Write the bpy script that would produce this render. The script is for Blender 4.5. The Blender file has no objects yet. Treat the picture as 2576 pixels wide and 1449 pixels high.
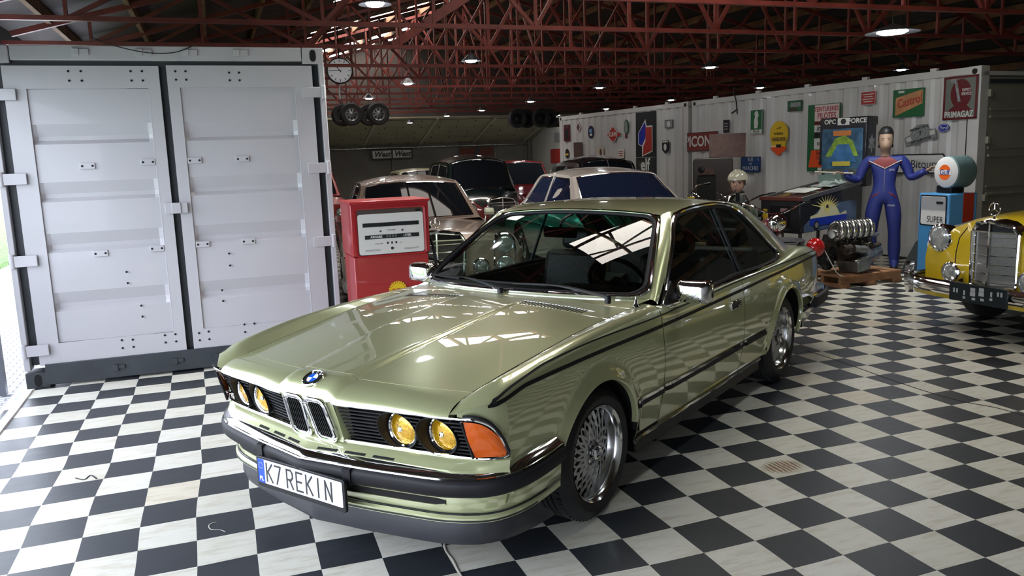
import bpy, bmesh, math, random
from math import sin, cos, pi, radians, sqrt, exp, atan2
from mathutils import Vector, Matrix
random.seed(7)
SC = bpy.context.scene
COL = SC.collection

# ------------------------------------------------------------ camera
cam_d = bpy.data.cameras.new('camera'); cam = bpy.data.objects.new('camera', cam_d); COL.objects.link(cam)
cam_d.sensor_width = 36.0; cam_d.lens = 28.56; cam_d.clip_start = 0.05; cam_d.clip_end = 300
_r = Vector((0.93958291, -0.34052406, -0.03503297)); _u = Vector((0.08719815, 0.13911597, 0.98642954)); _f = Vector((0.33102935, 0.92988715, -0.16040406))
cam.matrix_world = Matrix(((_r.x, _u.x, -_f.x, 0), (_r.y, _u.y, -_f.y, 0), (_r.z, _u.z, -_f.z, 1.6623), (0, 0, 0, 1)))
SC.camera = cam
# ------------------------------------------------------------ exposure, world
SC.view_settings.view_transform = 'Standard'; SC.view_settings.look = 'None'
SC.view_settings.gamma = 1.0; SC.view_settings.use_curve_mapping = False
SC.view_settings.exposure = 0.22
wd = bpy.data.worlds.new('overcast_sky'); SC.world = wd; wd.use_nodes = True
bg = wd.node_tree.nodes['Background']; bg.inputs[0].default_value = (0.80, 0.86, 1.0, 1); bg.inputs[1].default_value = 6.6
# portals only guide the sampling of the sky through the open gates
def portal(loc, rot, sx, sy):
    d = bpy.data.lights.new('gate_portal', 'AREA'); d.shape = 'RECTANGLE'; d.size = sx; d.size_y = sy
    d.cycles.is_portal = True
    o = bpy.data.objects.new('gate_portal', d); o.location = loc; o.rotation_euler = rot; COL.objects.link(o)
portal((-1.68, 4.15, 1.22), (0, radians(-90), 0), 2.44, 5.7)
# ------------------------------------------------------------ materials
MATS = {}
def mat(name, col, rough=.5, metal=0., coat=0., emit=0., emcol=None, var=0., vscale=6., bump=0., bscale=40., spec=None, coat_r=.03):
    if name in MATS: return MATS[name]
    m = bpy.data.materials.new(name); m.use_nodes = True; nt = m.node_tree; b = nt.nodes['Principled BSDF']
    c = (col[0], col[1], col[2], 1)
    b.inputs['Base Color'].default_value = c; b.inputs['Roughness'].default_value = rough; b.inputs['Metallic'].default_value = metal
    b.inputs['Coat Weight'].default_value = coat; b.inputs['Coat Roughness'].default_value = coat_r
    if spec is not None: b.inputs['Specular IOR Level'].default_value = spec
    if emit: b.inputs['Emission Color'].default_value = (*(emcol or col), 1); b.inputs['Emission Strength'].default_value = emit
    if var or bump:
        tc = nt.nodes.new('ShaderNodeTexCoord'); n = nt.nodes.new('ShaderNodeTexNoise'); n.inputs['Scale'].default_value = vscale; n.inputs['Detail'].default_value = 6
        nt.links.new(tc.outputs['Object'], n.inputs['Vector'])
        if var:
            r = nt.nodes.new('ShaderNodeMapRange'); r.inputs['From Min'].default_value = .3; r.inputs['From Max'].default_value = .7
            r.inputs['To Min'].default_value = 1 - var; r.inputs['To Max'].default_value = 1 + var * .4
            nt.links.new(n.outputs['Fac'], r.inputs['Value'])
            mx = nt.nodes.new('ShaderNodeMix'); mx.data_type = 'RGBA'; mx.blend_type = 'MULTIPLY'; mx.inputs['Factor'].default_value = 1
            mx.inputs['A'].default_value = c; nt.links.new(r.outputs['Result'], mx.inputs['B']); nt.links.new(mx.outputs['Result'], b.inputs['Base Color'])
        if bump:
            n2 = nt.nodes.new('ShaderNodeTexNoise'); n2.inputs['Scale'].default_value = bscale; nt.links.new(tc.outputs['Object'], n2.inputs['Vector'])
            bp = nt.nodes.new('ShaderNodeBump'); bp.inputs['Strength'].default_value = bump; bp.inputs['Distance'].default_value = .004
            nt.links.new(n2.outputs['Fac'], bp.inputs['Height']); nt.links.new(bp.outputs['Normal'], b.inputs['Normal'])
    MATS[name] = m; return m
def glassmat(name, tint, refl=1.0, band=None):
    """thin pane: tinted see-through plus a clear reflection by Fresnel"""
    if name in MATS: return MATS[name]
    m = bpy.data.materials.new(name); m.use_nodes = True; nt = m.node_tree; nt.nodes.clear()
    out = nt.nodes.new('ShaderNodeOutputMaterial'); t = nt.nodes.new('ShaderNodeBsdfTransparent'); g = nt.nodes.new('ShaderNodeBsdfGlossy')
    g.inputs['Roughness'].default_value = .0; t.inputs['Color'].default_value = (*tint, 1)
    fr = nt.nodes.new('ShaderNodeFresnel'); fr.inputs['IOR'].default_value = 1.6
    ml = nt.nodes.new('ShaderNodeMath'); ml.operation = 'MULTIPLY'; ml.inputs[1].default_value = refl * 1.5; ml.use_clamp = True
    mx = nt.nodes.new('ShaderNodeMixShader')
    nt.links.new(fr.outputs[0], ml.inputs[0]); nt.links.new(ml.outputs[0], mx.inputs[0])
    nt.links.new(t.outputs[0], mx.inputs[1]); nt.links.new(g.outputs[0], mx.inputs[2]); nt.links.new(mx.outputs[0], out.inputs[0])
    if band:
        tc = nt.nodes.new('ShaderNodeTexCoord'); s = nt.nodes.new('ShaderNodeSeparateXYZ'); r = nt.nodes.new('ShaderNodeValToRGB')
        mr = nt.nodes.new('ShaderNodeMapRange'); mr.inputs['From Min'].default_value = band[0]; mr.inputs['From Max'].default_value = band[1]
        nt.links.new(tc.outputs['Object'], s.inputs[0]); nt.links.new(s.outputs['Z'], mr.inputs['Value']); nt.links.new(mr.outputs[0], r.inputs[0])
        r.color_ramp.elements[0].color = (*tint, 1); r.color_ramp.elements[1].color = (*band[2], 1)
        nt.links.new(r.outputs[0], t.inputs['Color'])
    MATS[name] = m; return m
# ------------------------------------------------------------ scene tree helpers
def props(o, label=None, cat=None, group=None, kind=None):
    if label: o['label'] = label
    if cat: o['category'] = cat
    if group: o['group'] = group
    if kind: o['kind'] = kind
    return o
def thing(name, label, cat, loc=(0, 0, 0), rz=0, group=None, rot=None):
    o = bpy.data.objects.new(name, None); COL.objects.link(o); o.location = loc
    o.rotation_euler = rot if rot else (0, 0, rz); o.empty_display_size = .1
    return props(o, label, cat, group)
def copy_tree(o, parent=None):
    c = o.copy(); COL.objects.link(c); c.parent = parent
    if parent is not None: c.matrix_parent_inverse = o.matrix_parent_inverse.copy()
    for ch in [k for k in bpy.data.objects if k.parent == o and k != c]: copy_tree(ch, c)
    return c
def frame(a, b):
    z = (b - a).normalized(); x = Vector((0, 0, 1)).cross(z)
    if x.length < 1e-4: x = Vector((1, 0, 0))
    x.normalize(); return x, z.cross(x), z
class MB:
    def __init__(s): s.v = []; s.f = []; s.mi = []; s.cur = 0
    def add(s, vs, fs):
        k = len(s.v); s.v += [tuple(p) for p in vs]; s.f += [tuple(i + k for i in f) for f in fs]; s.mi += [s.cur] * len(fs); return s
    def box(s, c, d, R=None, tap=None):
        hx, hy, hz = d[0] / 2, d[1] / 2, d[2] / 2; P = []
        for z in (-1, 1):
            k = tap if (tap and z > 0) else 1
            for x, y in ((-1, -1), (1, -1), (1, 1), (-1, 1)): P.append(Vector((x * hx * k, y * hy * k, z * hz)))
        if R is not None: P = [R @ p for p in P]
        c = Vector(c); return s.add([p + c for p in P], [(0, 3, 2, 1), (4, 5, 6, 7), (0, 1, 5, 4), (1, 2, 6, 5), (2, 3, 7, 6), (3, 0, 4, 7)])
    def bar(s, a, b, w, h=None, up=None):
        a = Vector(a); b = Vector(b); h = h or w; x, y, z = frame(a, b)
        if up is not None:
            y = Vector(up); y = (y - z * y.dot(z)).normalized(); x = y.cross(z)
        P = []
        for q in (a, b):
            for i, j in ((-1, -1), (1, -1), (1, 1), (-1, 1)): P.append(q + x * i * w / 2 + y * j * h / 2)
        return s.add(P, [(0, 3, 2, 1), (4, 5, 6, 7), (0, 1, 5, 4), (1, 2, 6, 5), (2, 3, 7, 6), (3, 0, 4, 7)])
    def cyl(s, a, b, r0, r1=None, n=16, cap=True):
        a = Vector(a); b = Vector(b); r1 = r0 if r1 is None else r1; x, y, z = frame(a, b); P = []
        for q, r in ((a, r0), (b, r1)):
            for i in range(n): t = 2 * pi * i / n; P.append(q + x * r * cos(t) + y * r * sin(t))
        F = [(i, (i + 1) % n, n + (i + 1) % n, n + i) for i in range(n)]
        if cap: F += [tuple(range(n))[::-1], tuple(range(n, 2 * n))]
        return s.add(P, F)
    def tube(s, pts, r, n=8, closed=False, flat=1.0, up=None):
        pts = [Vector(p) for p in pts]; m = len(pts); P = []; px = None
        for i, p in enumerate(pts):
            a = pts[i - 1] if (i or closed) else p; b = pts[(i + 1) % m] if (i < m - 1 or closed) else p
            t = (b - a).normalized(); u = Vector(up) if up is not None else (px if px is not None else Vector((0, 0, 1)))
            if abs(u.dot(t)) > .97: u = Vector((1, 0, 0)) if abs(t.x) < .9 else Vector((0, 1, 0))
            x = (u - t * u.dot(t)).normalized(); y = t.cross(x); px = x
            rr = r[i] if isinstance(r, (list, tuple)) else r
            for k in range(n): q = 2 * pi * k / n; P.append(p + x * rr * cos(q) + y * rr * flat * sin(q))
        F = []
        for i in range(m if closed else m - 1):
            for k in range(n): a = i * n + k; b = i * n + (k + 1) % n; c = ((i + 1) % m) * n; F.append((a, c + k, c + (k + 1) % n, b))
        if not closed: F += [tuple(range(n)), tuple(range((m - 1) * n, m * n))[::-1]]
        return s.add(P, F)
    def grid(s, G, cu=False, cv=False, flip=False):
        nu = len(G); nv = len(G[0]); P = [p for row in G for p in row]; F = []
        for i in range(nu if cu else nu - 1):
            for j in range(nv if cv else nv - 1):
                q = (i * nv + j, ((i + 1) % nu) * nv + j, ((i + 1) % nu) * nv + (j + 1) % nv, i * nv + (j + 1) % nv)
                F.append(q[::-1] if flip else q)
        return s.add(P, F)
    def lathe(s, prof, o=(0, 0, 0), ax='y', n=32, sgn=1, closed=False):
        G = []
        for i in range(n):
            t = 2 * pi * i / n; row = []
            for r, h in prof:
                h *= sgn
                p = {'y': (r * cos(t), h, r * sin(t)), 'z': (r * cos(t), r * sin(t), h), 'x': (h, r * cos(t), r * sin(t))}[ax]
                row.append((p[0] + o[0], p[1] + o[1], p[2] + o[2]))
            G.append(row)
        return s.grid(G, cu=True, cv=closed)
    def ball(s, c, r, n=20, m=12, sc=(1, 1, 1), R=None):
        G = []
        for i in range(n):
            t = 2 * pi * i / n; row = []
            for j in range(m + 1):
                q = -pi / 2 + pi * j / m; p = Vector((r * cos(q) * cos(t) * sc[0], r * cos(q) * sin(t) * sc[1], r * sin(q) * sc[2]))
                if R is not None: p = R @ p
                row.append(p + Vector(c))
            G.append(row)
        return s.grid(G, cu=True)
    def poly(s, pts, th=0, nrm=None):
        pts = [Vector(p) for p in pts]; n = len(pts)
        if not th: return s.add(pts, [tuple(range(n))])
        nrm = Vector(nrm); Q = [p + nrm * th for p in pts]
        return s.add(pts + Q, [tuple(range(n))[::-1], tuple(range(n, 2 * n))] + [(i, (i + 1) % n, n + (i + 1) % n, n + i) for i in range(n)])
    def sweep(s, path, prof, flip=False):
        """path: (x,y,z0) points in plan, prof: (outward, dz) points"""
        G = []; m = len(path)
        for i in range(m):
            a = path[max(i - 1, 0)]; b = path[min(i + 1, m - 1)]; dx, dy = b[0] - a[0], b[1] - a[1]; l = sqrt(dx * dx + dy * dy) or 1
            nx, ny = dy / l, -dx / l
            if flip: nx, ny = -nx, -ny
            G.append([(path[i][0] + nx * o, path[i][1] + ny * o, path[i][2] + dz) for o, dz in prof])
        s.grid(G); k = len(prof); b = len(s.v)
        s.f.append(tuple(range(b - k * m, b - k * m + k))); s.mi.append(s.cur); s.f.append(tuple(range(b - k, b))[::-1]); s.mi.append(s.cur)
        return s
    def mirror(s):
        k = len(s.v); s.v += [(x, -y, z) for x, y, z in s.v]; n = len(s.f); s.f += [tuple(i + k for i in f[::-1]) for f in s.f[:n]]; s.mi += s.mi[:n]; return s
    def build(s, name, m, parent=None, smooth=35, bevel=0, label=None, loc=None, rot=None, fix=True):
        me = bpy.data.meshes.new(name); me.from_pydata(s.v, [], s.f)
        ms = m if isinstance(m, (list, tuple)) else [m]
        for q in ms: me.materials.append(q)
        if len(ms) > 1: me.polygons.foreach_set('material_index', s.mi)
        me.update()
        if fix:
            bm = bmesh.new(); bm.from_mesh(me); bmesh.ops.remove_doubles(bm, verts=bm.verts, dist=1e-5); bmesh.ops.recalc_face_normals(bm, faces=bm.faces); bm.to_mesh(me); bm.free()
        if smooth:
            me.polygons.foreach_set('use_smooth', [True] * len(me.polygons)); me.set_sharp_from_angle(angle=radians(smooth))
        o = bpy.data.objects.new(name, me); COL.objects.link(o)
        if parent: o.parent = parent
        if loc: o.location = loc
        if rot: o.rotation_euler = rot
        if bevel:
            b = o.modifiers.new('bevel', 'BEVEL'); b.width = bevel; b.segments = 2; b.limit_method = 'ANGLE'; b.angle_limit = radians(40)
        if label: o['label'] = label
        return o
def lerp(a, b, t): return tuple(x + (y - x) * t for x, y in zip(a, b))
def pch(pts, x):
    """smooth monotone interpolation of (x, v) pairs, ascending or descending x"""
    if pts[0][0] > pts[-1][0]: pts = pts[::-1]
    if x <= pts[0][0]: return pts[0][1]
    if x >= pts[-1][0]: return pts[-1][1]
    n = len(pts); h = [pts[i + 1][0] - pts[i][0] for i in range(n - 1)]; d = [(pts[i + 1][1] - pts[i][1]) / h[i] for i in range(n - 1)]
    i = 0
    while x > pts[i + 1][0]: i += 1
    def sl(k):
        if k == 0: return d[0]
        if k == n - 1: return d[-1]
        if d[k - 1] * d[k] <= 0: return 0
        w1 = 2 * h[k] + h[k - 1]; w2 = h[k] + 2 * h[k - 1]; return (w1 + w2) / (w1 / d[k - 1] + w2 / d[k])
    t = (x - pts[i][0]) / h[i]; m0, m1 = sl(i), sl(i + 1)
    return (2 * t**3 - 3 * t**2 + 1) * pts[i][1] + (t**3 - 2 * t**2 + t) * h[i] * m0 + (-2 * t**3 + 3 * t**2) * pts[i + 1][1] + (t**3 - t**2) * h[i] * m1
def crv(pts, n=24, closed=False):
    """Catmull-Rom through 3-D points, n samples"""
    P = [Vector(p) for p in pts]; m = len(P); out = []
    segs = m if closed else m - 1
    for k in range(n if closed else n + 1):
        u = k / n * segs; i = min(int(u), segs - 1); t = u - i
        g = (lambda j: P[j % m]) if closed else (lambda j: P[min(max(j, 0), m - 1)])
        a, b, c, d = g(i - 1), g(i), g(i + 1), g(i + 2)
        out.append(.5 * ((2 * b) + (c - a) * t + (2 * a - 5 * b + 4 * c - d) * t * t + (3 * b - a - 3 * c + d) * t**3))
    return out
def ruled(A, B, n=6, bulge=(0, 0, 0)):
    bl = Vector(bulge); return [[Vector(a).lerp(Vector(b), j / n) + bl * (4 * (j / n) * (1 - j / n)) for j in range(n + 1)] for a, b in zip(A, B)]
def rrect(w, h, r, n=5):
    P = []
    for cx, cy, a0 in ((w / 2 - r, h / 2 - r, 0), (-w / 2 + r, h / 2 - r, 90), (-w / 2 + r, -h / 2 + r, 180), (w / 2 - r, -h / 2 + r, 270)):
        for k in range(n + 1): a = radians(a0 + 90 * k / n); P.append((cx + r * cos(a), cy + r * sin(a)))
    return P
def text(body, size, m, parent=None, loc=(0, 0, 0), rot=(0, 0, 0), name='lettering', th=.0015, sx=1.0, align='CENTER', bold=0, shear=0, space=1.0):
    c = bpy.data.curves.new(name, 'FONT'); c.body = body; c.size = size; c.extrude = th; c.align_x = align; c.align_y = 'CENTER'; c.offset = bold; c.shear = shear; c.space_character = space
    c.resolution_u = 3
    t = bpy.data.objects.new('tmp', c); COL.objects.link(t)
    bpy.context.view_layer.update()
    me = bpy.data.meshes.new_from_object(t.evaluated_get(bpy.context.evaluated_depsgraph_get()))
    bpy.data.objects.remove(t)
    for v in me.vertices: v.co.x *= sx
    me.materials.clear(); me.materials.append(m)
    o = bpy.data.objects.new(name, me); COL.objects.link(o); o.parent = parent; o.location = loc; o.rotation_euler = rot
    return o
# ------------------------------------------------------------ shared materials
CHROME = mat('chrome', (.82, .82, .84), .06, 1.0)
ALU = mat('polished_aluminium', (.75, .75, .76), .14, 1.0, var=.15, vscale=9)
RUB = mat('black_rubber', (.010, .010, .012), .55, spec=.25, bump=.15, bscale=90)
BLACKP = mat('black_plastic', (.009, .009, .010), .40, spec=.3)
TYRE = mat('tyre_rubber', (.012, .012, .013), .62, bump=.6, bscale=60)
DARK = mat('dark_void', (.004, .004, .004), .9)
WHITE = mat('white_enamel', (.62, .62, .6), .3, coat=.4)
BLACKE = mat('black_enamel', (.012, .014, .016), .3, coat=.3)
REDE = mat('red_enamel', (.32, .025, .02), .32, coat=.3)
LEATHER = mat('black_leather', (.010, .011, .011), .42, spec=.3, bump=.4, bscale=120)
GLASSD = glassmat('dark_window_glass', (.10, .105, .11), 1.0)
STEELD = mat('dark_greasy_steel', (.09, .085, .08), .45, .8, var=.5, vscale=25)
# ============================================================ THE HALL
T = .25
def floor_mat():
    m = bpy.data.materials.new('checkered_vinyl'); m.use_nodes = True; nt = m.node_tree; b = nt.nodes['Principled BSDF']; N = nt.nodes.new; Lk = nt.links.new
    g = N('ShaderNodeNewGeometry'); nz = N('ShaderNodeTexNoise'); nz.inputs['Scale'].default_value = .9; nz.inputs['Detail'].default_value = 1
    sb = N('ShaderNodeVectorMath'); sb.operation = 'SUBTRACT'; sb.inputs[1].default_value = (.5, .5, .5)
    sc = N('ShaderNodeVectorMath'); sc.operation = 'SCALE'; sc.inputs['Scale'].default_value = .075
    ad = N('ShaderNodeVectorMath'); ad.operation = 'ADD'; of = N('ShaderNodeVectorMath'); of.operation = 'ADD'; of.inputs[1].default_value = (.2214, .0084, .05)
    Lk(g.outputs['Position'], nz.inputs['Vector']); Lk(nz.outputs['Color'], sb.inputs[0]); Lk(sb.outputs[0], sc.inputs[0]); Lk(g.outputs['Position'], ad.inputs[0]); Lk(sc.outputs[0], ad.inputs[1]); Lk(ad.outputs[0], of.inputs[0])
    fl = N('ShaderNodeVectorMath'); fl.operation = 'MULTIPLY'; fl.inputs[1].default_value = (1, 1, 0); Lk(of.outputs[0], fl.inputs[0])
    of2 = N('ShaderNodeVectorMath'); of2.operation = 'ADD'; of2.inputs[1].default_value = (0, 0, .05); Lk(fl.outputs[0], of2.inputs[0])
    ch = N('ShaderNodeTexChecker'); ch.inputs['Scale'].default_value = 4.0; Lk(of2.outputs[0], ch.inputs['Vector'])
    ch.inputs['Color1'].default_value = (0, 0, 0, 1); ch.inputs['Color2'].default_value = (1, 1, 1, 1)
    # per-tile tone
    q = N('ShaderNodeVectorMath'); q.operation = 'SCALE'; q.inputs['Scale'].default_value = 4.0; Lk(of2.outputs[0], q.inputs[0])
    fr = N('ShaderNodeVectorMath'); fr.operation = 'FLOOR'; Lk(q.outputs[0], fr.inputs[0]); wn = N('ShaderNodeTexWhiteNoise'); wn.noise_dimensions = '2D'; Lk(fr.outputs[0], wn.inputs['Vector'])
    r1 = N('ShaderNodeValToRGB'); r1.color_ramp.elements[0].color = (.60, .59, .50, 1); r1.color_ramp.elements[1].color = (.68, .67, .60, 1)
    e = r1.color_ramp.elements.new(.94); e.color = (.66, .65, .58, 1); e = r1.color_ramp.elements.new(.97); e.color = (.58, .52, .38, 1)
    Lk(wn.outputs['Value'], r1.inputs[0])
    # grime streaks
    mp = N('ShaderNodeMapping'); mp.inputs['Scale'].default_value = (3, 14, 3); Lk(g.outputs['Position'], mp.inputs[0])
    st = N('ShaderNodeTexNoise'); st.inputs['Scale'].default_value = 1.6; st.inputs['Detail'].default_value = 8; st.inputs['Roughness'].default_value = .7; Lk(mp.outputs[0], st.inputs['Vector'])
    rs = N('ShaderNodeValToRGB'); rs.color_ramp.elements[0].position = .32; rs.color_ramp.elements[0].color = (.72, .66, .56, 1); rs.color_ramp.elements[1].position = .52; rs.color_ramp.elements[1].color = (1, 1, 1, 1); Lk(st.outputs['Fac'], rs.inputs[0])
    mu = N('ShaderNodeMix'); mu.data_type = 'RGBA'; mu.blend_type = 'MULTIPLY'; mu.inputs['Factor'].default_value = .8; Lk(r1.outputs[0], mu.inputs['A']); Lk(rs.outputs[0], mu.inputs['B'])
    # brown tyre print on one pale tile (world x 2.54, y 3.37)
    sp = N('ShaderNodeVectorMath'); sp.operation = 'SUBTRACT'; sp.inputs[1].default_value = (2.67, 3.36, 0); Lk(g.outputs['Position'], sp.inputs[0])
    ab = N('ShaderNodeVectorMath'); ab.operation = 'MULTIPLY'; ab.inputs[1].default_value = (7.5, 11.0, 0); Lk(sp.outputs[0], ab.inputs[0]); ln = N('ShaderNodeVectorMath'); ln.operation = 'LENGTH'; Lk(ab.outputs[0], ln.inputs[0])
    wv = N('ShaderNodeTexWave'); wv.inputs['Scale'].default_value = 13; wv.inputs['Distortion'].default_value = 4; wv.inputs['Detail'].default_value = 2; Lk(g.outputs['Position'], wv.inputs['Vector'])
    cm = N('ShaderNodeMapRange'); cm.inputs['From Min'].default_value = 1.0; cm.inputs['From Max'].default_value = .6; Lk(ln.outputs['Value'], cm.inputs['Value'])
    tm = N('ShaderNodeMath'); tm.operation = 'MULTIPLY'; wr_ = N('ShaderNodeMapRange'); wr_.inputs['From Min'].default_value = .35; wr_.inputs['From Max'].default_value = .6; wr_.inputs['To Min'].default_value = .25; Lk(wv.outputs['Fac'], wr_.inputs['Value']); Lk(cm.outputs[0], tm.inputs[0]); Lk(wr_.outputs[0], tm.inputs[1])
    st2 = N('ShaderNodeMix'); st2.data_type = 'RGBA'; st2.inputs['B'].default_value = (.20, .11, .05, 1); Lk(tm.outputs[0], st2.inputs['Factor']); Lk(mu.outputs['Result'], st2.inputs['A'])
    dk = N('ShaderNodeMix'); dk.data_type = 'RGBA'; dk.inputs['A'].default_value = (.018, .022, .026, 1); dk.inputs['B'].default_value = (.030, .035, .042, 1); Lk(st.outputs['Fac'], dk.inputs['Factor'])
    fin = N('ShaderNodeMix'); fin.data_type = 'RGBA'; Lk(ch.outputs['Fac'], fin.inputs['Factor']); Lk(st2.outputs['Result'], fin.inputs['A']); Lk(dk.outputs['Result'], fin.inputs['B'])
    Lk(fin.outputs['Result'], b.inputs['Base Color'])
    rr = N('ShaderNodeMapRange'); rr.inputs['To Min'].default_value = .30; rr.inputs['To Max'].default_value = .5; Lk(st.outputs['Fac'], rr.inputs['Value']); Lk(rr.outputs[0], b.inputs['Roughness'])
    bp = N('ShaderNodeBump'); bp.inputs['Strength'].default_value = .25; bp.inputs['Distance'].default_value = .02; Lk(nz.outputs['Fac'], bp.inputs['Height']); Lk(bp.outputs[0], b.inputs['Normal'])
    return m
FLOOR = floor_mat()
def struct(o): o['kind'] = 'structure'; return o
f = MB(); f.grid([[(x, y, 0) for y in (-2.5, 4, 8, 14, 29.2)] for x in (-1.56, 2, 6, 12, 16)], flip=False)
struct(f.build('floor', FLOOR, smooth=0))
PAVE = mat('grey_pavers', (.42, .42, .45), .7, var=.3, vscale=4)
def brickmat(name, c1, c2, mortar, sc, w=.5, h=.25):
    m = bpy.data.materials.new(name); m.use_nodes = True; nt = m.node_tree; b = nt.nodes['Principled BSDF']
    g = nt.nodes.new('ShaderNodeNewGeometry'); br = nt.nodes.new('ShaderNodeTexBrick'); br.inputs['Scale'].default_value = sc; br.inputs['Color1'].default_value = (*c1, 1); br.inputs['Color2'].default_value = (*c2, 1); br.inputs['Mortar'].default_value = (*mortar, 1)
    br.inputs['Mortar Size'].default_value = .02; br.inputs['Brick Width'].default_value = w; br.inputs['Row Height'].default_value = h
    nt.links.new(g.outputs['Position'], br.inputs['Vector']); nt.links.new(br.outputs['Color'], b.inputs['Base Color']); b.inputs['Roughness'].default_value = .8; return m
f = MB(); f.box((-2.85, 5.0, -.06), (2.5, 16, .1)); struct(f.build('trim_1', brickmat('pavers', (.45, .45, .48), (.33, .34, .40), (.12, .12, .13), 4), smooth=0))
GRASS = mat('grass', (.13, .24, .06), .9, var=.7, vscale=14, bump=1, bscale=30)
f = MB(); f.box((-24, 14, -.08), (40, 60, .1)); o = f.build('lawn', GRASS, smooth=0); props(o, 'green lawn outside past the open left gate', 'lawn', kind='structure')
# torn and lifted edges of the vinyl sheet
for pts_, w_, m_, l_ in (([(.652, 3.526), (.792, 3.446), (.814, 3.336), (.79, 3.185), (.795, 3.088), (.79, 2.952), (.80, 2.6)], .006, mat('tear_pale', (.45, .42, .36), .6), 'torn vinyl edge in front of the coupe nose'), ([(4.43, 5.3), (4.429, 4.974), (4.38, 4.361), (4.369, 4.038), (4.40, 3.755), (4.461, 3.605), (4.484, 3.419), (4.55, 2.8)], .005, mat('tear_dark', (.02, .02, .02), .7), 'long dark seam in the vinyl on the right'), ([(-.866, 4.82), (-.817, 4.773), (-.793, 4.829), (-.754, 4.756)], .005, mat('tear_dark', (.02, .02, .02)), 'small dark rip in a pale tile at the left'), ([(-.139, 3.90), (-.169, 3.885), (-.164, 3.83), (-.12, 3.80), (-.10, 3.77)], .0025, mat('tear_pale', (.45, .42, .36)), 'thin pale scratch on a dark tile')):
    f = MB(); f.tube(crv([(a, b, .0015) for a, b in pts_], 40), w_, 6, flat=.35, up=(1, 0, 0)); o_ = f.build('floor_tear', m_); props(o_, l_ + ' of the checkered floor', 'tear')
# pale sill strip of the gate
f = MB(); f.sweep([(-1.50, 7.0, 0), (-1.49, 6.4, 0), (-1.485, 5.6, 0), (-1.56, 4.2, 0), (-1.64, 2.0, 0), (-1.66, 0, 0)], [(-.035, .0), (-.03, .012), (.03, .012), (.035, .0)]); struct(f.build('trim_2', mat('sill_white', (.7, .68, .7), .5), smooth=30))
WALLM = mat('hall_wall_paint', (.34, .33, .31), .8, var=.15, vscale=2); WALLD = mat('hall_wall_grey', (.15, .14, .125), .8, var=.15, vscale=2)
RED = mat('red_oxide_steel', (.19, .035, .027), .5, .0, var=.35, vscale=5)
REDD = mat('dark_red_steel', (.09, .018, .015), .55, .0, var=.35, vscale=5)
def slab(name, c, d, m): f = MB(); f.box(c, d); return struct(f.build(name, m, smooth=0))
# left wall: gate opening y -.. 7 ; unseen lintel above, set low to shade the upper container, wall beyond
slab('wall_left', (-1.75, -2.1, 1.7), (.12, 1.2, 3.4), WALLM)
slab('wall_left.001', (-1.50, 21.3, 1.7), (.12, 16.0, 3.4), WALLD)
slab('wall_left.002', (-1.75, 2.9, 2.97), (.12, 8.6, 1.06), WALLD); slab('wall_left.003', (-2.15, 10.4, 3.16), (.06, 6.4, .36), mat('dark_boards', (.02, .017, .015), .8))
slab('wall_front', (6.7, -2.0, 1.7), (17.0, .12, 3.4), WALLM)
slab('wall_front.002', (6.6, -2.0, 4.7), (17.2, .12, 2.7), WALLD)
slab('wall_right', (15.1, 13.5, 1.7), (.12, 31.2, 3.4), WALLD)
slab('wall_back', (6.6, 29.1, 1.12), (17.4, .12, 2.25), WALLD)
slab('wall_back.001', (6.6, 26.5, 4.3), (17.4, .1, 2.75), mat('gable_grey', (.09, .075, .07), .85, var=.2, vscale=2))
# ribs on the back wall
for i, x in enumerate((3.6, 6.0, 8.6, 11.2)): slab('trim_%d' % (3 + i), (x, 28.98, 1.1), (.14, .12, 2.2), WALLD)
# sloping insulated panel above the back wall
PAN = mat('insulation_board', (.27, .25, .18), .75, var=.2, vscale=1.5)
f = MB(); f.poly([(-1.9, 29.05, 2.2), (15, 29.05, 2.2), (15, 26.3, 2.98), (-1.9, 26.3, 2.98)], .05, (0, .27, .96)); struct(f.build('ceiling.001', PAN, smooth=0))
f = MB()
for x in [k * .62 + 2.2 for k in range(15)]:
    for j in range(5):
        t = .08 + j * .2; f.box((x + .1 * (j % 2), 29.05 - 2.75 * t, 2.2 + .78 * t - .012), (.035, .035, .02))
o = f.build('panel_fixings', DARK, smooth=0); o['kind'] = 'structure'; o.name = 'trim_8'
f = MB()
for k in range(8): f.bar((-1 + 2.0 * k, 29.0, 2.19), (-1 + 2.0 * k, 26.3, 2.955), .09, .03)
struct(f.build('trim_9', mat('pale_batten', (.34, .32, .25), .7), smooth=0))
# bright service pipe with clips under the slope
pipe = thing('ceiling_pipe', 'long bright metal pipe with clips along the far back wall under the sloping panels', 'pipe', (6.2, 28.9, 2.1))
f = MB(); f.cyl((-5.4, 0, 0), (4.9, 0, 0), .028, n=10); f.build('pipe_run', mat('galvanised', (.7, .7, .68), .22, 1, var=.4, vscale=8), pipe)
for k in range(18): f = MB(); f.cyl((-5.2 + k * .58, 0, 0), (-5.16 + k * .58, 0, 0), .045, n=10); f.build('pipe_clip', mat('dull_metal', (.2, .2, .19), .4, .8), pipe)
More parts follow.
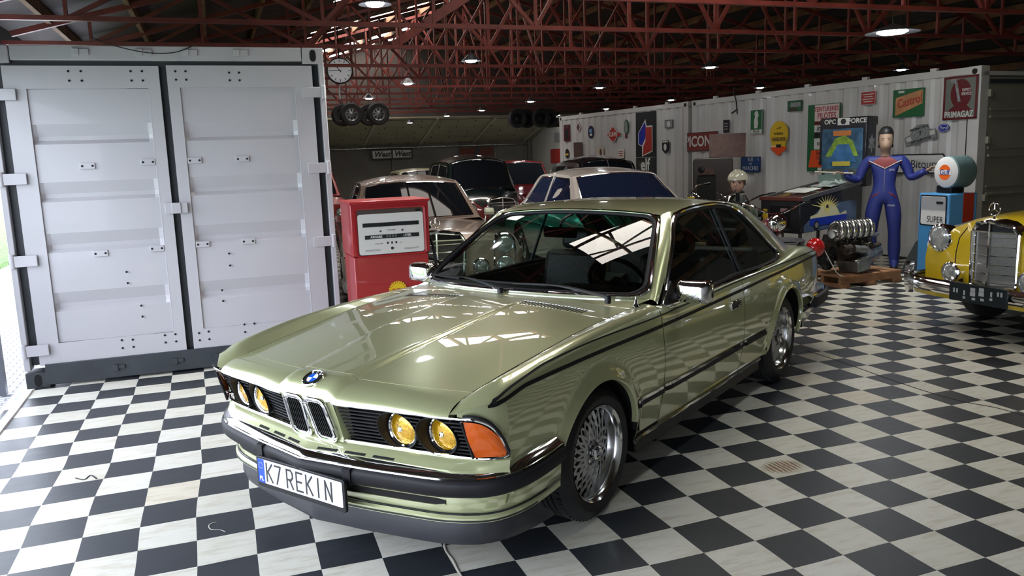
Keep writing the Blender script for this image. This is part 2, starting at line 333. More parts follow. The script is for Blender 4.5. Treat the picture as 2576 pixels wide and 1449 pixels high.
# ---- roof: two slopes, dark sheets, strips left open to daylight with translucent sheet
def roofz(x): return 3.2 + .27 * (x + 2.5) if x <= 6 else 5.495 - .27 * (x - 6)
SHEET = mat('dark_roof_sheet', (.050, .038, .032), .8, var=.4, vscale=3)
SKY = mat('translucent_roof_sheet', (.9, .9, .88), .6, emit=7.5, emcol=(1.0, .94, .86))
YS = [(5.15, 6.55), (9.95, 10.75), (14.5, 15.3), (18.85, 19.75), (23.1, 24.1), (25.6, 26.2)]
ys = [-2.1] + [v for p in YS for v in p] + [29.2]
f = MB(); sk = MB()
for i in range(len(ys) - 1):
    y0, y1 = ys[i], ys[i + 1]
    if i % 2 == 1:
        for (xa, xb, M_) in [((-2.5, 1.95, f), (1.95, 5.7, sk), (5.7, 6, f)), ((-2.5, 2.25, f), (2.25, 5.7, sk), (5.7, 6, f)), ((-2.5, 2.25, f), (2.25, 4.1, sk), (4.1, 6, f))][0 if i == 1 else (2 if i == 3 else 1)]: M_.poly([(xa, y0, roofz(xa)), (xb, y0, roofz(xb)), (xb, y1, roofz(xb)), (xa, y1, roofz(xa))])
    else: f.poly([(-2.5, y0, roofz(-2.5)), (6, y0, roofz(6)), (6, y1, roofz(6)), (-2.5, y1, roofz(-2.5))])
    f.poly([(6, y0, roofz(6)), (15.2, y0, roofz(15.2)), (15.2, y1, roofz(15.2)), (6, y1, roofz(6))])
struct(f.build('ceiling', SHEET, smooth=0)); struct(sk.build('window_1', SKY, smooth=0))
TIMB = mat('old_timber', (.20, .10, .045), .8, var=.5, vscale=3)
pi_lab = {}
xs = [-1.6 + .82 * k for k in range(21)]
for k, x in enumerate(xs):
    o = MB().box((0, 13.5, 0), (.055, 31, .13)).build('roof_purlin', TIMB, smooth=0, loc=(x, 0, roofz(x) - .075))
    props(o, 'brown timber roof purlin along the hall, number %d counted from the left eave' % (k + 1), 'purlin', 'timber purlins under the roof')
TY = [3.6, 5.4, 7.2, 8.98, 10.69, 12.77, 14.65, 16.33, 18.01, 19.7, 21.39, 23.2, 25.0]
ORD = ['last but two towards the camera, above the gate', 'second nearest, crossing over the parked coupe', 'nearest one crossing the upper right', 'first one whose chord crosses the whole picture', 'lying just behind the top of the big white container', 'third behind the container front', 'near the round clock', 'fifth behind the container front', 'sixth behind the container front', 'seventh behind the container front', 'eighth behind the container front', 'second from the far back wall', 'farthest, by the sloping back panel']
def truss(y, lab, first=None):
    if first is not None:
        t = copy_tree(first); t.location = (0, y, 0); t['label'] = lab; return t
    t = thing('roof_truss', lab, 'roof truss', (0, y, 0), group='red steel roof trusses')
    zc = 3.1
    MB().bar((-2.1, 0, zc), (14.6, 0, zc), .06, .045).build('bottom_chord', RED, t, smooth=0)
    for a, b in ((-2.0, 6), (6, 14.6)): MB().bar((a, 0, roofz(a) - .16 + (.02 if a < 0 else 0)), (b, 0, roofz(b) - .16), .06, .06).build('top_chord', RED, t, smooth=0)
    n = 13; x0, x1 = -1.2, 13.2; st = (x1 - x0) / (n - 1)
    for k in range(n):
        x = x0 + st * k; zt = roofz(x) - .16
        MB().bar((x, 0, zc), (x, 0, zt), .035, .035).build('web_post', RED, t, smooth=0)
        if k % 2 == 0:
            for s in (-1, 1):
                if 0 <= k + s < n: xx = x + s * st; MB().bar((x, .02, zc), (xx, .02, roofz(xx) - .16), .04, .04).build('web_diagonal', RED, t, smooth=0)
    return t
T0 = None
for y, l in zip(TY, ORD):
    lab = 'red steel lattice roof truss, ' + l
    if T0 is None: T0 = truss(y, lab)
    else: truss(y, lab, T0)
# heavy knee braces and longitudinal bracing
for y, nm in ((8.98, 'nearer'), (10.69, 'farther')):
    b = MB().bar((2.3, y + .05, 3.12), (4.3, y - .1, 4.35), .10, .10).build('knee_brace', RED, smooth=0)
    props(b, 'thick slanting red steel knee brace above the red petrol pump, the %s of two' % nm, 'brace')
for x in (6.0,):
    for i in range(0, len(TY) - 1):
        if i % 2 == 0:
            b = MB().bar((x, TY[i], 3.12), (x, TY[i + 1], roofz(x) - .2), .035, .035).build('cross_brace', REDD, smooth=0)
            props(b, 'thin slanting dark red brace between two roof trusses', 'brace', 'cross braces between trusses')
for x in ():
    b = None
    props(b, 'thin dark red tie rail on the truss chords, number %d counted from the left' % (1 + [-.4, 1.6, 4.4, 7.0, 9.4].index(x)), 'rail', 'tie rails on the trusses')
# ---- hanging lamps
LAMPM = mat('lamp_glow', (1, 1, 1), .5, emit=60, emcol=(.93, .97, 1.0)); SHADE = mat('lamp_shade_metal', (.09, .09, .10), .4, .7)
def lamp(x, y, z, lab, r=.13, W=34, shade=True, col=(.96, 1.0, .93)):
    t = thing('hanging_lamp', lab, 'lamp', (x, y, z), group='hanging lamps')
    top = roofz(x) - .1 - z
    MB().cyl((0, 0, .07), (0, 0, top + .09), .004, n=6).build('cord', BLACKP, t)
    MB().lathe([(.02, .10), (.045, .09), (r * .75, .05), (r * 1.25, .005), (r * 1.25, 0), (r * .72, .045), (.02, .08)], ax='z', n=24).build('lamp_shade', SHADE, t)
    MB().lathe([(0.001, .035), (r * .62, .03), (r * .72, .008), (r * .55, -.012), (0.001, -.016)], ax='z', n=20).build('bulb', LAMPM, t)
    d = bpy.data.lights.new('lamp_light', 'SPOT'); d.energy = W; d.color = col; d.spot_size = radians(100); d.spot_blend = .75; d.shadow_soft_size = r * .8
    lo = bpy.data.objects.new('lamp_light', d); COL.objects.link(lo); lo.parent = t; lo.location = (0, 0, -.03)
LA = [(1.38, 7.04, 2.95, 'small hanging lamp at the top left, above the big white container'),
 (7.55, 7.7, 2.92, 'big bright hanging lamp at the upper right above the yellow car'),
 (3.40, 10.88, 2.95, 'hanging lamp nearest in the left row, above the pale sedans'), (3.26, 14.13, 2.95, 'second hanging lamp of the left row, right of the clock'),
 (3.16, 17.38, 2.95, 'third hanging lamp of the left row'), (3.19, 21.30, 2.99, 'small far hanging lamp beside the hanging wheels on the left'),
 (7.62, 11.54, 2.95, 'hanging lamp nearest in the middle row, over the brown chest'), (7.41, 15.15, 2.95, 'second hanging lamp of the middle row'),
 (7.39, 18.92, 2.95, 'third hanging lamp of the middle row'), (7.19, 22.2, 2.95, 'fourth hanging lamp of the middle row'), (6.90, 24.83, 2.95, 'fifth hanging lamp of the middle row, before the sloping panel'),
 (5.9, 25.6, 2.80, 'lowest far hanging lamp before the sloping panel'),
 (11.84, 11.83, 2.95, 'tiny lamp seen above the near end of the right white wall'), (11.45, 15.4, 2.95, 'lamp seen just over the top edge of the right white wall'),
 (11.33, 18.96, 2.95, 'lamp seen above the tall black sign with the angular emblem'), (11.16, 22.39, 2.95, 'lamp seen above the red diamond sign'),
 (10.95, 25.58, 2.95, 'far lamp by the far end of the right white wall'), (9.9, 26.0, 2.82, 'farthest low lamp beside the dark hanging wheels')]
for i, (x, y, z, lab) in enumerate(LA): lamp(x, y, z, lab, r=.24 if i == 1 else .11, W=(110 if i == 1 else (150 if x < 4 else 80)) if y < 12 else 45)
lamp(3.3, 3.4, 2.95, 'hanging lamp of the left row above the coupe, out of the picture top', W=30); lamp(7.4, 3.6, 2.95, 'hanging lamp of the middle row above the right floor, out of the picture top', W=80)
# ============================================================ SHIPPING CONTAINERS
CW = mat('container_white', (.44, .43, .45), .42, coat=.15, var=.06, vscale=1.2, bump=.12, bscale=6)
CB = mat('container_black', (.022, .028, .034), .5, var=.3, vscale=6, bump=.2, bscale=20)
CO = mat('container_olive_white', (.20, .19, .15), .5, var=.12, vscale=2)
HOLE = DARK
c = thing('shipping_container', 'big white shipping container at the left, two closed doors with black seals facing us', 'container', (-.30, 7.06, 0))
WH, HH, DP = 1.225, 2.60, 6.06
def casting(parent, x, z, m, y=0.0):
    f = MB(); w, h, d = .17, .13, .17
    f.box((x, y + d / 2, z), (w, d, h)); o = f.build('corner_casting', m, parent, bevel=.008)
    f = MB(); f.poly([(a * .62, -.004, b) for a, b in rrect(.08, .095, .035)], .006, (0, 1, 0)); f.build('casting_hole', HOLE, o, loc=(x, y, z))
# shell : top, sides, back
f = MB()
def corr(f, x, y0, y1, z0, z1, d, pitch=.28, sx=1):
    P = []; y = y0
    while y < y1 - 1e-3:
        for dy, o in ((0, 0), (.07, 0), (.14, d), (.21, d)): P.append((x + o * sx, min(y + dy, y1)))
        y += pitch
    P.append((x, y1)); f.grid([[(a, b, z0), (a, b, z1)] for a, b in P])
corr(f, WH - .02, .12, DP, .15, 2.5, -.036); corr(f, -WH + .02, .12, DP, .15, 2.5, .036)
f.build('side_wall', CW, c, smooth=0)
MB().box((0, DP / 2 + .05, 2.55), (2.36, DP - .1, .04)).build('roof_sheet', CW, c, smooth=0)
MB().box((0, DP, 1.3), (2.4, .05, 2.5)).build('end_wall', CW, c, smooth=0)
MB().box((0, .06, 2.545), (2.1, .11, .11)).build('header_beam', CW, c, bevel=.006)
for s in (-1, 1): MB().box((s * (WH - .022), .07, 1.31), (.044, .14, 2.34)).build('corner_post', CW, c, bevel=.005)
MB().box((0, .10, 1.33), (2.36, .06, 2.32)).build('door_gasket', CB, c, smooth=0)
MB().box((0, .05, .10), (2.16, .12, .165)).build('sill_beam', CB, c, bevel=.004)
casting(c, WH - .085, HH - .065, CW); casting(c, -WH + .085, HH - .065, CW)
casting(c, WH - .085, .06, CB); casting(c, -WH + .085, .06, CB)
for x in (-.58, -.14, .19, .57):
    o = MB().box((x - .03, -.012, 2.55), (.05, .03, .05)).box((x + .02, -.008, 2.55), (.08, .02, .045)).build('cam_keeper', CW, c, bevel=.003)
for x in (-.58, -.14, .19, .57): MB().box((x, -.02, .10), (.035, .03, .05)).box((x + .04, -.018, .105), (.05, .02, .03)).build('cam_keeper', CB, c, bevel=.003)
def cdoor(x0, x1, z0, z1, s, tl):
    """door with four pressed swages, in the y=0 plane"""
    w = x1 - x0; cx = (x0 + x1) / 2; fr = .085
    d = thing('door', None, None); d.parent = c
    xi0, xi1 = x0 + (fr + (.06 if s < 0 else 0)), x1 - (fr + (.06 if s > 0 else 0))
    f = MB(); f.box((x0 + (xi0 - x0) / 2, .03, (z0 + z1) / 2), (xi0 - x0, .05, z1 - z0)); f.build('door_stile', CW, d, smooth=0); f = MB(); f.box((xi1 + (x1 - xi1) / 2, .03, (z0 + z1) / 2), (x1 - xi1, .05, z1 - z0))
    f.build('door_stile', CW, d, smooth=0)
    f = MB(); xm = (xi0 + xi1) / 2; f.box((xm, .0305, z0 + .085), (xi1 - xi0 + .004, .05, .17)); f.build('bottom_rail', CW, d, smooth=0); MB().box((xm, .0305, z1 - .085), (xi1 - xi0 + .004, .05, .17)).build('top_rail', CW, d, smooth=0)
    # panel profile in z: flat, then sloped swage (depth .036)
    prof = [(z0 + .17, .020)]; zs = [.585, 1.045, 1.435, 1.87]
    for zc in zs:
        b = zc
        prof += [(b, .020), (b + .028, .052), (b + .06, .050), (b + .15, .020)]
    prof.append((z1 - .17, .020))
    ee = .035
    f = MB(); G = []
    for x, k in ((xi0, 0), (xi0 + ee, 1), (xi1 - ee, 1), (xi1, 0)): G.append([(x, .020 + (y - .020) * k, z) for z, y in prof])
    f.grid(G); f.build('door_panel', CW, d, smooth=12)
    MB().tube([(xi0, .008, z0 + .17), (xi1, .008, z0 + .17), (xi1, .008, z1 - .17), (xi0, .008, z1 - .17)], .0045, 6, closed=True).build('weld_bead', CW, d)
    return d
dl = cdoor(-1.115, -.045, .172, 2.45, -1, 0); dr = cdoor(.01, 1.125, .172, 2.455, 1, 0)
def plate(x, z, parent):
    o = MB().box((x, .012, z), (.105, .014, .048)).build('bolt_plate', CW, parent, bevel=.003)
    f = MB()
    for s in (-.036, .036): f.cyl((x + s, .006, z), (x + s, .003, z), .0085, n=10)
    f.build('bolt_hole', HOLE, o, smooth=0)
for x, z in ((-.62, 1.70), (-.19, 1.715), (-.60, 1.02), (-.19, 1.03)): plate(x, z, dl)
for x, z in ((.155, 1.715), (.52, 1.715), (.155, 1.04), (.51, 1.04)): plate(x, z, dr)
for lst, p in (([(-.675, 2.41), (-.59, 2.41), (-.675, 2.34), (-.59, 2.34), (-.245, 2.41), (-.165, 2.41), (-.245, 2.34), (-.165, 2.34), (-.52, .315), (-.44, .31), (-.52, .25), (-.44, .25), (-.2, .32), (-.12, .32), (-.2, .26), (-.12, .26), (-.43, .86), (-.43, .77), (-.35, .58), (-.35, .49)], dl),
        ([(.075, 2.41), (.15, 2.41), (.075, 2.345), (.15, 2.345), (.475, 2.40), (.55, 2.40), (.475, 2.34), (.55, 2.34), (.06, .31), (.135, .315), (.06, .25), (.135, .25), (.42, .345), (.50, .345), (.42, .28), (.35, .95), (.35, .85), (.27, .65), (.27, .56)], dr)):
    for x, z in lst: MB().cyl((x, .006, z), (x, .0, z), .0085, n=10).build('bolt_hole', HOLE, p, smooth=0)
for z in (.30, 1.0, 1.62, 2.24):
    for s in (-1, 1):
        h = MB().box((s * 1.13, -.016, z), (.19, .022, .085)).cyl((s * 1.205, -.016, z - .055), (s * 1.205, -.016, z + .055), .02, n=12).build('hinge', CW, c, bevel=.003)
MB().box((-.015, -.02, 1.345), (.17, .02, .085)).box((-.015, -.03, 1.345), (.07, .02, .085)).build('centre_latch', CW, c, bevel=.004)
# black cable drooping over the header
f = MB(); f.tube(crv([(-.50, -.02, 2.66), (-.34, -.04, 2.595), (-.12, -.045, 2.545), (.07, -.045, 2.545), (.20, -.03, 2.59), (.25, .02, 2.63)], 24), .0035, 6)
cb = f.build('hanging_cable', BLACKP, loc=(-.30, 7.06, 0)); props(cb, 'thin black cable drooping across the top beam of the big white container', 'cable')
# dark gate post
gp = MB().box((0, 0, 1.6), (.055, .06, 3.2)).build('gate_post', mat('slate_paint', (.06, .065, .08), .5), loc=(-1.665, 6.97, 0), smooth=0); props(gp, 'slate grey steel post standing at the left edge of the white container', 'post')
gp = MB().box((0, 0, .45), (.05, .4, .9)).build('gate_edge', mat('dark_gate', (.04, .035, .045), .6), loc=(-1.75, 6.28, 0), smooth=0); props(gp, 'dark edge of an opened gate leaf at the far left border', 'gate')

# ---------------- right hand row of containers (long sides to us)
A0 = Vector((9.323, 8.0, 0)); A1 = Vector((8.81, 14.04, 0)); dA = (A1 - A0).normalized(); angA = atan2(dA.y, dA.x)
B0 = A1 + Vector((0, .06, 0)); B1 = Vector((8.2, 20.1, 0)); dB = (B1 - B0).normalized(); angB = atan2(dB.y, dB.x)
CWR = mat('container_side_white', (.46, .45, .43), .42, coat=.1, var=.1, vscale=.8)
def side_container(loc, ang, L, lab, near):
    """local x runs along the visible side, local +y points away behind it (y<0 is behind)"""
    t = thing('shipping_container', lab, 'container', loc, ang)
    f = MB(); P = []; x = .18; d = .030
    while x < L - .18:
        for dx, o in ((0, -.01), (.11, -.01), (.16, -.01 - d), (.235, -.01 - d)): P.append((min(x + dx, L - .16), o))
        x += .28
    P.append((L - .16, -.01)); f.grid([[(a, b, .16), (a, b, 2.5)] for a, b in P]); f.build('side_wall', CWR, t, smooth=0)
    f = MB(); f.box((L / 2, -.04, 2.545), (L - .3, .08, .09)); f.build('top_rail', CWR, t, smooth=0)
    f = MB(); f.box((L / 2, -.04, .10), (L - .3, .08, .14)); f.build('bottom_rail', CWR, t, smooth=0)
    for x in (.08, L - .08): MB().box((x, -.08, 1.3), (.16, .16, 2.4)).build('corner_post', CWR, t, bevel=.005)
    for x in (.09, L - .09):
        for z in (.06, 2.53):
            o = MB().box((x, -.08, z), (.18, .17, .13)).build('corner_casting', CWR, t, bevel=.008)
            g = MB(); g.poly([(x + a * .8, .008, z + b * .7) for a, b in rrect(.09, .1, .04)], .004, (0, -1, 0)); g.build('casting_hole', HOLE, o, smooth=0)
    MB().box((L / 2, -1.25, 2.50), (L, 2.4, .05)).build('roof_sheet', CWR, t, smooth=0)
    for k in range(5): MB().box((.7 + k * 1.15, -.02, 2.605), (.10, .05, .05)).build('roof_lug', CWR, t, smooth=0)
    if near:
        e = thing('door_end', None, None); e.parent = t
        MB().box((.03, -1.25, 1.3), (.05, 2.2, 2.3)).build('end_panel', CO, e, smooth=0)
        MB().box((.01, -1.25, 2.40), (.05, 2.2, .05)).build('gasket_strip', CB, e, smooth=0)
        for z in (.5, .95, 1.45, 1.95): MB().box((.0, -1.25, z), (.04, 2.1, .03)).box((.0, -1.25, z + .1), (.02, 2.1, .03)).build('panel_swage', CO, e, smooth=0)
        for z in (.9, 1.65, 2.25): MB().box((-.02, -.17, z), (.04, .05, .09)).build('hinge', CO, e, bevel=.003)
        for z in (1.93, 2.27): MB().box((-.03, -.95, z), (.05, .12, .1)).build('lock_box', CB, e, bevel=.003)
        for z in (2.53,): MB().box((.09, -2.2, z), (.18, .17, .13)).build('corner_casting', CO, e, bevel=.008)
    else: MB().box((L - .02, -1.25, 1.3), (.04, 2.3, 2.4)).build('end_wall', CWR, t, smooth=0)
    return t
side_container(A0, angA, 6.0, 'long white corrugated container along the right, the nearer of two, with most signs', True)
side_container(B0, angB, 5.2, 'farther white corrugated container along the right, carrying the tall black sign', False)
# pale far side wall beyond the containers
slab('wall_right.001', (11.36, 26.0, 1.3), (.1, 6.0, 2.6), mat('pale_panel', (.42, .41, .38), .7))
# ============================================================ SIGNS ON THE RIGHT WALL
def C3(r, g, b): return (r, g, b)
YEL = mat('yellow_enamel', (.55, .36, .02), .32, coat=.3); GRN = mat('green_enamel', (.015, .10, .035), .32, coat=.3); BLU = mat('blue_enamel', (.015, .045, .14), .3, coat=.3)
ORG = mat('orange_enamel', (.60, .07, .015), .32, coat=.3); CRM = mat('cream_enamel', (.50, .45, .36), .35, coat=.2); PNK = mat('faded_pink_enamel', (.55, .44, .42), .4); DRED = mat('dark_red_enamel', (.10, .008, .01), .3, coat=.3)
RUST = mat('rusty_brown_board', (.055, .022, .016), .7, var=.4, vscale=12); GRY = mat('grey_print', (.22, .23, .23), .5, var=.5, vscale=30)
GOLD = mat('dull_gold', (.45, .28, .06), .4); EURO = mat('deep_blue_enamel', (.01, .02, .25), .3, coat=.3); SKIN = mat('flesh_tone', (.42, .26, .19), .55); TXTR = mat('red_lettering', (.30, .02, .02), .4); PALE = mat('pale_lettering', (.5, .5, .46), .4); LBL = mat('light_blue_print', (.12, .25, .42), .4, var=.3, vscale=20)
class Sign:
    """flat sign on a container side; u grows away from us along the wall, so art is drawn mirrored into view space (x to the viewer's right)"""
    def __init__(s, wall, u, z, w, h, name, label, cat='sign', base=None, outline=None, tilt=0, th=.012, off=.006, group=None):
        o0, d = (A0, dA) if wall == 'A' else (B0, dB); ang = atan2(d.y, d.x)
        n = Vector((-d.y, d.x, 0)); P = o0 + d * u + n * (off + th); P.z = z
        s.t = thing(name, label, cat, P, 0, group); s.t.rotation_euler = (radians(90), 0, ang + pi)
        s.t.rotation_euler = Matrix((( -d.x, 0, n.x), (-d.y, 0, n.y), (0, 1, 0))).to_euler()
        if tilt: s.t.rotation_euler = (Matrix(((-d.x, 0, n.x), (-d.y, 0, n.y), (0, 1, 0))) @ Matrix.Rotation(radians(tilt), 3, 'Z')).to_euler()
        pts = outline or rrect(w, h, .008, 2); s.w, s.h = w, h
        s.p('sign_plate', pts, base or WHITE, -th, th)
        s.k = 0
    def p(s, nm, pts, m, z=None, th=.0012):
        if z is None: s.k = getattr(s, 'k', 0) + 1; z = .0003 * s.k
        return MB().poly([(x, y, z) for x, y in pts], th, (0, 0, 1)).build(nm, m, s.t, smooth=0)
    def r(s, nm, x, y, w, h, m): return s.p(nm, [(x - w / 2, y - h / 2), (x + w / 2, y - h / 2), (x + w / 2, y + h / 2), (x - w / 2, y + h / 2)], m)
    def e(s, nm, x, y, a, b, m, n=28): return s.p(nm, [(x + a * cos(2 * pi * k / n), y + b * sin(2 * pi * k / n)) for k in range(n)], m)
    def tx(s, body, x, y, size, m, sx=1, bold=0, shear=0, rot=0):
        s.k += 1; return text(body, size, m, s.t, (x, y, .0012 + .0003 * s.k), (0, 0, rot), sx=sx, bold=bold, shear=shear, th=.0008)
    def rim(s, m, b=.012, w=None, h=None):
        w = w or s.w; h = h or s.h; f = MB()
        for x, y, ww, hh in ((0, h / 2 - b / 2, w, b), (0, -h / 2 + b / 2, w, b), (-w / 2 + b / 2, 0, b, h), (w / 2 - b / 2, 0, b, h)): f.box((x, y, .0012), (ww, hh, .0024))
        f.build('border', m, s.t, smooth=0)
s = Sign('A', .27, 2.21, .49, .56, 'enamel_sign', 'dark sign with a big dark red disc, topmost near the right wall corner', base=mat('grey_green_enamel', (.12, .13, .11), .35, coat=.3))
s.rim(DRED, .03); s.e('red_disc', .01, .05, .15, .19, DRED); s.p('bottle_shape', [(-.03, -.05), (.01, -.05), (-.05, .21), (-.09, .21)], GRY); s.e('cap', -.11, .24, .05, .04, GRY)
s.p('shoulder', [(-.20, -.18), (.19, -.18), (.1, -.10), (-.08, -.10)], DRED); s.tx('PRIMAGAZ', -.01, -.215, .115, PALE, .75, .002); s.tx('DEPOT\nSERVICE', .09, .07, .05, PALE, .8, .001)
s = Sign('A', 1.065, 2.20, .51, .385, 'enamel_sign', 'sign with red script on a slanted orange panel over dark green, high up right', base=GRN)
s.p('orange_panel', [(-.21, -.17), (.23, -.02), (.23, .17), (-.21, .08)], mat('faded_orange', (.42, .20, .08), .4, var=.3)); s.tx('Castrol', .015, .02, .17, TXTR, .8, .002, .2, radians(10)); s.r('pale_flash', -.12, .16, .10, .03, PALE)
s = Sign('A', 1.76, 2.32, .26, .19, 'enamel_sign', 'small red sign with faint white writing, left of the slanted orange and green sign', base=REDE); s.rim(PALE, .005)
for k in range(4): s.r('white_line', 0, .055 - k * .035, .20 - .04 * (k % 2), .012, PALE)
ol = [(-.26, -.09), (.24, -.09), (.24, .03), (.15, .05)] + [(.15 * cos(a), .05 + .10 * sin(a)) for a in [radians(15 * k) for k in range(1, 12)]] + [(-.15, .05), (-.26, .03)]
s = Sign('A', .845, 1.745, .5, .2, 'rally_plaque', 'tilted grey arch-topped rally plaque with the number 7, under the orange and green sign', 'plaque', GRY, ol, tilt=13)
s.tx('PROMATOUR', 0, .10, .05, BLACKE, 1, .001); s.tx('7', 0, .02, .09, BLACKE, 1, .001); s.r('plaque_panel', -.19, -.01, .08, .06, PALE); s.r('plaque_panel', .19, -.01, .08, .06, PALE); s.tx('RESTAURATION', 0, -.065, .045, BLACKE, 1, .001)
s = Sign('A', .495, 1.83, .17, .11, 'oval_badge', 'small blue oval badge with white script under the red disc sign', 'sign', EURO, [(.085 * cos(2 * pi * k / 28), .055 * sin(2 * pi * k / 28)) for k in range(28)])
s.e('white_ring', 0, 0, .078, .048, PALE); s.e('blue_oval', 0, 0, .072, .042, EURO); s.tx('Ford', 0, 0, .06, PALE, 1, .0005, .3)
s = Sign('A', 2.61, 1.77, .67, 1.05, 'enamel_sign', 'tall torn green-edged sign with pale and orange lettered fields, behind the pinball machine', base=GRN)
s.r('pink_field', .06, .39, .50, .25, PNK); s.tx('TEINTURERIES', .05, .445, .10, TXTR, .78, .002); s.tx('PILOTES', .06, .34, .13, TXTR, .8, .002)
s.r('dark_band', .06, .235, .50, .05, DRED); s.r('white_field', .06, .15, .50, .11, PALE); s.tx('Inte', -.06, .15, .14, BLACKE, .8, .002, .3); s.r('red_field', .06, .05, .50, .085, BLACKE); s.e('red_dot', -.02, .05, .05, .042, REDE)
s.r('white_field', .06, -.09, .50, .17, PALE); s.tx('KEES-N', -.05, -.09, .07, BLACKE, .7, .001); s.p('orange_field', [(-.30, -.46), (.31, -.46), (.31, -.19), (-.24, -.19)], ORG); s.tx('Stoppage\nTeinture\nPlisse', .0, -.32, .085, DRED, .9, .002); s.r('white_field', .1, -.49, .4, .05, PALE)
s = Sign('A', .84, 1.355, .92, .27, 'road_sign', 'white arrow-shaped road sign with a black border, behind the mannequin', 'sign', BLACKE, [(-.46, -.135), (.36, -.135), (.46, 0), (.36, .135), (-.46, .135)])
s.p('white_field', [(-.445, -.118), (.352, -.118), (.44, 0), (.352, .118), (-.445, .118)], WHITE); s.tx('Bitours', .08, -.01, .16, BLACKE, .95)
s = Sign('A', 3.245, 2.31, .32, .17, 'picture_plate', 'small dark picture plate high between the yellow oval and tall torn signs', 'picture', GRN); s.r('art', .02, .02, .22, .07, GRY); s.r('art', -.03, -.05, .2, .04, RUST); s.rim(BLACKE, .008)
ol = [(.215 * cos(a), .07 + .225 * sin(a)) for a in [radians(-40 + 10 * k) for k in range(27)]]
s = Sign('A', 3.60, 1.79, .43, .5, 'enamel_sign', 'yellow oval sign with an orange arrow point at the bottom', base=YEL, outline=ol + [(-.165, -.09), (-.15, -.15), (.15, -.15), (.165, -.08)])
s.p('orange_arrow', [(-.215, -.15), (0, -.29), (.215, -.15), (.1, -.13), (-.1, -.13)], ORG); s.tx('isolation', 0, .09, .07, BLACKE, .9, .001); s.r('name_band', 0, -.01, .38, .07, mat('ochre', (.40, .24, .02), .4)); s.tx('ROLUSOL', .02, -.01, .075, BLACKE, .9, .002); s.r('black_tag', 0, -.12, .12, .05, BLACKE); s.tx('script', 0, .18, .05, RUST, 1, 0, .4, radians(12))
s = Sign('A', 4.155, 2.10, .30, .42, 'enamel_sign', 'green sign with a pale standing lady and a white name strip below', base=GRN); s.rim(PALE, .008)
s.p('lady', [(-.05, -.11), (.03, -.11), (.05, -.02), (.03, .06), (.06, .1), (.04, .17), (0, .19), (-.05, .15), (-.03, .09), (-.06, .02)], PALE); s.r('white_field', 0, -.165, .27, .06, PALE); s.tx('Persil', 0, -.165, .07, BLACKE, 1, .001)
s = Sign('A', 4.96, 2.06, .16, .23, 'enamel_sign', 'narrow black plate above the chest, right of the red sign with bold white letters', base=BLACKE); s.r('faint_line', 0, .05, .1, .02, GRY); s.r('faint_line', 0, 0, .1, .02, GRY); s.r('faint_line', 0, -.05, .1, .02, GRY)
s = Sign('A', 4.29, 1.365, .50, .27, 'street_sign', 'blue enamel street sign RUE DES MARCHES', base=BLU); s.rim(mat('navy', (.006, .015, .06), .3), .008); s.tx('RUE', 0, .085, .09, PALE, .9); s.tx('DES', 0, .01, .05, PALE, .9); s.tx('MARCHES', 0, -.07, .10, PALE, .92)
s = Sign('A', 5.66, 1.805, .92, .36, 'enamel_sign', 'wide red sign with bold white capital letters', base=mat('brick_red_enamel', (.16, .022, .02), .35, coat=.3)); s.rim(RUST, .012); s.tx('PICON', -.13, 0, .28, PALE, .95, .006)
s = Sign('B', 1.42, 1.83, .72, 1.30, 'enamel_sign', 'tall black sign with a blue and red angular emblem above white letters', base=BLACKE)
s.p('white_outline', [(-.27, .22), (0, .50), (.04, .36), (.25, .36), (.25, -.18), (-.13, -.28), (-.13, -.07), (-.27, -.02)], PALE)
s.p('blue_facet', [(-.25, .215), (-.01, .45), (.02, .30), (-.01, .10), (-.13, -.05), (-.25, -.01)], EURO); s.p('red_facet', [(.0, .33), (.23, .33), (.23, -.16), (-.1, -.25), (-.08, -.06), (.0, .05)], REDE)
s.r('white_line', 0, -.30, .70, .006, PALE); s.tx('elf', -.02, -.46, .36, PALE, .95, .008)
s = Sign('B', .61, 2.19, .26, .16, 'picture_plate', 'small grey photo plate right of the tall black sign', 'picture', GRY); s.rim(BLACKE, .008); s.e('face', 0, 0, .05, .06, PALE)
s = Sign('B', .73, 1.73, .21, .27, 'shield_sign', 'small black and white shield sign with a deer-like figure, right of the tall black sign', base=BLACKE, outline=[(-.105, .135), (.105, .135), (.105, -.06), (0, -.135), (-.105, -.06)]); s.r('pale_band', 0, .11, .18, .03, PALE); s.e('figure', 0, 0, .05, .07, PALE)
s = Sign('B', 2.69, 2.06, .6, .38, 'enamel_sign', 'red diamond sign with white letters and a side tab', base=WHITE, outline=[(-.26, 0), (0, -.19), (.26, 0), (0, .19)]); s.p('red_diamond', [(-.24, 0), (0, -.175), (.24, 0), (0, .175)], REDE); s.tx('KUHN', 0, 0, .14, PALE, .9, .004)
MB().poly([(.19, .03, .002), (.31, .03, .002), (.31, -.04, .002), (.19, -.04, .002)], .01, (0, 0, 1)).build('side_tab', REDE, s.t, smooth=0)
s = Sign('B', 2.155, 2.16, .17, .4, 'enamel_sign', 'narrow green oval sign with a tail, left of the tall black sign', base=GRN, outline=[(.085 * cos(2 * pi * k / 24), .04 + .16 * sin(2 * pi * k / 24)) for k in range(24)]); s.e('pale_oval', 0, .04, .06, .13, GRY); s.p('tail', [(-.03, -.10), (.03, -.10), (.04, -.2), (-.04, -.2)], DRED)
s = Sign('B', 3.65, 2.15, .27, .30, 'enamel_sign', 'dark blue oval sign, third from the far end of the right wall', base=mat('night_blue', (.01, .015, .04), .3, coat=.4), outline=[(.12 * cos(2 * pi * k / 24), .15 * sin(2 * pi * k / 24)) for k in range(24)]); s.e('pale_swirl', 0, .03, .07, .05, LBL); s.e('white_patch', .01, -.06, .06, .03, PALE)
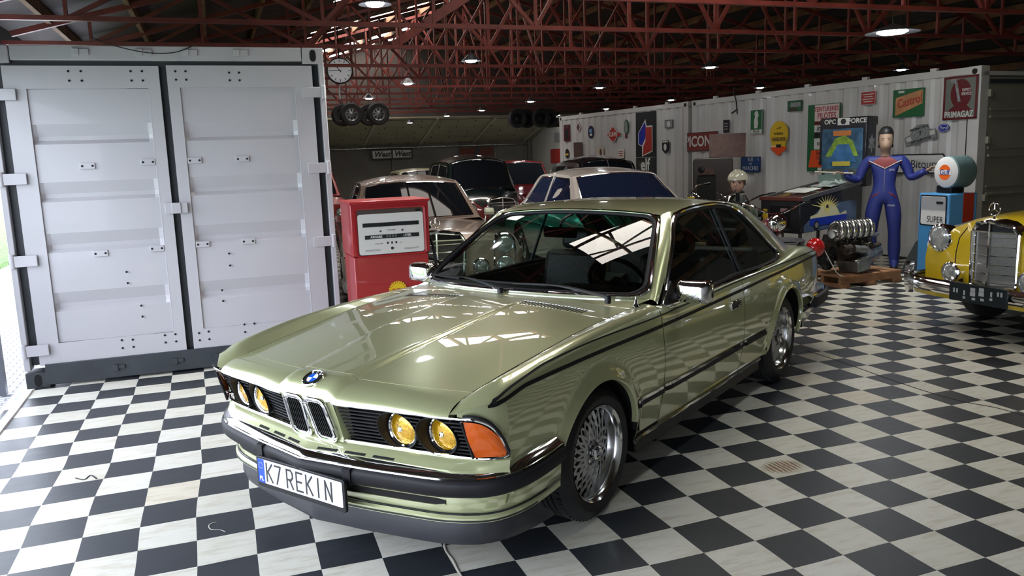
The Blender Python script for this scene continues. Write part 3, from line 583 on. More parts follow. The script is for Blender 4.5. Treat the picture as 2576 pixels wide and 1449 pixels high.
s = Sign('B', 4.23, 2.29, .3, .3, 'enamel_sign', 'small faded pink diamond plate near the far end of the right wall', base=PNK, outline=[(-.12, 0), (0, -.15), (.12, 0), (0, .15)]); s.p('inner', [(-.08, 0), (0, -.1), (.08, 0), (0, .1)], RUST)
s = Sign('B', 4.80, 2.18, .29, .40, 'enamel_sign', 'dark red upright plate at the far end of the right wall', base=DRED); s.r('panel', 0, -.03, .18, .26, BLACKE); s.r('line', 0, .15, .22, .04, RUST)
s = Sign('B', 4.81, 1.67, .25, .21, 'enamel_sign', 'black arched plate with a yellow band at the far end of the right wall', base=BLACKE, outline=[(.09 * cos(a), .12 * sin(a)) for a in [radians(k * 15) for k in range(24)]]); s.r('yellow_band', 0, -.02, .16, .04, YEL)
s = Sign('B', 4.27, 1.75, .40, .36, 'panel', 'plain brown board, far part of the right wall', 'board', RUST)
s = Sign('B', 3.22, 1.665, .24, .22, 'picture_plate', 'small yellowish picture of a figure under the row of far signs', 'picture', CRM); s.e('figure', 0, 0, .05, .09, RUST); s.rim(GOLD, .01)
s = Sign('B', 2.37, 1.63, .24, .2, 'notice', 'small white notice with red lines left of the tall black sign', 'notice', PALE); s.r('red_line', 0, .04, .18, .02, TXTR); s.r('red_line', 0, 0, .18, .02, TXTR); s.r('red_line', 0, -.05, .14, .02, TXTR)
# black hooks and chain bits on the wall
for u, z, l, lab in ((5.1, 2.1, .0, None),): pass
f = MB(); f.tube(crv([(0, 0, .32), (-.03, .02, .2), (-.10, .03, .06), (-.13, .03, -.16)], 12), .012, 6); f.bar((-.13, .03, -.08), (.02, .03, -.14), .02, .02)
P = A0 + dA * 4.72 + Vector((-.04, 0, 2.42)); o = f.build('hook_cable', BLACKP, loc=P, rot=(0, 0, angA)); props(o, 'black cable with a crossbar hook hanging over the wall top near the street sign', 'hook')
# far left signs on the back wall
def bsign(x, z, w, h, name, lab, base):
    t = thing(name, lab, 'sign', (x, 28.9, z)); t.rotation_euler = (radians(90), 0, 0); MB().poly([(a, b, 0) for a, b in rrect(w, h, .01, 2)], .02, (0, 0, 1)).build('sign_plate', base, t, smooth=0); return t
t = bsign(5.95, 1.87, 1.50, .34, 'name_board', 'long black board with two white name panels on the far back wall', BLACKE)
for k in (-.36, .36): MB().poly([(k + a, b, .021) for a, b in rrect(.66, .26, .01, 2)], .004, (0, 0, 1)).build('white_panel', PALE, t, smooth=0); text('West', .26, BLACKE, t, (k, 0, .027), sx=1.0, bold=.01, shear=.3)
t = bsign(9.1, 1.86, 1.3, .3, 'banner', 'faded red banner with a dark slanted stripe on the far back wall', mat('dull_red_cloth', (.12, .03, .02), .8)); MB().poly([(-.18, -.15, .021), (.0, -.15, .021), (.18, .15, .021), (0, .15, .021)], .003, (0, 0, 1)).build('dark_stripe', BLACKE, t, smooth=0)
t = thing('poster', 'red poster on the pale far wall left of the white containers', 'poster', (11.27, 26.3, 1.6)); MB().box((0, 0, 0), (.02, 1.5, .5)).build('sheet', REDE, t, smooth=0); MB().cyl((-.011, -.3, -.05), (-.016, -.3, -.05), .12, n=20).build('pale_ring', PALE, t)
t = thing('picture_plate', 'small dark picture on the pale far wall left of the white containers', 'picture', (11.27, 26.4, 2.25)); MB().box((0, 0, 0), (.02, .5, .32)).build('sheet', GRY, t, smooth=0)
# ============================================================ THE COUPE
PAINT = mat('green_gold_metallic', (.47, .50, .27), .30, .42, coat=1.0, coat_r=.010); PAINT.node_tree.nodes['Principled BSDF'].inputs['Coat IOR'].default_value = 2.1
_n = PAINT.node_tree; _tc = _n.nodes.new('ShaderNodeTexCoord'); _v = _n.nodes.new('ShaderNodeTexVoronoi'); _v.inputs['Scale'].default_value = 900
_mr = _n.nodes.new('ShaderNodeMapRange'); _mr.inputs['To Min'].default_value = .275; _mr.inputs['To Max'].default_value = .29
_n.links.new(_tc.outputs['Object'], _v.inputs['Vector']); _v.inputs['Scale'].default_value = 5; _n.links.new(_v.outputs['Distance'], _mr.inputs['Value']); _n.links.new(_mr.outputs[0], _n.nodes['Principled BSDF'].inputs['Roughness'])
car = thing('coupe_car', 'green-gold metallic two-door coupe with twin kidney grille and amber headlights, in the foreground', 'car', (1.05141743, 3.85181035, 0), 3.74264007)
SW = [(.90, .62), (.88, .68), (.86, .735), (.84, .772), (.818, .801), (.788, .825), (.754, .839), (.70, .848), (.55, .852), (.2, .858), (-.63, .862), (-2.0, .862), (-2.6, .860), (-3.0, .850), (-3.35, .828), (-3.6, .79), (-3.72, .75), (-3.80, .66)]
SZS = [(.90, .722), (.86, .738), (.80, .765), (.6, .792), (.3, .803), (-.6, .81), (-1.7, .815), (-2.6, .822), (-3.2, .822), (-3.6, .80), (-3.8, .77)]
SZC = [(.90, .722), (.86, .737), (.80, .764), (.76, .784), (.72, .808), (.5, .848), (.3, .870), (0, .888), (-.3, .896), (-.60, .898), (-.80, .868), (-1.7, .872), (-2.45, .868), (-2.7, .878), (-3.15, .903), (-3.4, .892), (-3.65, .855), (-3.8, .80)]
SYC = [(.90, .60), (.86, .69), (.80, .715), (.72, .748), (.3, .782), (0, .788), (-.3, .788), (-.55, .790), (-.66, .80), (-2.3, .797), (-2.6, .785), (-3.15, .705), (-3.6, .66), (-3.8, .55)]
SYG = [(.90, .57), (.833, .70), (.716, .686), (.313, .70), (-.04, .715), (-.466, .735), (-.62, .74)]
SZG = [(.90, .70), (.833, .729), (.76, .768), (.716, .776), (.5, .806), (.313, .829), (-.04, .869), (-.466, .895), (-.62, .905)]
SZH = [(.83, .787), (.70, .806), (.5, .838), (.26, .872), (0, .898), (-.2, .914), (-.45, .930)]
def dome(x, y):
    e = .20 if x < .3 else .20 - .045 * (x - .3) / .5
    t = min(max((e + .012 - abs(y)) / .024, 0), 1); t = t * t * (3 - 2 * t); return (.0085 + .006 * min(max((x - .2) / .5, 0), 1)) * t * min(1, (x + .36) / .25 if x < -.11 else 1)
def hoodpt(x, v):
    yg = pch(SYG, x) - .004; zg = pch(SZG, x); zh = pch(SZH, x); y = yg * v; return (x, y, zg + (zh - zg) * (1 - abs(v)**2.3) + dome(x, y))
def xshut(v): return .824 - .108 * abs(v)**2.2
LX = [(0, .962), (.15, .958), (.38, .918), (.646, .877), (.705, .862)]
def nosept(v, t):
    x0 = xshut(v) + .001; y0 = (pch(SYG, x0) - .003) * v; p0 = Vector((x0, y0, hoodpt(x0, v)[2])); yy = y0 + .0 * v
    l = Vector((pch(LX, abs(yy)), yy * 1.012, .722 - (.006 if abs(yy) < .14 else 0))); c = Vector((l.x - .022, (p0.y + l.y) / 2, p0.z - .014 + dome(.8, yy) * .9))
    return p0 * (1 - t)**2 + c * 2 * t * (1 - t) + l * t * t
_ne = [nosept(1, k / 8) for k in range(1, 9)]
SYG = [(q.x, abs(q.y) + .0012) for q in _ne[::-1]] + [q for q in SYG if q[0] <= .72]
SZG = [(q.x, q.z) for q in _ne[::-1]] + [q for q in SZG if q[0] <= .72]
SYG = [(.90, SYG[0][1] - .03)] + SYG; SZG = [(.90, SZG[0][1] - .02)] + SZG
LOW = [(.20, .918), (.28, .935), (.36, .965), (.46, .990), (.56, 1.0), (.70, 1.0), (.76, .994), (.82, .985)]
def low(z): return 1 - .088 * (max(.62 - z, 0) / .42)**2 - .02 * (max(z - .62, 0) / .2)**2
AF = (.03, .32, .355); AR = (-2.635, .32, .365)
def flare(x, z):
    b = 0
    for cx, cz, R in (AF, AR):
        d = sqrt((x - cx)**2 + (z - cz)**2) - R
        if d > -.02: b += .020 * exp(-(max(d, 0) / .038)**2) * min(1, max(0, (.80 - z) / .06))
    return b
def SY(x, z):
    W = pch(SW, x); zs = pch(SZS, x)
    if z <= zs: return W * low(z) + flare(x, z)
    zc = pch(SZC, x); yc = pch(SYC, x); w1 = W * low(zs); t = min(max((z - zs) / max(zc - zs, 1e-3), 0), 1)
    return yc + (w1 - yc) * sqrt(max(1 - t * t, 0)) + flare(x, z)
def zlow(x, base):
    z = base
    for cx, cz, R in (AF, AR):
        if abs(x - cx) < R: z = max(z, cz + sqrt(R * R - (x - cx)**2))
    return z
def xlist(x0, x1, step=.07):
    L = [x0, x1]; s = 1 if x1 > x0 else -1; n = max(2, int(abs(x1 - x0) / step)); L += [x0 + (x1 - x0) * k / n for k in range(n + 1)]
    for cx, cz, R in (AF, AR):
        for k in range(0, 37):
            x = cx + R * cos(pi * k / 36)
            if min(x0, x1) < x < max(x0, x1): L.append(x)
        for dx in (-.02, -.05, .02, .05):
            for sg in (-1, 1):
                x = cx + sg * R + dx
                if min(x0, x1) < x < max(x0, x1): L.append(x)
    L = sorted(set(round(v, 5) for v in L)); return L if x1 > x0 else L[::-1]
def side_rows(x, zb, n1=16, n2=9, inner=False):
    zs = pch(SZS, x); zc = pch(SZC, x); row = []
    zb = min(zb, zs - .002)
    for k in range(n1): z = zb + (zs - zb) * k / n1; row.append((x, SY(x, z), z))
    for k in range(n2 + 1):
        t = sin(pi / 2 * k / n2); z = zs + (zc - zs) * t; row.append((x, SY(x, z), z))
    if inner:
        yg, zg = pch(SYG, x), pch(SZG, x); y, z = row[-1][1], row[-1][2]
        for k in (1, 2, 3): row.append((x, y + (yg - y) * k / 3, z + (zg - z) * k / 3))
        row.append((x, yg - .001, zg - .03))
    return row
def both(fn, names=('', '')):
    for s in (1, -1): fn(s)
def flipy(m, s):
    if s < 0: m.v = [(x, -y, z) for x, y, z in m.v]; m.f = [f[::-1] for f in m.f]
    return m
def zb_front(x):
    if x > .705:
        return min(.563 + (x - .705) * 1.75, .722) if x < .80 else .727
    return zlow(x, .30 if x < .3 else .355)
def arch_lip(cx, cz, R, s, x0, x1):
    G = []
    for k in range(0, 41):
        a = pi * (-.02 + 1.04 * k / 40); x = cx + R * cos(a); z = cz + R * sin(a)
        if not (x0 <= x <= x1): continue
        y = SY(x, max(z, .3)); G.append([(x, y, z), (cx + (x - cx) * .985, y - .006, cz + (z - cz) * .985), (cx + (x - cx) * .98, y - .03, cz + (z - cz) * .98)])
    return G
for s in (1, -1):
    nm = 'left' if s > 0 else 'right'
    f = MB(); f.grid([side_rows(x, zb_front(x) if x > .7051 else .563, inner=True) for x in xlist(.861, .705)]); f.grid([side_rows(x, zb_front(x), inner=True) for x in xlist(.705, -.612)]); flipy(f, s).build('front_fender', PAINT, car, smooth=50)
    f = MB(); f.grid([side_rows(x, .285) for x in [-.618 - k * (1.134 / 16) for k in range(17)]]); flipy(f, s).build('door', PAINT, car, smooth=50)
    f = MB(); f.grid([side_rows(x, zlow(x, .285 if x > -3.1 else .285 + (-3.1 - x) * .25)) for x in xlist(-1.758, -3.80)]); flipy(f, s).build('rear_quarter', PAINT, car, smooth=50)
    for A_, a0, a1 in ((AF, -.32, .5), (AR, -3, -2.2)):
        f = MB(); f.grid(arch_lip(*A_, s, a0, a1)); flipy(f, s).build('wheel_arch_lip', PAINT, car)
    # inner wheel housings
    for cx in (AF[0], AR[0]):
        f = MB(); G = []
        for k in range(25):
            a = pi * k / 24; G.append([(cx + .40 * cos(a), .40, .32 + .40 * sin(a)), (cx + .40 * cos(a), .84, .32 + .40 * sin(a))])
        f.grid(G); f.add([(cx + .40 * cos(pi * k / 24), .42, .32 + .40 * sin(pi * k / 24)) for k in range(25)] + [(cx + .4, .42, .1), (cx - .4, .42, .1)], [tuple(range(25)) + (26, 25)]); flipy(f, s).build('wheel_housing', DARK, car)
# underbody and dark core that shows through the shut lines
f = MB(); f.box((-1.3, 0, .24), (1.75, 1.50, .10)); f.box((-1.3, 0, .30), (4.3, .78, .2)); f.build('underbody', BLACKP, car, smooth=0)
for s in (1, -1): MB().box((-1.30, s * .775, .235), (1.80, .05, .09)).build('sill', BLACKP, car, bevel=.006)
for s in (1, -1):
    MB().tube([(x, s * (SY(x, .288) + .003), .276) for x in [-.33 - .14 * k for k in range(14)]], .011, 8).build('sill_trim', CHROME, car)
def strip(zf, x0, x1, w, m, nm, s, off=.0012, n=80, th=0):
    G = []
    for k in range(n + 1):
        x = x0 + (x1 - x0) * k / n; zc = min(zf(x), pch(SZC, x) - .008); ww = w(x) if callable(w) else w
        row = []
        for j in range(4): z = zc - ww / 2 + ww * j / 3; row.append((x, SY(x, z) + off, z))
        G.append(row)
    f = MB(); f.grid(G); return flipy(f, s).build(nm, m, car, smooth=60)
STRIPE = mat('stripe_black', (.008, .008, .009), .5, spec=.2)
LS = [(.79, .757), (.70, .772), (.557, .793), (0, .801), (-.54, .798), (-1.7, .806), (-2.24, .814), (-3.135, .820), (-3.66, .80)]
US = [(.79, .764), (.76, .776), (.70, .796), (.55, .822), (.38, .843), (0, .856), (-.568, .850), (-1.35, .856), (-1.67, .860), (-2.28, .860), (-3.125, .858), (-3.62, .838)]
for s in (1, -1):
    for a, b in ((.79, -.610), (-.620, -1.750), (-1.760, -3.66)):
        strip(lambda x: pch(LS, x), a, b, lambda x: .017 if x < .76 else .017 * max((.80 - x) / .04, .1), STRIPE, 'wide_stripe', s)
        strip(lambda x: pch(US, x), a, b, .0065, STRIPE, 'thin_stripe', s)
    # side moulding: bright top, black insert
    for a, b in ((-.30, -.610), (-.622, -1.748), (-1.762, -2.17), (-3.02, -3.25)):
        G = []; H = []
        n = 24
        for k in range(n + 1):
            x = a + (b - a) * k / n; e = min(1, min(abs(x - a), abs(x - b)) / .012 + .3)
            zz = .478 - .012 * max(0, (-x - .3)) * .6
            y = SY(x, zz)
            G.append([(x, y - .002, zz + .022), (x, y + .011 * e, zz + .018), (x, y + .013 * e, zz + .004)]); H.append([(x, y + .013 * e, zz + .004), (x, y + .017 * e, zz), (x, y + .016 * e, zz - .018), (x, y - .002, zz - .023)])
        o = flipy(MB().grid(G), s).build('side_moulding', CHROME, car); f = MB().grid(H); k4 = len(H[0])
        flipy(f, s).build('rubber_insert', RUB, o)
# hood
vs = sorted(set([k / 24 for k in range(-24, 25)] + [q for e in (.262, .275, .285, .295, .305, .318) for q in (e, -e)]))
def xcowl(v): return -.395 - .10 * abs(v)**2
f = MB(); G = []
for v in vs:
    xa, xb = xshut(v) - .003, xcowl(v) ; G.append([hoodpt(xa + (xb - xa) * k / 34, v) for k in range(35)] + [tuple(Vector(hoodpt(xb, v)) + Vector((-.004, 0, -.02)))])
    G[-1] = [tuple(Vector(G[-1][0]) + Vector((.002, 0, -.02)))] + G[-1]
f.grid(G); f.build('hood', PAINT, car, smooth=40)
# nose panel between hood and grille
f = MB(); G = [[tuple(nosept(v, k / 14)) for k in range(15)] for v in vs]; G = [[(r[0][0] - .001, r[0][1], r[0][2] - .02)] + r + [(r[-1][0] - .02, r[-1][1], r[-1][2] - .006)] for r in G]; f.grid(G); f.build('nose_panel', PAINT, car, smooth=45)
f = MB(); f.grid([[(x, y, pch(SZG, x) - .06) for x in (.80, .4, 0, -.4)] for y in (-.66, 0, .66)]); f.build('hood_underside', DARK, car)
for s in (1, -1):   # bonnet vents
    slots = MB(); fr_ = MB()
    for k in range(20):
        y = s * (.215 + k * .0190); v = y / pch(SYG, -.3); a = Vector(hoodpt(-.338, v)); b = Vector(hoodpt(-.270, v)); 
        a.z += .0013; b.z += .0013; slots.add([a, b, b + Vector((0, s * .009, 0)), a + Vector((0, s * .009, 0))], [(0, 1, 2, 3)])
    G = []
    for k in range(25):
        y = s * (.20 + k * .0175); v = y / pch(SYG, -.3); G.append([tuple(Vector(hoodpt(x, v)) + Vector((0, 0, dz))) for x, dz in ((-.262, -.0005), (-.266, .0007), (-.342, .0007), (-.346, -.0005))])
    o = MB().grid(G).build('hood_vent', PAINT, car); slots.build('vent_slot', DARK, o, smooth=0)
# cowl between hood and windscreen
f = MB(); G = []
WB = lambda v: Vector((-.475 - .185 * abs(v)**2.2, .760 * v, .930 - .012 * abs(v)**2))
for v in vs:
    a = Vector(hoodpt(xcowl(v), v)) + Vector((-.004, 0, 0)); a.y = a.y * (1.0); b = WB(v) + Vector((0, 0, .0)); G.append([tuple(a + Vector((0, 0, -.02))), tuple(a), tuple(a.lerp(b, .4) + Vector((0, 0, .002))), tuple(b)])
f.grid(G); f.build('cowl_panel', PAINT, car)
# grille bay
GBX = [(0, .915), (.158, .885), (.396, .845), (.576, .815), (.743, .78), (.80, .755)]   # bottom edge x over |y|
def gtop(y): return Vector((pch(LX, min(abs(y), .705)) - (0 if abs(y) < .705 else (abs(y) - .705) * .30), y, .716))
def gbot(y): return Vector((pch(GBX, abs(y)), y, .545))
def gface(y, t, back=0): p = gtop(y).lerp(gbot(y), t); return (p.x - back, p.y, p.z)
G = [[gface(y, t, .13) for t in (0, .5, 1)] for y in [-.80 + .05 * k for k in range(33)]]
MB().grid(G).build('grille_backing', DARK, car)
for s in (1, -1):
    f = MB()
    for k in range(10):
        t = .05 + .1 * k; P = []
        for j in range(72):
            q = gface(s * (.165 + .0082 * j), t, .018); ins_ = any((abs(q[1]) - hy)**2 + (q[2] - .623)**2 < .082**2 for hy in (.602, .424))
            if not ins_: P.append(q)
            if ins_ or j == 71:
                if len(P) > 1: f.tube(P, .0045, 6)
                P = []
    g = f.build('side_grille', BLACKP, car, label=None)
    MB().tube([gface(s * (.158 + .02 * j), .0, .004) for j in range(31)] , .0055, 8).build('grille_trim', CHROME, car)
    # corner wrap trim around the indicator, down to the bottom strip
    wr = [gface(s * .745, 0, .004), (.840, s * .778, .720), (.818, s * .806, .710), (.788, s * .829, .686), (.754, s * .843, .640), (.728, s * .849, .59), (.714, s * .850, .562)]
    MB().tube(crv(wr, 24), .007, 8).build('grille_trim', CHROME, car)
    MB().tube([(x + .004, y * 1.004, z + .011) for x, y, z in [tuple(p) for p in crv(wr, 24)]], .0065, 6).build('rubber_seal', RUB, car)
    MB().tube([gface(s * (.15 + .0205 * j), 1.0, -.004) for j in range(32)] + [(.735, s * .838, .553), (.714, s * .850, .560)], .0055, 8).build('grille_trim', CHROME, car)
    # indicator
    fr1 = [(.853, .742, .708), (.838, .775, .706), (.815, .804, .696), (.786, .826, .670), (.752, .840, .628), (.722, .846, .578)]
    fr0 = [(.803, .752, .556), (.788, .770, .556), (.770, .792, .556), (.755, .812, .556), (.740, .830, .557), (.724, .843, .560)]
    A = crv([(a, s * b, c_) for a, b, c_ in fr1], 14); Bq = crv([(a, s * b, c_) for a, b, c_ in fr0], 14)
    AMB = mat('amber_lens', (.62, .10, .005), .12, coat=.8, bump=.25, bscale=200)
    f = MB(); f.grid([[a.lerp(b, j / 8) + Vector((.006, s * .004, 0)) * (4 * j / 8 * (1 - j / 8)) for j in range(9)] for a, b in zip(A, Bq)]); ind = f.build('indicator_light', AMB, car)
    ins = [a.lerp(b, .5).lerp(q, .86) for q in []] if False else None
    MB().tube([A[0] + Vector((.004, 0, 0)), Bq[0] + Vector((.004, 0, 0))], .006, 6).build('lens_edge', BLACKP, ind)
    for (hx, hy, hz, hr) in ((.786, .602, .622, .072), (.826, .424, .624, .072)):
        # black bucket through the slats
        fx = pch(LX, hy) * .5 + pch(GBX, hy) * .5 + .002
        f = MB(); f.lathe([(hr + .012, fx - .022), (hr + .011, fx - .008), (hr + .008, fx - .009), (hr + .004, hx + .012), (hr + .004, hx - .02), (0.001, hx - .02)], (0, s * hy, hz), 'x', 36)
        f.v = [((x_ - .24 * (abs(y_) - hy) + .30 * (z_ - hz)) if x_ > hx + .02 else x_, y_, z_) for x_, y_, z_ in f.v]
        lt = f.build('headlight', BLACKP, car)
        MB().lathe([(hr - .004, hx), (hr + .003, hx + .008), (hr - .002, hx + .014), (hr - .007, hx + .010)], (0, s * hy, hz), 'x', 36).build('bezel_ring', CHROME, lt)
        YG_ = mat('yellow_lens', (.66, .36, .012), .14, .5, coat=1, bump=.8, bscale=70, var=.35, vscale=14)
        MB().lathe([(0.0005, hx + .022), (.03, hx + .020), (.055, hx + .014), (hr - .006, hx + .006)], (0, s * hy, hz), 'x', 40).build('lens', YG_, lt)
        MB().lathe([(0.0005, hx + .028), (.010, hx + .026), (.013, hx + .016)], (0, s * hy, hz), 'x', 16).build('bulb_cap', CHROME, lt)
# centre body surround and kidneys
f = MB(); G = []
for k in range(17):
    y = -.158 + .316 * k / 16; G.append([(.958 - .002 * 0, y, .716), (.955, y, .70), (.922, y, .60), (.912, y, .556), (.915, y, .540)] if True else None)
f.grid([[(p[0] - .010, p[1], p[2]) for p in r] for r in G]); f.build('grille_surround', PAINT, car)
for s in (1, -1): MB().grid([[(.945, s * .158, .716), (.900, s * .158, .545)], [(.88, s * .166, .716), (.85, s * .166, .545)]]).build('surround_flank', PAINT, car)
for s in (1, -1):
    def kp(yy, zz, o=0): t = (.722 - zz) / .17; return (.966 - .050 * t + o, s * yy, zz)
    ring = rrect(.112, .182, .028, 6); cy, cz = .0705, .632
    sh = lambda a, b: (cy + a + (-.006 * b / .088), cz + b)
    f = MB(); f.tube([kp(*sh(a, b)) for a, b in ring], .0085, 10, closed=True); kd = f.build('kidney_grille', CHROME, car)
    f = MB(); f.tube([kp(*sh(a * .82, b * .89), .001) for a, b in ring], .0035, 8, closed=True); f.build('inner_ring', CHROME, kd)
    MB().poly([kp(*sh(a * .97, b * .97), -.016) for a, b in ring]).build('kidney_backing', DARK, kd, smooth=0)
    f = MB()
    for k in range(7):
        a = -.036 + .012 * k; f.bar(kp(*sh(a, -.080), -.006), kp(*sh(a, .080), -.006), .0035, .012, up=(1, 0, 0))
    f.build('vertical_slats', BLACKP, kd, smooth=0)
    # skirt of chrome depth
    f = MB(); f.grid([[kp(*sh(a, b), 0), kp(*sh(a, b), -.03)] for a, b in ring], cu=True); f.build('kidney_shell', CHROME, kd)
# round badge: black ring, blue and white quarters
bd = thing('round_badge', None, None); bd.parent = car; bd.scale = (1.17, 1.17, 1.17); p = nosept(0, .42); q = nosept(0, .47); n = (Vector((q.z - p.z, 0, -(q.x - p.x)))) ; n = Vector((-(q.z - p.z), 0, q.x - p.x)).normalized()
bd.location = p + n * .002; bd.rotation_euler = n.to_track_quat('Z', 'Y').to_euler(); bd.rotation_euler = Matrix(((n.z, 0, n.x), (0, 1, 0), (-n.x, 0, n.z))).to_euler()
MB().lathe([(.0395, -.004), (.0405, .002), (.038, .005), (.036, .003)], ax='z', n=40).build('chrome_ring', CHROME, bd)
MB().cyl((0, 0, -.003), (0, 0, .002), .037, n=40).build('black_ring', BLACKE, bd)
BB = mat('badge_blue', (.01, .10, .55), .25, coat=.5); BWT = mat('badge_white', (.75, .75, .75), .3, coat=.3)
for k in range(4): MB().poly([(0, 0, .0026)] + [(.022 * cos(radians(90 * k + a * 9)), .022 * sin(radians(90 * k + a * 9)), .0026) for a in range(11)]).build('badge_quarter', BWT if k % 2 else BB, bd, smooth=0)
for ch_, a in (('B', -40), ('M', 0), ('W', 40)):
    ra = radians(a); text(ch_, .014, BWT, bd, (-.0295 * cos(ra), .0295 * sin(ra), .003), (0, 0, radians(90) - ra), name='badge_letter', th=.0003)
# shelf under the grille with slots
SHX = lambda y: pch([(0, .930), (.17, .905), (.4, .868), (.6, .832), (.75, .790), (.82, .74)], abs(y))
f = MB(); G = []
for k in range(49):
    y = -.853 + 1.706 * k / 48; x0 = pch(GBX + [(.853, .712)], abs(y)); k_ = max(.12, min(1, (.87 - abs(y)) / .2)); G.append([(x0 - .01, y, .545), (x0 + .010 * k_, y, .538), (x0 + .03 * k_, y, .522), (x0 + .055 * k_, y, .506), (x0 + .055 * k_ - .01, y, .47), (x0 + .04 * k_ - .02, y, .40)])
f.grid(G); f.build('front_apron', PAINT, car)
for a, b in ((-.405, -.32), (-.275, -.185), (-.155, -.065), (.05, .15), (.185, .285), (.32, .42)):
    n_ = 5; G = []
    for k in range(n_ + 1):
        y = a + (b - a) * k / n_; x0 = pch(GBX, abs(y)); G.append([(x0 + .0335, y, .5195), (x0 + .051, y, .509)])
    MB().grid(G).build('apron_slot', DARK, car, smooth=0)
# bumper
BP = [(.40, .878), (.50, .880), (.60, .874), (.68, .857), (.745, .826), (.79, .785), (.825, .735), (.850, .69), (.880, .61), (.915, .45), (.948, .28), (.968, .14), (.990, .0)]
bpl = [(p.x, p.y, 0) for p in crv([(x, y, 0) for x, y in BP], 44)]; bpl = bpl + [(x, -y, 0) for x, y, _ in bpl[::-1][1:]]
def bz(x): return .032 * min(max((.80 - x) / .42, 0), 1)
path = [(x, y, .476 + bz(x)) for x, y, _ in bpl]
bmp = MB().sweep(path, [(-.062, .030), (-.055, .036), (-.045, .037), (-.015, .024), (.004, .010), (.010, .003)], flip=True).build('front_bumper', CHROME, car, smooth=50)
MB().sweep(path, [(.008, .005), (.017, .006), (.020, .001), (.015, -.002)], flip=True).build('bright_bead', CHROME, bmp, smooth=50)
MB().sweep([p for p in path], [(.013, -.002), (.026, -.010), (.030, -.022), (.028, -.055), (.016, -.068), (-.04, -.070)], flip=True).build('rubber_face', RUB, bmp, smooth=50)
for y in (-.27, .27):
    i = min(range(len(path)), key=lambda k: abs(path[k][1] - y)); MB().sweep(path[i:i + 2], [(.012, .0), (.036, -.004), (.036, -.066), (.012, -.075)], flip=True).build('bumper_joint', RUB, bmp, smooth=0)
for s in (1, -1): MB().box((.40, s * .868, .472), (.05, .03, .075)).build('bumper_end_cap', RUB, bmp, bevel=.008)
# valance below the bumper and black splitter
def plan(off, zf): return [(x - off * (1 if abs(y) < .7 else .4), y * (1 - off * .35), zf(x, y)) for x, y, _ in bpl]
f = MB(); f.grid([[(x - .035, y * .975, .46), (x - .030, y * .978, .385 + bz(x) * .4), (x - .028, y * .975, .34 + bz(x) * .4), (x - .034, y * .968, .322 + bz(x) * .7)] for x, y, _ in bpl]); vl = f.build('front_valance', PAINT, car)
f = MB(); f.grid([[(x - .026, y * .975, .317 + bz(x) * .9), (x - .018, y * .98, .308 + bz(x) * .9), (x - .018, y * .98, .290 + bz(x) * .9), (x - .05, y * .965, .286 + bz(x) * .9)] for x, y, _ in bpl]); lp = f.build('valance_lip', PAINT, car)
f = MB(); f.grid([[(x - .0165, y * .981, .300 + bz(x) * .9), (x - .0165, y * .981, .293 + bz(x) * .9)] for x, y, _ in bpl if x > .55]); f.build('dark_pinstripe', BLACKE, lp, smooth=0)
f = MB(); f.tube([(x - .030, y * .974, .3205 + bz(x) * .8) for x, y, _ in bpl], .0035, 6); f.build('valance_seam', BLACKE, vl)
sp = [(x, y, _) for x, y, _ in bpl if x > .52]
f = MB(); f.grid([[(x - .045, y * .95, .300), (x - .040, y * .955, .27), (x - .035 - .10 * (1 - min((x - .5) / .3, 1)), y * .955, .215), (x - .045 - .12 * (1 - min((x - .5) / .3, 1)), y * .945, .185), (x - .12, y * .90, .180)] for x, y, _ in sp]); f.build('front_splitter', mat('matt_black', (.018, .019, .024), .5, coat=.1), car)
for s in (1, -1):   # lower intake
    G = []
    for k in range(13):
        y = s * (.15 + .50 * k / 12); i = min(range(len(bpl)), key=lambda q: abs(bpl[q][1] - y)); x = bpl[i][0]
        x = pch([(q[1], q[0]) for q in bpl[:45][::-1]], abs(y)); e = .014 * min(1, (.67 - abs(y)) / .05 + .15)
        G.append([(x - .0265, y * .977, .368 + e), (x - .0265, y * .977, .368 - e)])
    MB().grid(G).build('lower_intake', DARK, vl, smooth=0)
    MB().tube([(g[1][0] + .002, g[1][1], g[1][2]) for g in G] , .003, 6).build('intake_lip', PAINT, vl)
# number plate
pl = thing('number_plate', None, None); pl.parent = car; pl.location = (1.012, 0, .372); pl.rotation_euler = (radians(90), 0, radians(90)); pl.rotation_euler = Matrix(((0, 0, 1), (1, 0, 0), (0, 1, 0))).to_euler()
NP = mat('plate_white', (.72, .73, .78), .35, coat=.3); NB = mat('plate_blue', (.01, .06, .38), .35)
MB().poly([(a, b, -.008) for a, b in rrect(.545, .135, .012)], .014, (0, 0, 1)).build('plate_holder', BLACKP, pl, bevel=.003)
MB().poly([(a, b + .006, .0065) for a, b in rrect(.52, .105, .006)], .0015, (0, 0, 1)).build('plate_face', NP, pl, smooth=0)
MB().poly([(-.26, -.0465, .0085), (-.218, -.0465, .0085), (-.218, .0585, .0085), (-.26, .0585, .0085)]).build('country_band', NB, pl, smooth=0)
text('PL', .026, NP, pl, (-.239, -.028, .009), name='country_code', th=.0003, bold=.0006)
STR = mat('star_yellow', (.6, .55, .1), .5)
f = MB()
for k in range(12): a = 2 * pi * k / 12; f.cyl((-.239 + .013 * cos(a), .03 + .013 * sin(a), .0086), (-.239 + .013 * cos(a), .03 + .013 * sin(a), .0092), .0018, n=5)
f.build('star_ring', STR, pl, smooth=0)
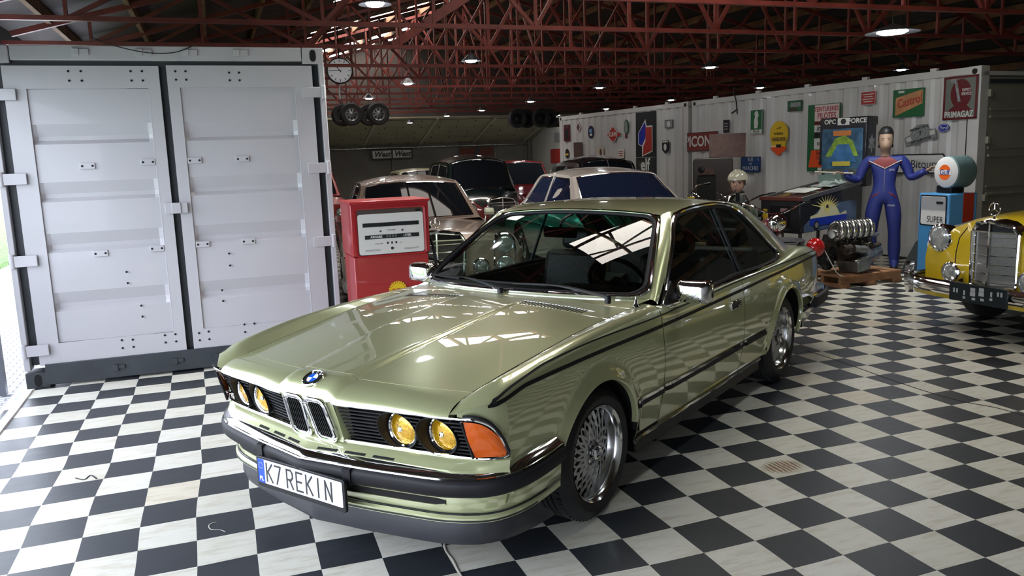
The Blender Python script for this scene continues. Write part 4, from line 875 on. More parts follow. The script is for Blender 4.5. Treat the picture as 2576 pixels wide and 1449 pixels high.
def glyph(ch_, x, h=.078, w=.040, t=.0085):
    S = {'K': [((0, 0), (0, 1)), ((0, .42), (1, 1)), ((.22, .55), (1, 0))], '7': [((0, 1), (1, 1)), ((1, 1), (.25, 0))], 'R': [((0, 0), (0, 1)), ((0, 1), (.7, 1)), ((.7, 1), (1, .85)), ((1, .85), (1, .62)), ((1, .62), (.7, .46)), ((.7, .46), (0, .46)), ((.45, .46), (1, 0))],
         'E': [((0, 0), (0, 1)), ((0, 1), (1, 1)), ((0, .5), (.85, .5)), ((0, 0), (1, 0))], 'I': [((.5, 0), (.5, 1))], 'N': [((0, 0), (0, 1)), ((0, 1), (1, 0)), ((1, 0), (1, 1))]}[ch_]
    f = MB()
    for k, (a, b) in enumerate(S):
        p = Vector((x + a[0] * w, -.033 + a[1] * h, .0088)); q = Vector((x + b[0] * w, -.033 + b[1] * h, .0088)); d = (q - p).normalized() * t * .42; f.bar(p - d, q + d, t, .0006 + .00012 * k, up=(0, 0, 1))
    f.build('plate_character', BLACKE, pl, smooth=0)
for ch_, x in (('K', -.203), ('7', -.148), ('R', -.072), ('E', -.012), ('K', .048), ('I', .102), ('N', .162)): glyph(ch_, x, w=.036 if ch_ != 'I' else .036)
MB().cyl((-.091, -.006, .008), (-.091, -.006, .0092), .008, n=14).build('registration_sticker', mat('sticker_grey', (.5, .52, .55), .3), pl, smooth=0)
# ---------------------------------------------------------------- greenhouse
WT = lambda v: Vector((-1.190 - .030 * abs(v)**2, .548 * v, 1.322 - .030 * abs(v)**2.2))
ws = []
for k in range(29):
    v = -1 + 2 * k / 28; ws.append([WB(v).lerp(WT(v), j / 16) + Vector((.022, 0, .022)) * (4 * j / 16 * (1 - j / 16)) * (1 - .3 * v * v) + Vector((0, .012 * v, 0)) * (4 * j / 16 * (1 - j / 16)) for j in range(17)])
WSG = glassmat('green_tinted_glass', (.72, .86, .80), .85, band=(1.20, 1.235, (.05, .42, .34)))
MB().grid(ws).build('windscreen', WSG, car, smooth=80)
def wsp(v, t): 
    t = min(max(t, 0), 1); v = min(max(v, -1), 1)
    return WB(v).lerp(WT(v), t) + Vector((.022, 0, .022)) * (4 * t * (1 - t)) * (1 - .3 * v * v) + Vector((0, .012 * v, 0)) * (4 * t * (1 - t))
def wsring(inset):
    P = []; hw, hh, r = 1 - inset / .70, .5 - inset / .86, .13
    for (cx, cy, a0) in ((hw - r * .9, hh - r, 0), (-hw + r * .9, hh - r, 90), (-hw + r * .9, -hh + r, 180), (hw - r * .9, -hh + r, 270)):
        for k in range(7): a = radians(a0 + 15 * k); P.append((cx + r * .9 * cos(a), .5 + cy + r * cos(a - pi / 2)))
    D = []
    for i, p in enumerate(P):
        q = P[(i + 1) % len(P)]
        n = max(1, int(max(abs(q[0] - p[0]) * 10, abs(q[1] - p[1]) * 10)))
        for k in range(n): D.append((p[0] + (q[0] - p[0]) * k / n, p[1] + (q[1] - p[1]) * k / n))
    return [wsp(*d) for d in D]
nrm = Vector((.45, 0, .89))
MB().tube([p + nrm * .006 for p in wsring(.008)], .0115, 8, closed=True).build('windscreen_trim', CHROME, car)
MB().tube([p + nrm * .002 for p in wsring(.027)], .012, 8, closed=True, flat=1.0).build('windscreen_seal', RUB, car)
# black frit / seal filling the rounded corners of the screen
R0 = wsring(.022)
f = MB()
for sv, st in ((1, 0), (1, 1), (-1, 0), (-1, 1)):
    c_ = wsp(sv, st); pts = [wsp(sv * (1 - .13 * (1 - sin(a))), st + (.13 * (1 - cos(a)) if st == 0 else -.13 * (1 - cos(a)))) for a in [radians(10 * k) for k in range(10)]]
    for a, b in zip(pts, pts[1:]): f.add([c_ + nrm * .001, a + nrm * .001, b + nrm * .001], [(0, 1, 2)])
f.build('screen_corner', PAINT, car, smooth=0)
# roof
RE = [(-1.205, .560, 1.300), (-1.34, .578, 1.318), (-1.60, .583, 1.333), (-1.93, .585, 1.331), (-2.20, .586, 1.305), (-2.37, .580, 1.285)]
RC = [(-1.18, 1.326), (-1.35, 1.346), (-1.6, 1.358), (-1.85, 1.361), (-2.15, 1.345), (-2.37, 1.315)]
rl = crv(RE, 20); f = MB(); G = []
for p in rl:
    row = []
    for k in range(25):
        v = -1 + 2 * k / 24; zc = pch(RC, p.x); x = p.x + (.025 if p is rl[0] else .02 * max(0, 1 - abs(p.x + 1.205) / .2)) * (1 - abs(v)**2) - .03 * max(0, 1 - abs(p.x + 2.37) / .2) * (1 - v * v) * -1
        row.append((x, p.y * v, p.z + (zc - p.z) * (1 - abs(v)**2.6)))
    G.append(row)
f.grid(G); f.build('roof', PAINT, car, smooth=60)
DT = [(-.705, .797, .885), (-.86, .752, 1.00), (-1.06, .688, 1.155), (-1.20, .632, 1.262), (-1.30, .612, 1.300), (-1.48, .604, 1.316), (-1.75, .602, 1.320), (-1.95, .605, 1.311), (-2.12, .613, 1.285), (-2.26, .632, 1.232), (-2.42, .662, 1.135), (-2.60, .698, 1.010), (-2.705, .722, .938), (-2.715, .745, .900), (-2.64, .768, .879), (-2.45, .785, .873)]
DB = [(-2.45, .785, .873), (-2.1, .795, .873), (-1.75, .798, .873), (-1.2, .800, .870), (-.80, .800, .869), (-.715, .799, .872)]
for s in (1, -1):
    D = [Vector((x, s * y, z)) for x, y, z in DT]; E_ = [Vector((x, s * y, z)) for x, y, z in DB]
    loop = crv(D, 60) + crv(E_, 24)[1:-1]; out = Vector((0, s * .9, .42)).normalized()
    # a-pillar skin
    AO = [Vector((-.655, s * .762, .918)), Vector((-.79, s * .712, 1.012)), Vector((-1.0, s * .642, 1.155)), Vector((-1.16, s * .582, 1.262)), Vector((-1.205, s * .560, 1.300))]
    AI = [Vector((-.66, s * .80, .895)), Vector((-.85, s * .752, 1.005)), Vector((-1.05, s * .69, 1.16)), Vector((-1.20, s * .628, 1.275)), Vector((-1.30, s * .60, 1.318))]
    MB().grid(ruled(crv(AO, 14), crv(AI, 14), 4, (.004, s * .006, .006))).build('a_pillar', PAINT, car, smooth=60)
    # roof rail skin down to the glass
    RT = [Vector((x, s * y, z)) for x, y, z in RE]; RB = [Vector((-1.27, s * .598, 1.304)), Vector((-1.42, s * .606, 1.320)), Vector((-1.66, s * .606, 1.326)), Vector((-1.95, s * .609, 1.318)), Vector((-2.14, s * .618, 1.290)), Vector((-2.22, s * .630, 1.255))]
    MB().grid(ruled(crv(RT, 20), crv(RB, 20), 4, (0, s * .006, .006))).build('roof_rail', PAINT, car, smooth=60)
    # c-pillar
    CI = [Vector((-2.22, s * .630, 1.255)), Vector((-2.44, s * .670, 1.132)), Vector((-2.62, s * .706, 1.008)), Vector((-2.725, s * .732, .935)), Vector((-2.735, s * .755, .892)), Vector((-2.66, s * .777, .871)), Vector((-2.45, s * .793, .868))]
    CO_ = [Vector((-2.37, s * .580, 1.285)), Vector((-2.55, s * .604, 1.215)), Vector((-2.78, s * .635, 1.105)), Vector((-2.98, s * .658, 1.005)), Vector((-3.12, s * .675, .935)), Vector((-3.22, s * .690, .903)), Vector((-3.25, s * .700, .900))]
    MB().grid(ruled(crv(CI, 24), crv(CO_, 24), 8, (0, s * .008, .006))).build('c_pillar', PAINT, car, smooth=70)
    # chrome surround and rubber
    MB().tube([p + out * .007 for p in loop], .0125, 8, closed=True, flat=.9).build('window_trim', CHROME, car)
    cen = sum(loop, Vector()) / len(loop)
    inn = [p + (cen - p).normalized() * .020 for p in loop]
    MB().tube([p + out * .001 for p in inn], .0125, 8, closed=True).build('window_seal', RUB, car)
    # side glass in two panes with the b-post bar
    GS = glassmat('side_glass', (.72, .80, .77), .28)
    MB().poly([p - out * .004 for p in loop]).build('side_window', GS, car, smooth=0, fix=False)
    a, b = Vector((-1.80, s * .608, 1.305)), Vector((-1.80 - .03, s * .797, .880)); a2 = a + Vector((-.012, 0, 0)); 
    MB().bar(Vector((-1.845, s * .611, 1.306)), Vector((-2.03, s * .794, .878)) if False else Vector((-1.86, s * .800, .878)), .030, .012, up=out).build('b_post', mat('anodised_black', (.05, .055, .06), .3, .6), car, bevel=.003)
    # rear window
# rear screen
rw = []
for k in range(13):
    v = -1 + 2 * k / 12; a = Vector((-2.37 + .0 * v, .565 * v, 1.312 - .030 * v * v)); b = Vector((-3.16 + .05 * v * v, .665 * v, .905)); rw.append([a.lerp(b, j / 8) + Vector((-.02, 0, .02)) * (4 * j / 8 * (1 - j / 8)) for j in range(9)])
MB().grid(rw).build('rear_window', glassmat('rear_glass', (.65, .78, .74), .7), car, smooth=80)
# trunk lid and tail
f = MB(); G = []
for x in [-3.14 - .06 * k for k in range(11)] + [-3.78]:
    yc, zc = pch(SYC, x), pch(SZC, x); zh = pch([(-3.14, .912), (-3.4, .905), (-3.65, .872), (-3.78, .82)], x)
    G.append([(x, yc * v, zc + (zh - zc) * (1 - abs(v)**2.5)) for v in [k / 10 for k in range(-10, 11)]])
f.grid(G); f.build('trunk_lid', PAINT, car, smooth=60)
f = MB(); tl = side_rows(-3.80, .46); f.add([p for p in tl] + [(x, -y, z) for x, y, z in tl[::-1]], [tuple(range(2 * len(tl)))]); f.build('tail_panel', PAINT, car, smooth=0)
sp_ = [(-3.42, .70), (-3.55, .69), (-3.70, .62), (-3.74, .45), (-3.755, 0), (-3.74, -.45), (-3.70, -.62), (-3.55, -.69), (-3.42, -.70)]
f = MB(); f.grid([[(p.x, p.y, .868), (p.x - .02, p.y * 1.005, .905), (p.x + .005, p.y * .995, .917), (p.x + .06, p.y * .97, .885)] for p in crv([(a, b, 0) for a, b in sp_], 40)]); f.build('boot_spoiler', mat('soft_grey_rubber', (.05, .05, .065), .45), car)
rb = [(-2.99, .868), (-3.2, .872), (-3.45, .86), (-3.65, .83), (-3.78, .77), (-3.86, .62), (-3.88, .3), (-3.885, 0)]
rbp = [(p.x, p.y, .50) for p in crv([(a, b, 0) for a, b in rb], 30)]; rbp = rbp + [(x, -y, z) for x, y, z in rbp[::-1][1:]]
o = MB().sweep(rbp[4:-4], [(-.05, .05), (-.005, .05), (.008, .03), (.008, .012)], flip=False).build('rear_bumper', CHROME, car, smooth=50)
MB().sweep(rbp[4:-4], [(.008, .035), (.03, .028), (.034, 0), (.028, -.05), (-.03, -.055)], flip=False).build('rubber_face', RUB, o, smooth=50)
# door handle, mirror, aerial, wipers
for s in (1, -1):
    y = SY(-1.60, .735)
    h = MB().box((-1.60, s * (y + .003), .738), (.155, .014, .052)).build('door_handle', CHROME, car, bevel=.006)
    MB().box((-1.595, s * (y + .0115), .742), (.11, .006, .022)).build('handle_grip', BLACKP, h, bevel=.002)
    MB().cyl((-1.66, s * y, .728), (-1.66, s * (y + .013), .728), .011, n=14).build('door_lock', CHROME, h)
    m = MB(); cx, cy, cz = (-.83, s * .93, .945)
    G = []
    for (dx, sy, sz) in ((.065, .60, .55), (.055, .88, .86), (.03, 1.0, 1.0), (-.01, 1.02, 1.02), (-.028, 1.0, 1.0)):
        G.append([(cx + dx, cy + a * sy, cz + b * sz) for a, b in rrect(.175, .115, .028)])
    m.grid(G, cv=True); m.add(G[0], [tuple(range(len(G[0])))]); m = m.build('door_mirror', CHROME, car, smooth=50)
    MB().poly([(cx - .027, cy + a * .93, cz + b * .9) for a, b in rrect(.175, .115, .028)]).build('mirror_glass', mat('mirror', (.9, .9, .9), .0, 1), m, smooth=0)
    MB().bar((cx, s * .80, .905), (cx, s * .90, .925), .05, .03).build('mirror_foot', BLACKP, m, bevel=.005)
    MB().poly([(-.70, s * .800, .885), (-.86, s * .800, .885), (-.86, s * .772, .985)], .012, (0, s, 0)).build('mirror_triangle', BLACKP, m, smooth=0)
ae = MB().lathe([(.016, 0), (.014, .006), (.008, .014), (.007, .03), (.004, .034), (.003, .05), (.0005, .052)], (-.53, .745, .902), 'z', 16).build('aerial', CHROME, car)
for k, (px, py, tx_, ty) in enumerate(((-.47, .62, -.60, -.02), (-.445, -.03, -.58, -.64))):
    w = thing('wiper', None, None); w.parent = car
    b0 = Vector((px, py, .938)); e = wsp(ty / .74, .06) + nrm * .018; 
    MB().lathe([(.016, -.02), (.018, .012), (.012, .022), (.0005, .026)], tuple(b0), 'z', 14).build('wiper_pivot', BLACKP, w)
    mid = b0.lerp(e, .5) + Vector((-.03, 0, .022)); MB().tube(crv([b0 + Vector((0, 0, .012)), mid, e.lerp(mid, .1)], 10), [.009] * 5 + [.006] * 6, 6).build('wiper_arm', BLACKP, w)
    bl = [wsp((e.y + d) / .74 * 1.0, .055 + .012 * (d * 4)**2 * 0 + .02) + nrm * .010 for d in (-.24 + .06 * q for q in range(9))]
    bl = [p for p in bl]; MB().tube(bl, .006, 6).build('wiper_blade', RUB, w)
# ---------------------------------------------------------------- cabin
DASH = mat('dashboard_black', (.012, .012, .013), .55, bump=.2, bscale=80); CARPET = mat('dark_carpet', (.01, .01, .01), .95)
f = MB(); f.grid([[(-.52 - .10 * abs(v)**2, .72 * v, .90), (-.70, .72 * v, .905 + (.035 if .15 < v < .8 else 0)), (-.93, .72 * v, .895 + (.03 if .15 < v < .8 else 0)), (-.98, .72 * v, .80), (-.93, .72 * v, .55)] for v in [k / 12 for k in range(-12, 13)]]); f.build('dashboard', DASH, car)
MB().box((-1.9, 0, .36), (2.4, 1.4, .04)).build('cabin_floor', CARPET, car, smooth=0)
for s in (1, -1):
    MB().grid([[(x, s * .775, .40), (x, s * .765, .87)] for x in (-.62, -2.6)]).build('door_card', DASH, car)
    MB().grid([[(-2.15, s * .57, 1.28), (-2.4, s * .60, 1.15), (-2.62, s * .64, 1.0)], [(-2.3, s * .545, 1.27), (-2.62, s * .58, 1.12), (-3.05, s * .60, .91)]]).build('pillar_lining', DASH, car)
    MB().grid([[(-.70, s * .72, .94), (-.70, s * .76, .92)], [(-1.20, s * .54, 1.27), (-1.24, s * .585, 1.262)]]).build('pillar_lining', DASH, car)
MB().grid([[(x, y, pch(RC, x) - .03 - .05 * (y / .55)**2) for y in (-.55, -.3, 0, .3, .55)] for x in (-1.24, -1.5, -1.9, -2.34)]).build('headlining', mat('headlining_grey', (.05, .052, .05), .9), car)
for s in (1, -1):
    st_ = thing('front_seat', None, None); st_.parent = car; st_.location = (-1.45, s * .37, 0)
    MB().box((.0, 0, .50), (.52, .50, .16)).build('seat_cushion', LEATHER, st_, bevel=.05)
    MB().box((-.30, 0, .755), (.13, .47, .50), Matrix.Rotation(radians(-16), 3, 'Y')).build('seat_back', LEATHER, st_, bevel=.05)
    MB().box((-.395, 0, 1.075), (.09, .25, .15), Matrix.Rotation(radians(-12), 3, 'Y')).build('headrest', LEATHER, st_, bevel=.04)
MB().box((-2.42, 0, .50), (.5, 1.2, .2)).build('rear_seat', LEATHER, car, bevel=.05); MB().box((-2.70, 0, .74), (.15, 1.2, .42), Matrix.Rotation(radians(-22), 3, 'Y')).build('rear_backrest', LEATHER, car, bevel=.05)
MB().box((-2.98, 0, .885), (.40, 1.15, .02)).build('parcel_shelf', CARPET, car, smooth=0)
for y in (-.3, .3): MB().box((-2.82, y, 1.0), (.09, .26, .15)).build('rear_headrest', LEATHER, car, bevel=.035)
sw = thing('steering_wheel', None, None); sw.parent = car; sw.location = (-1.07, .36, .905); sw.rotation_euler = (0, radians(-62), 0)
f = MB(); f.tube([(.185 * cos(2 * pi * k / 36), .185 * sin(2 * pi * k / 36), 0) for k in range(36)], .014, 10, closed=True); f.build('wheel_rim', LEATHER, sw)
f = MB(); f.cyl((0, 0, -.03), (0, 0, .0), .06, n=20); f.bar((0, -.17, -.005), (0, .17, -.005), .05, .012, up=(0, 0, 1)); f.bar((0, 0, -.005), (-.17, 0, -.005), .04, .012, up=(0, 0, 1)); f.build('wheel_spokes', BLACKP, sw)
o = MB().box((-1.02, .0, 1.205), (.03, .23, .062)).build('interior_mirror', BLACKP, car, bevel=.012); MB().tube(crv([(-1.02, 0, 1.23), (-1.06, 0, 1.28), (-1.16, 0, 1.30)], 6), .009, 6).build('mirror_stalk', BLACKP, o)
# ---------------------------------------------------------------- wheels (lattice alloys with deep polished rim)
def bbs(cx, s, yo=.815, Rt=.3125):
    w = thing('wheel', None, None); w.parent = car; w.location = (cx, s * yo, Rt)
    t = [(.222, -.010), (.235, .0), (.262, .004), (.292, -.012), (.306, -.030), (.3115, -.052)]
    for k in range(5):
        h = -.058 - k * .03; t += [(.3115, h), (.3115, h - .020), (.303, h - .022), (.303, h - .028)]
    t += [(.3115, -.212), (.300, -.225), (.24, -.228), (.21, -.2)]
    tr = MB().lathe(t, ax='y', n=72, sgn=s); ty = tr.build('tyre', TYRE, w, smooth=30)
    tb = MB()
    for k in range(60):
        a = 2 * pi * k / 60
        for (h0, h1, sh) in ((-.036, -.056, 0), (-.20, -.222, .05)):
            p = Vector((.3105 * cos(a + sh), s * h0, .3105 * sin(a + sh))); q = Vector((.3125 * cos(a + sh), s * h1, .3125 * sin(a + sh)));
            tb.bar(p, q, .006, .018, up=(-sin(a), 0, cos(a)))
    tb.build('shoulder_blocks', TYRE, ty, smooth=0)
    MB().lathe([(.222, -.200), (.205, -.195), (.198, -.10), (.194, -.098)], ax='y', n=48, sgn=s).build('rim_barrel', mat('barrel_dark_grey', (.03, .03, .032), .6, .3), w)  # inner barrel behind the spokes coloured dark
    MB().lathe([(.190, -.082), (.190, -.078), (.196, -.068), (.202, -.040), (.206, -.02), (.214, -.012), (.2225, -.004), (.224, -.012), (.222, -.02)], ax='y', n=64, sgn=s).build('polished_rim', ALU, w)
    RS = mat('silver_lattice', (.50, .50, .49), .38, .6)
    f = MB(); n = 20
    for k in range(n):
        a = 2 * pi * k / n; d = 2 * pi / n
        def P(r, a_, h): return Vector((r * cos(a_), s * h, r * sin(a_)))
        for sg in (-1, 1):
            f.bar(P(.060, a - sg * d * 1.0, -.042), P(.120, a, -.054), .0075, .012); f.bar(P(.120, a, -.054), P(.193, a + sg * d * 1.0, -.072), .0065, .012)
            f.bar(P(.15, a - sg * d * .55, -.062), P(.193, a, -.072), .006, .012)
    f.build('lattice_spokes', RS, w, smooth=0)
    f = MB(); f.lathe([(.001, -.048), (.050, -.048), (.068, -.056), (.070, -.10)], ax='y', n=30, sgn=s); f.build('hub', RS, w)
    f = MB()
    for k in range(5): a = 2 * pi * k / 5 + .3; f.cyl((.055 * cos(a) * .82, s * -.049, .055 * sin(a) * .82), (.055 * cos(a) * .82, s * -.040, .055 * sin(a) * .82), .0085, n=6)
    f.build('wheel_nuts', CHROME, w, smooth=0)
    f = MB(); f.lathe([(.034, -.05), (.034, -.012), (.030, -.006), (.024, -.004), (.020, -.012), (.001, -.012)], ax='y', n=8, sgn=s); f.build('centre_cap', CHROME, w, smooth=20)
    f = MB(); f.lathe([(.001, -.15), (.19, -.15)], ax='y', n=24, sgn=s); f.lathe([(.12, -.125), (.12, -.14), (.03, -.14)], ax='y', n=24, sgn=s); f.build('brake_disc', mat('disc_dark', (.03, .03, .03), .5, .6), w)
    f = MB(); f.cyl((.186, s * -.06, .03), (.176, s * -.035, .028), .004, n=8); f.build('valve', BLACKP, w)
for s in (1, -1): bbs(-.025, s); bbs(-2.655, s)
# ============================================================ THE OTHER CARS
WBLK = mat('car_glass_dark', (.010, .012, .016), .03, spec=.12)
WBLU = mat('car_glass_bluish', (.012, .018, .045), .03, spec=.3)
LENS = mat('clear_lens', (.55, .58, .58), .05, .6, coat=1.0, bump=.8, bscale=40)
class Body:
    """x forward from the front axle; left side built and mirrored"""
    def __init__(s, t, paint, W, ZS, YC, ZC, ZH, arches, base=.28):
        s.t, s.paint, s.W, s.ZS, s.YC, s.ZC, s.ZH, s.ar, s.base = t, paint, W, ZS, YC, ZC, ZH, arches, base
    def y(s, x, z):
        W = pch(s.W, x); zs = pch(s.ZS, x)
        if z <= zs: return W * pch([(.15, .88), (.30, .95), (.45, .99), (.6, 1), (1.0, 1)], z)
        zc, yc = pch(s.ZC, x), pch(s.YC, x); q = min((z - zs) / max(zc - zs, 1e-3), 1); return yc + (W - yc) * sqrt(max(0, 1 - q * q))
    def zb(s, x):
        z = s.base
        for cx, cz, R in s.ar:
            if abs(x - cx) < R: z = max(z, cz + sqrt(R * R - (x - cx)**2))
        return min(z, pch(s.ZS, x) - .01)
    def section(s, x, half=True):
        zs, zc, yc, zh = pch(s.ZS, x), pch(s.ZC, x), pch(s.YC, x), pch(s.ZH, x); z0 = s.zb(x); r = []
        for k in range(9): z = z0 + (zs - z0) * k / 9; r.append((x, s.y(x, z), z))
        for k in range(9): z = zs + (zc - zs) * sin(pi / 2 * k / 8); r.append((x, s.y(x, z), z))
        for k in range(1, 9): v = 1 - k / 8; r.append((x, yc * v, zc + (zh - zc) * (1 - v**2)))
        return r
    def shell(s, x0, x1, name, cap=None):
        xs = [x0 + (x1 - x0) * k / 40 for k in range(41)]
        for cx, cz, R in s.ar: xs += [cx + R * cos(pi * k / 20) for k in range(21) if min(x0, x1) < cx + R * cos(pi * k / 20) < max(x0, x1)]
        xs = sorted(set(round(v, 4) for v in xs), reverse=True); f = MB(); f.grid([s.section(x) for x in xs]); f.mirror()
        for x in (xs[0], xs[-1]):
            r = s.section(x); P = r + [(a, -b, c_) for a, b, c_ in r[::-1][1:]]; f.add(P, [tuple(range(len(P)))])
        return f.build(name, s.paint, s.t, smooth=40)
    def houses(s):
        for cx, cz, R in s.ar:
            for sg in (1, -1):
                f = MB(); f.grid([[(cx + (R + .01) * cos(pi * k / 18), sg * .45, cz + (R + .01) * sin(pi * k / 18)), (cx + (R + .01) * cos(pi * k / 18), sg * (s.y(cx, cz + R) - .02), cz + (R + .01) * sin(pi * k / 18))] for k in range(19)]); f.build('wheel_housing', DARK, s.t)
        MB().box((-1.4, 0, s.base - .02), (4.2, 1.3, .08)).build('underbody', BLACKP, s.t, smooth=0)
def road_wheel(t, cx, cy, R=.33, w=.17, hub=CHROME, whitew=False, s=None, rimc=None):
    s = s or (1 if cy > 0 else -1); o = thing('wheel', None, None); o.parent = t; o.location = (cx, cy, R)
    MB().lathe([(R * .62, -.01), (R * .72, .004), (R * .9, .0), (R, -.03), (R, -w + .03), (R * .9, -w), (R * .62, -w + .01)], ax='y', n=40, sgn=s).build('tyre', TYRE, o)
    MB().lathe([(.001, -.015), (R * .2, -.012), (R * .35, -.005), (R * .48, -.02), (R * .56, -.028), (R * .63, -.006)], ax='y', n=32, sgn=s).build('hubcap', rimc or hub, o)
    return o
def greenhouse(t, paint, g, glass=WBLK, split=False, trim=CHROME):
    """g: dict with left side points; b0 cowl corner, t0 screen top corner, t1 rear roof corner, b1 rear screen base corner, zc roof crown, cw/cr bulge"""
    b0, t0, t1, b1 = [Vector(p) for p in (g['b0'], g['t0'], g['t1'], g['b1'])]; cf_, cr_ = g.get('cf', .12), g.get('cr', .12); n = 20
    def m(p, v): return Vector((p.x, p.y * v, p.z))
    def arcx(p, c_, v): q = m(p, v); q.x += c_ * (1 - v * v); return q
    R = crv([t0, t0.lerp(t1, .33) + Vector((0, .012, g['zr'])), t0.lerp(t1, .66) + Vector((0, .012, g['zr'])), t1], 16)
    f = MB(); G = []
    for i, p in enumerate(R):
        u = i / (len(R) - 1); crown = g['zc'] * (1 - .25 * (2 * u - 1)**2)
        G.append([Vector((p.x + (cf_ * (1 - u)**3 - cr_ * u**3) * (1 - v * v) * .6, p.y * v, p.z + crown * (1 - abs(v)**g.get('ex', 2.4)))) for v in [k / 12 for k in range(-12, 13)]])
    f.grid(G); f.build('roof', paint, t, smooth=70)
    fr = []; rr = []
    for k in range(n + 1):
        v = -1 + 2 * k / n; a = arcx(b0, cf_, v); b = G[0][round((v + 1) * 12)] if False else Vector((t0.x + cf_ * .6 * (1 - v * v), t0.y * v, t0.z + g['zc'] * .75 * (1 - abs(v)**2.4))); fr.append((a, b))
        a2 = arcx(b1, -cr_, v); b2 = Vector((t1.x - cr_ * .6 * (1 - v * v), t1.y * v, t1.z + g['zc'] * .75 * (1 - abs(v)**2.4))); rr.append((a2, b2))
    def screen(L, nm, lo, hi, side, m_=None):
        MB().grid([[a.lerp(b, j / 6) for j in range(7)] for a, b in L]).build(nm.replace('screen', 'screen_frame') if 'screen' in nm else nm + '_frame', paint, t, smooth=70)
        off = Vector((side * .008, 0, .006)); f = MB(); e = 1 if len(L) < 8 else 1
        Q = [[a.lerp(b, lo + (hi - lo) * j / 6) + off for j in range(7)] for a, b in L[e:-e]]
        f.grid(Q); o = f.build(nm, m_ or glass, t, smooth=70)
        ring = [q[0] for q in Q] + [p for p in Q[-1][1:]] + [q[-1] for q in Q[::-1][1:]] + [p for p in Q[0][::-1][1:-1]]
        MB().tube(ring, .011, 6, closed=True).build('screen_trim', trim, o)
        if split: MB().tube([p for p in Q[len(Q) // 2]], .012, 6).build('centre_bar', trim, o)
        return Q
    Qf = screen(fr, 'windscreen', .06, .93, 1); screen(rr, 'rear_screen', .2, .9, -1)
    # sides
    nb = 24
    for sg in (1, -1):
        top = crv([b0, b0.lerp(t0, .5)] + [t0] + [R[5], R[10]] + [t1, t1.lerp(b1, .5), b1], nb)
        G = [[Vector((p.x, sg * (p.y + (g['yb'] - p.y) * (1 - j / 6)), p.z + (g['zb'] - p.z) * (1 - j / 6))) for j in range(7)] for p in top]
        MB().grid(G).build('side_frame', paint, t, smooth=70)
        def at(x, z):
            # point on the side plane at x,z
            tz = pch(sorted([(p.x, p.z) for p in top]), x); ty = pch(sorted([(p.x, p.y) for p in top]), x); q = (z - g['zb']) / max(tz - g['zb'], .01); return Vector((x, sg * (g['yb'] + (ty - g['yb']) * q + .006), z))
        for pts in g['win']:
            P = [at(x, z) for x, z in pts]; o = MB().poly([tuple(p) for p in P]).build('side_window', glass, t, smooth=0, fix=False); MB().tube(P, .009, 6, closed=True).build('window_trim', trim, o)
def star(t, loc, r=.045):
    o = thing('star_ornament', None, None); o.parent = t; o.location = loc
    MB().lathe([(.012, 0), (.008, .01), (.006, .03)], ax='z', n=12).build('ornament_stem', CHROME, o)
    f = MB(); f.tube([(0, r * cos(2 * pi * k / 24), .03 + r + r * sin(2 * pi * k / 24)) for k in range(24)], .0035, 6, closed=True)
    for k in range(3): a = pi / 2 + 2 * pi * k / 3; f.tube([(0, 0, .03 + r), (0, r * cos(a), .03 + r + r * sin(a))], [.006, .002], 6)
    f.build('ornament_ring', CHROME, o)
MESH = mat('radiator_mesh', (.12, .12, .12), .4, .8, var=.6, vscale=120)
def shell_grille(t, x, w0, w1, z0, z1, vee=.06, bars=5, m=MESH):
    """upright chrome radiator shell, slightly pointed in plan, rounded shoulders"""
    o = thing('radiator_grille', None, None); o.parent = t
    pts = [(-w0 / 2, z0), (-w1 / 2, z1 - .10), (-w1 / 2 + .05, z1 - .03), (0, z1), (w1 / 2 - .05, z1 - .03), (w1 / 2, z1 - .10), (w0 / 2, z0)]
    X = lambda y: x + vee * (1 - abs(y) / (w1 / 2))
    MB().tube([(X(y) , y, z) for y, z in pts], .02, 8, closed=True).build('grille_shell', CHROME, o)
    for sg in (1, -1):
        q = [(0, z0), (0, z1 - .09), (sg * (w1 / 2 - .02), z1 - .09), (sg * (w0 / 2 - .02), z0)]
        MB().poly([(X(y) - .015, y, z) for y, z in q]).build('grille_mesh', m, o, smooth=0)
        for k in range(bars): z = z0 + (z1 - .09 - z0) * (k + .5) / bars; MB().bar((X(0) - .005, 0, z), (X(sg * w0 / 2), sg * (w0 / 2 - .01), z), .006, .006).build('grille_bar', CHROME, o, smooth=0)
    for sg in (1, -1): MB().poly([(X(y) - .014, y, z) for y, z in [(0, z1 - .085), (0, z1 - .005), (sg * (w1 / 2 - .05), z1 - .035), (sg * (w1 / 2 - .01), z1 - .085)]]).build('shell_header', BLACKP, o, smooth=0)
    MB().bar((X(w1 / 2 - .02), -(w1 / 2 - .02), z1 - .09), (X(0), 0, z1 - .085), .018, .012).bar((X(0), 0, z1 - .085), (X(w1 / 2 - .02), (w1 / 2 - .02), z1 - .09), .018, .012).build('header_bar', CHROME, o)
    MB().bar((X(0), 0, z0), (X(0) - .0, 0, z1), .012, .014).build('centre_bar', CHROME, o)
    f = MB(); f.grid([[(X(0) + .0, 0, z1), (x - .10, 0, z1 + .015)], [(X(w1 / 4), w1 / 4, z1 - .02), (x - .10, w1 / 4, z1)], [(X(w1 / 2), w1 / 2, z1 - .08), (x - .10, w1 / 2, z1 - .05)]]); f.mirror(); f.build('shell_top', CHROME, o)
    f = MB(); f.box((x - .05, 0, (z0 + z1) / 2 - .03), (.08, w0 - .03, z1 - z0 - .12)); f.build('radiator_block', DARK, o, smooth=0)
    return o
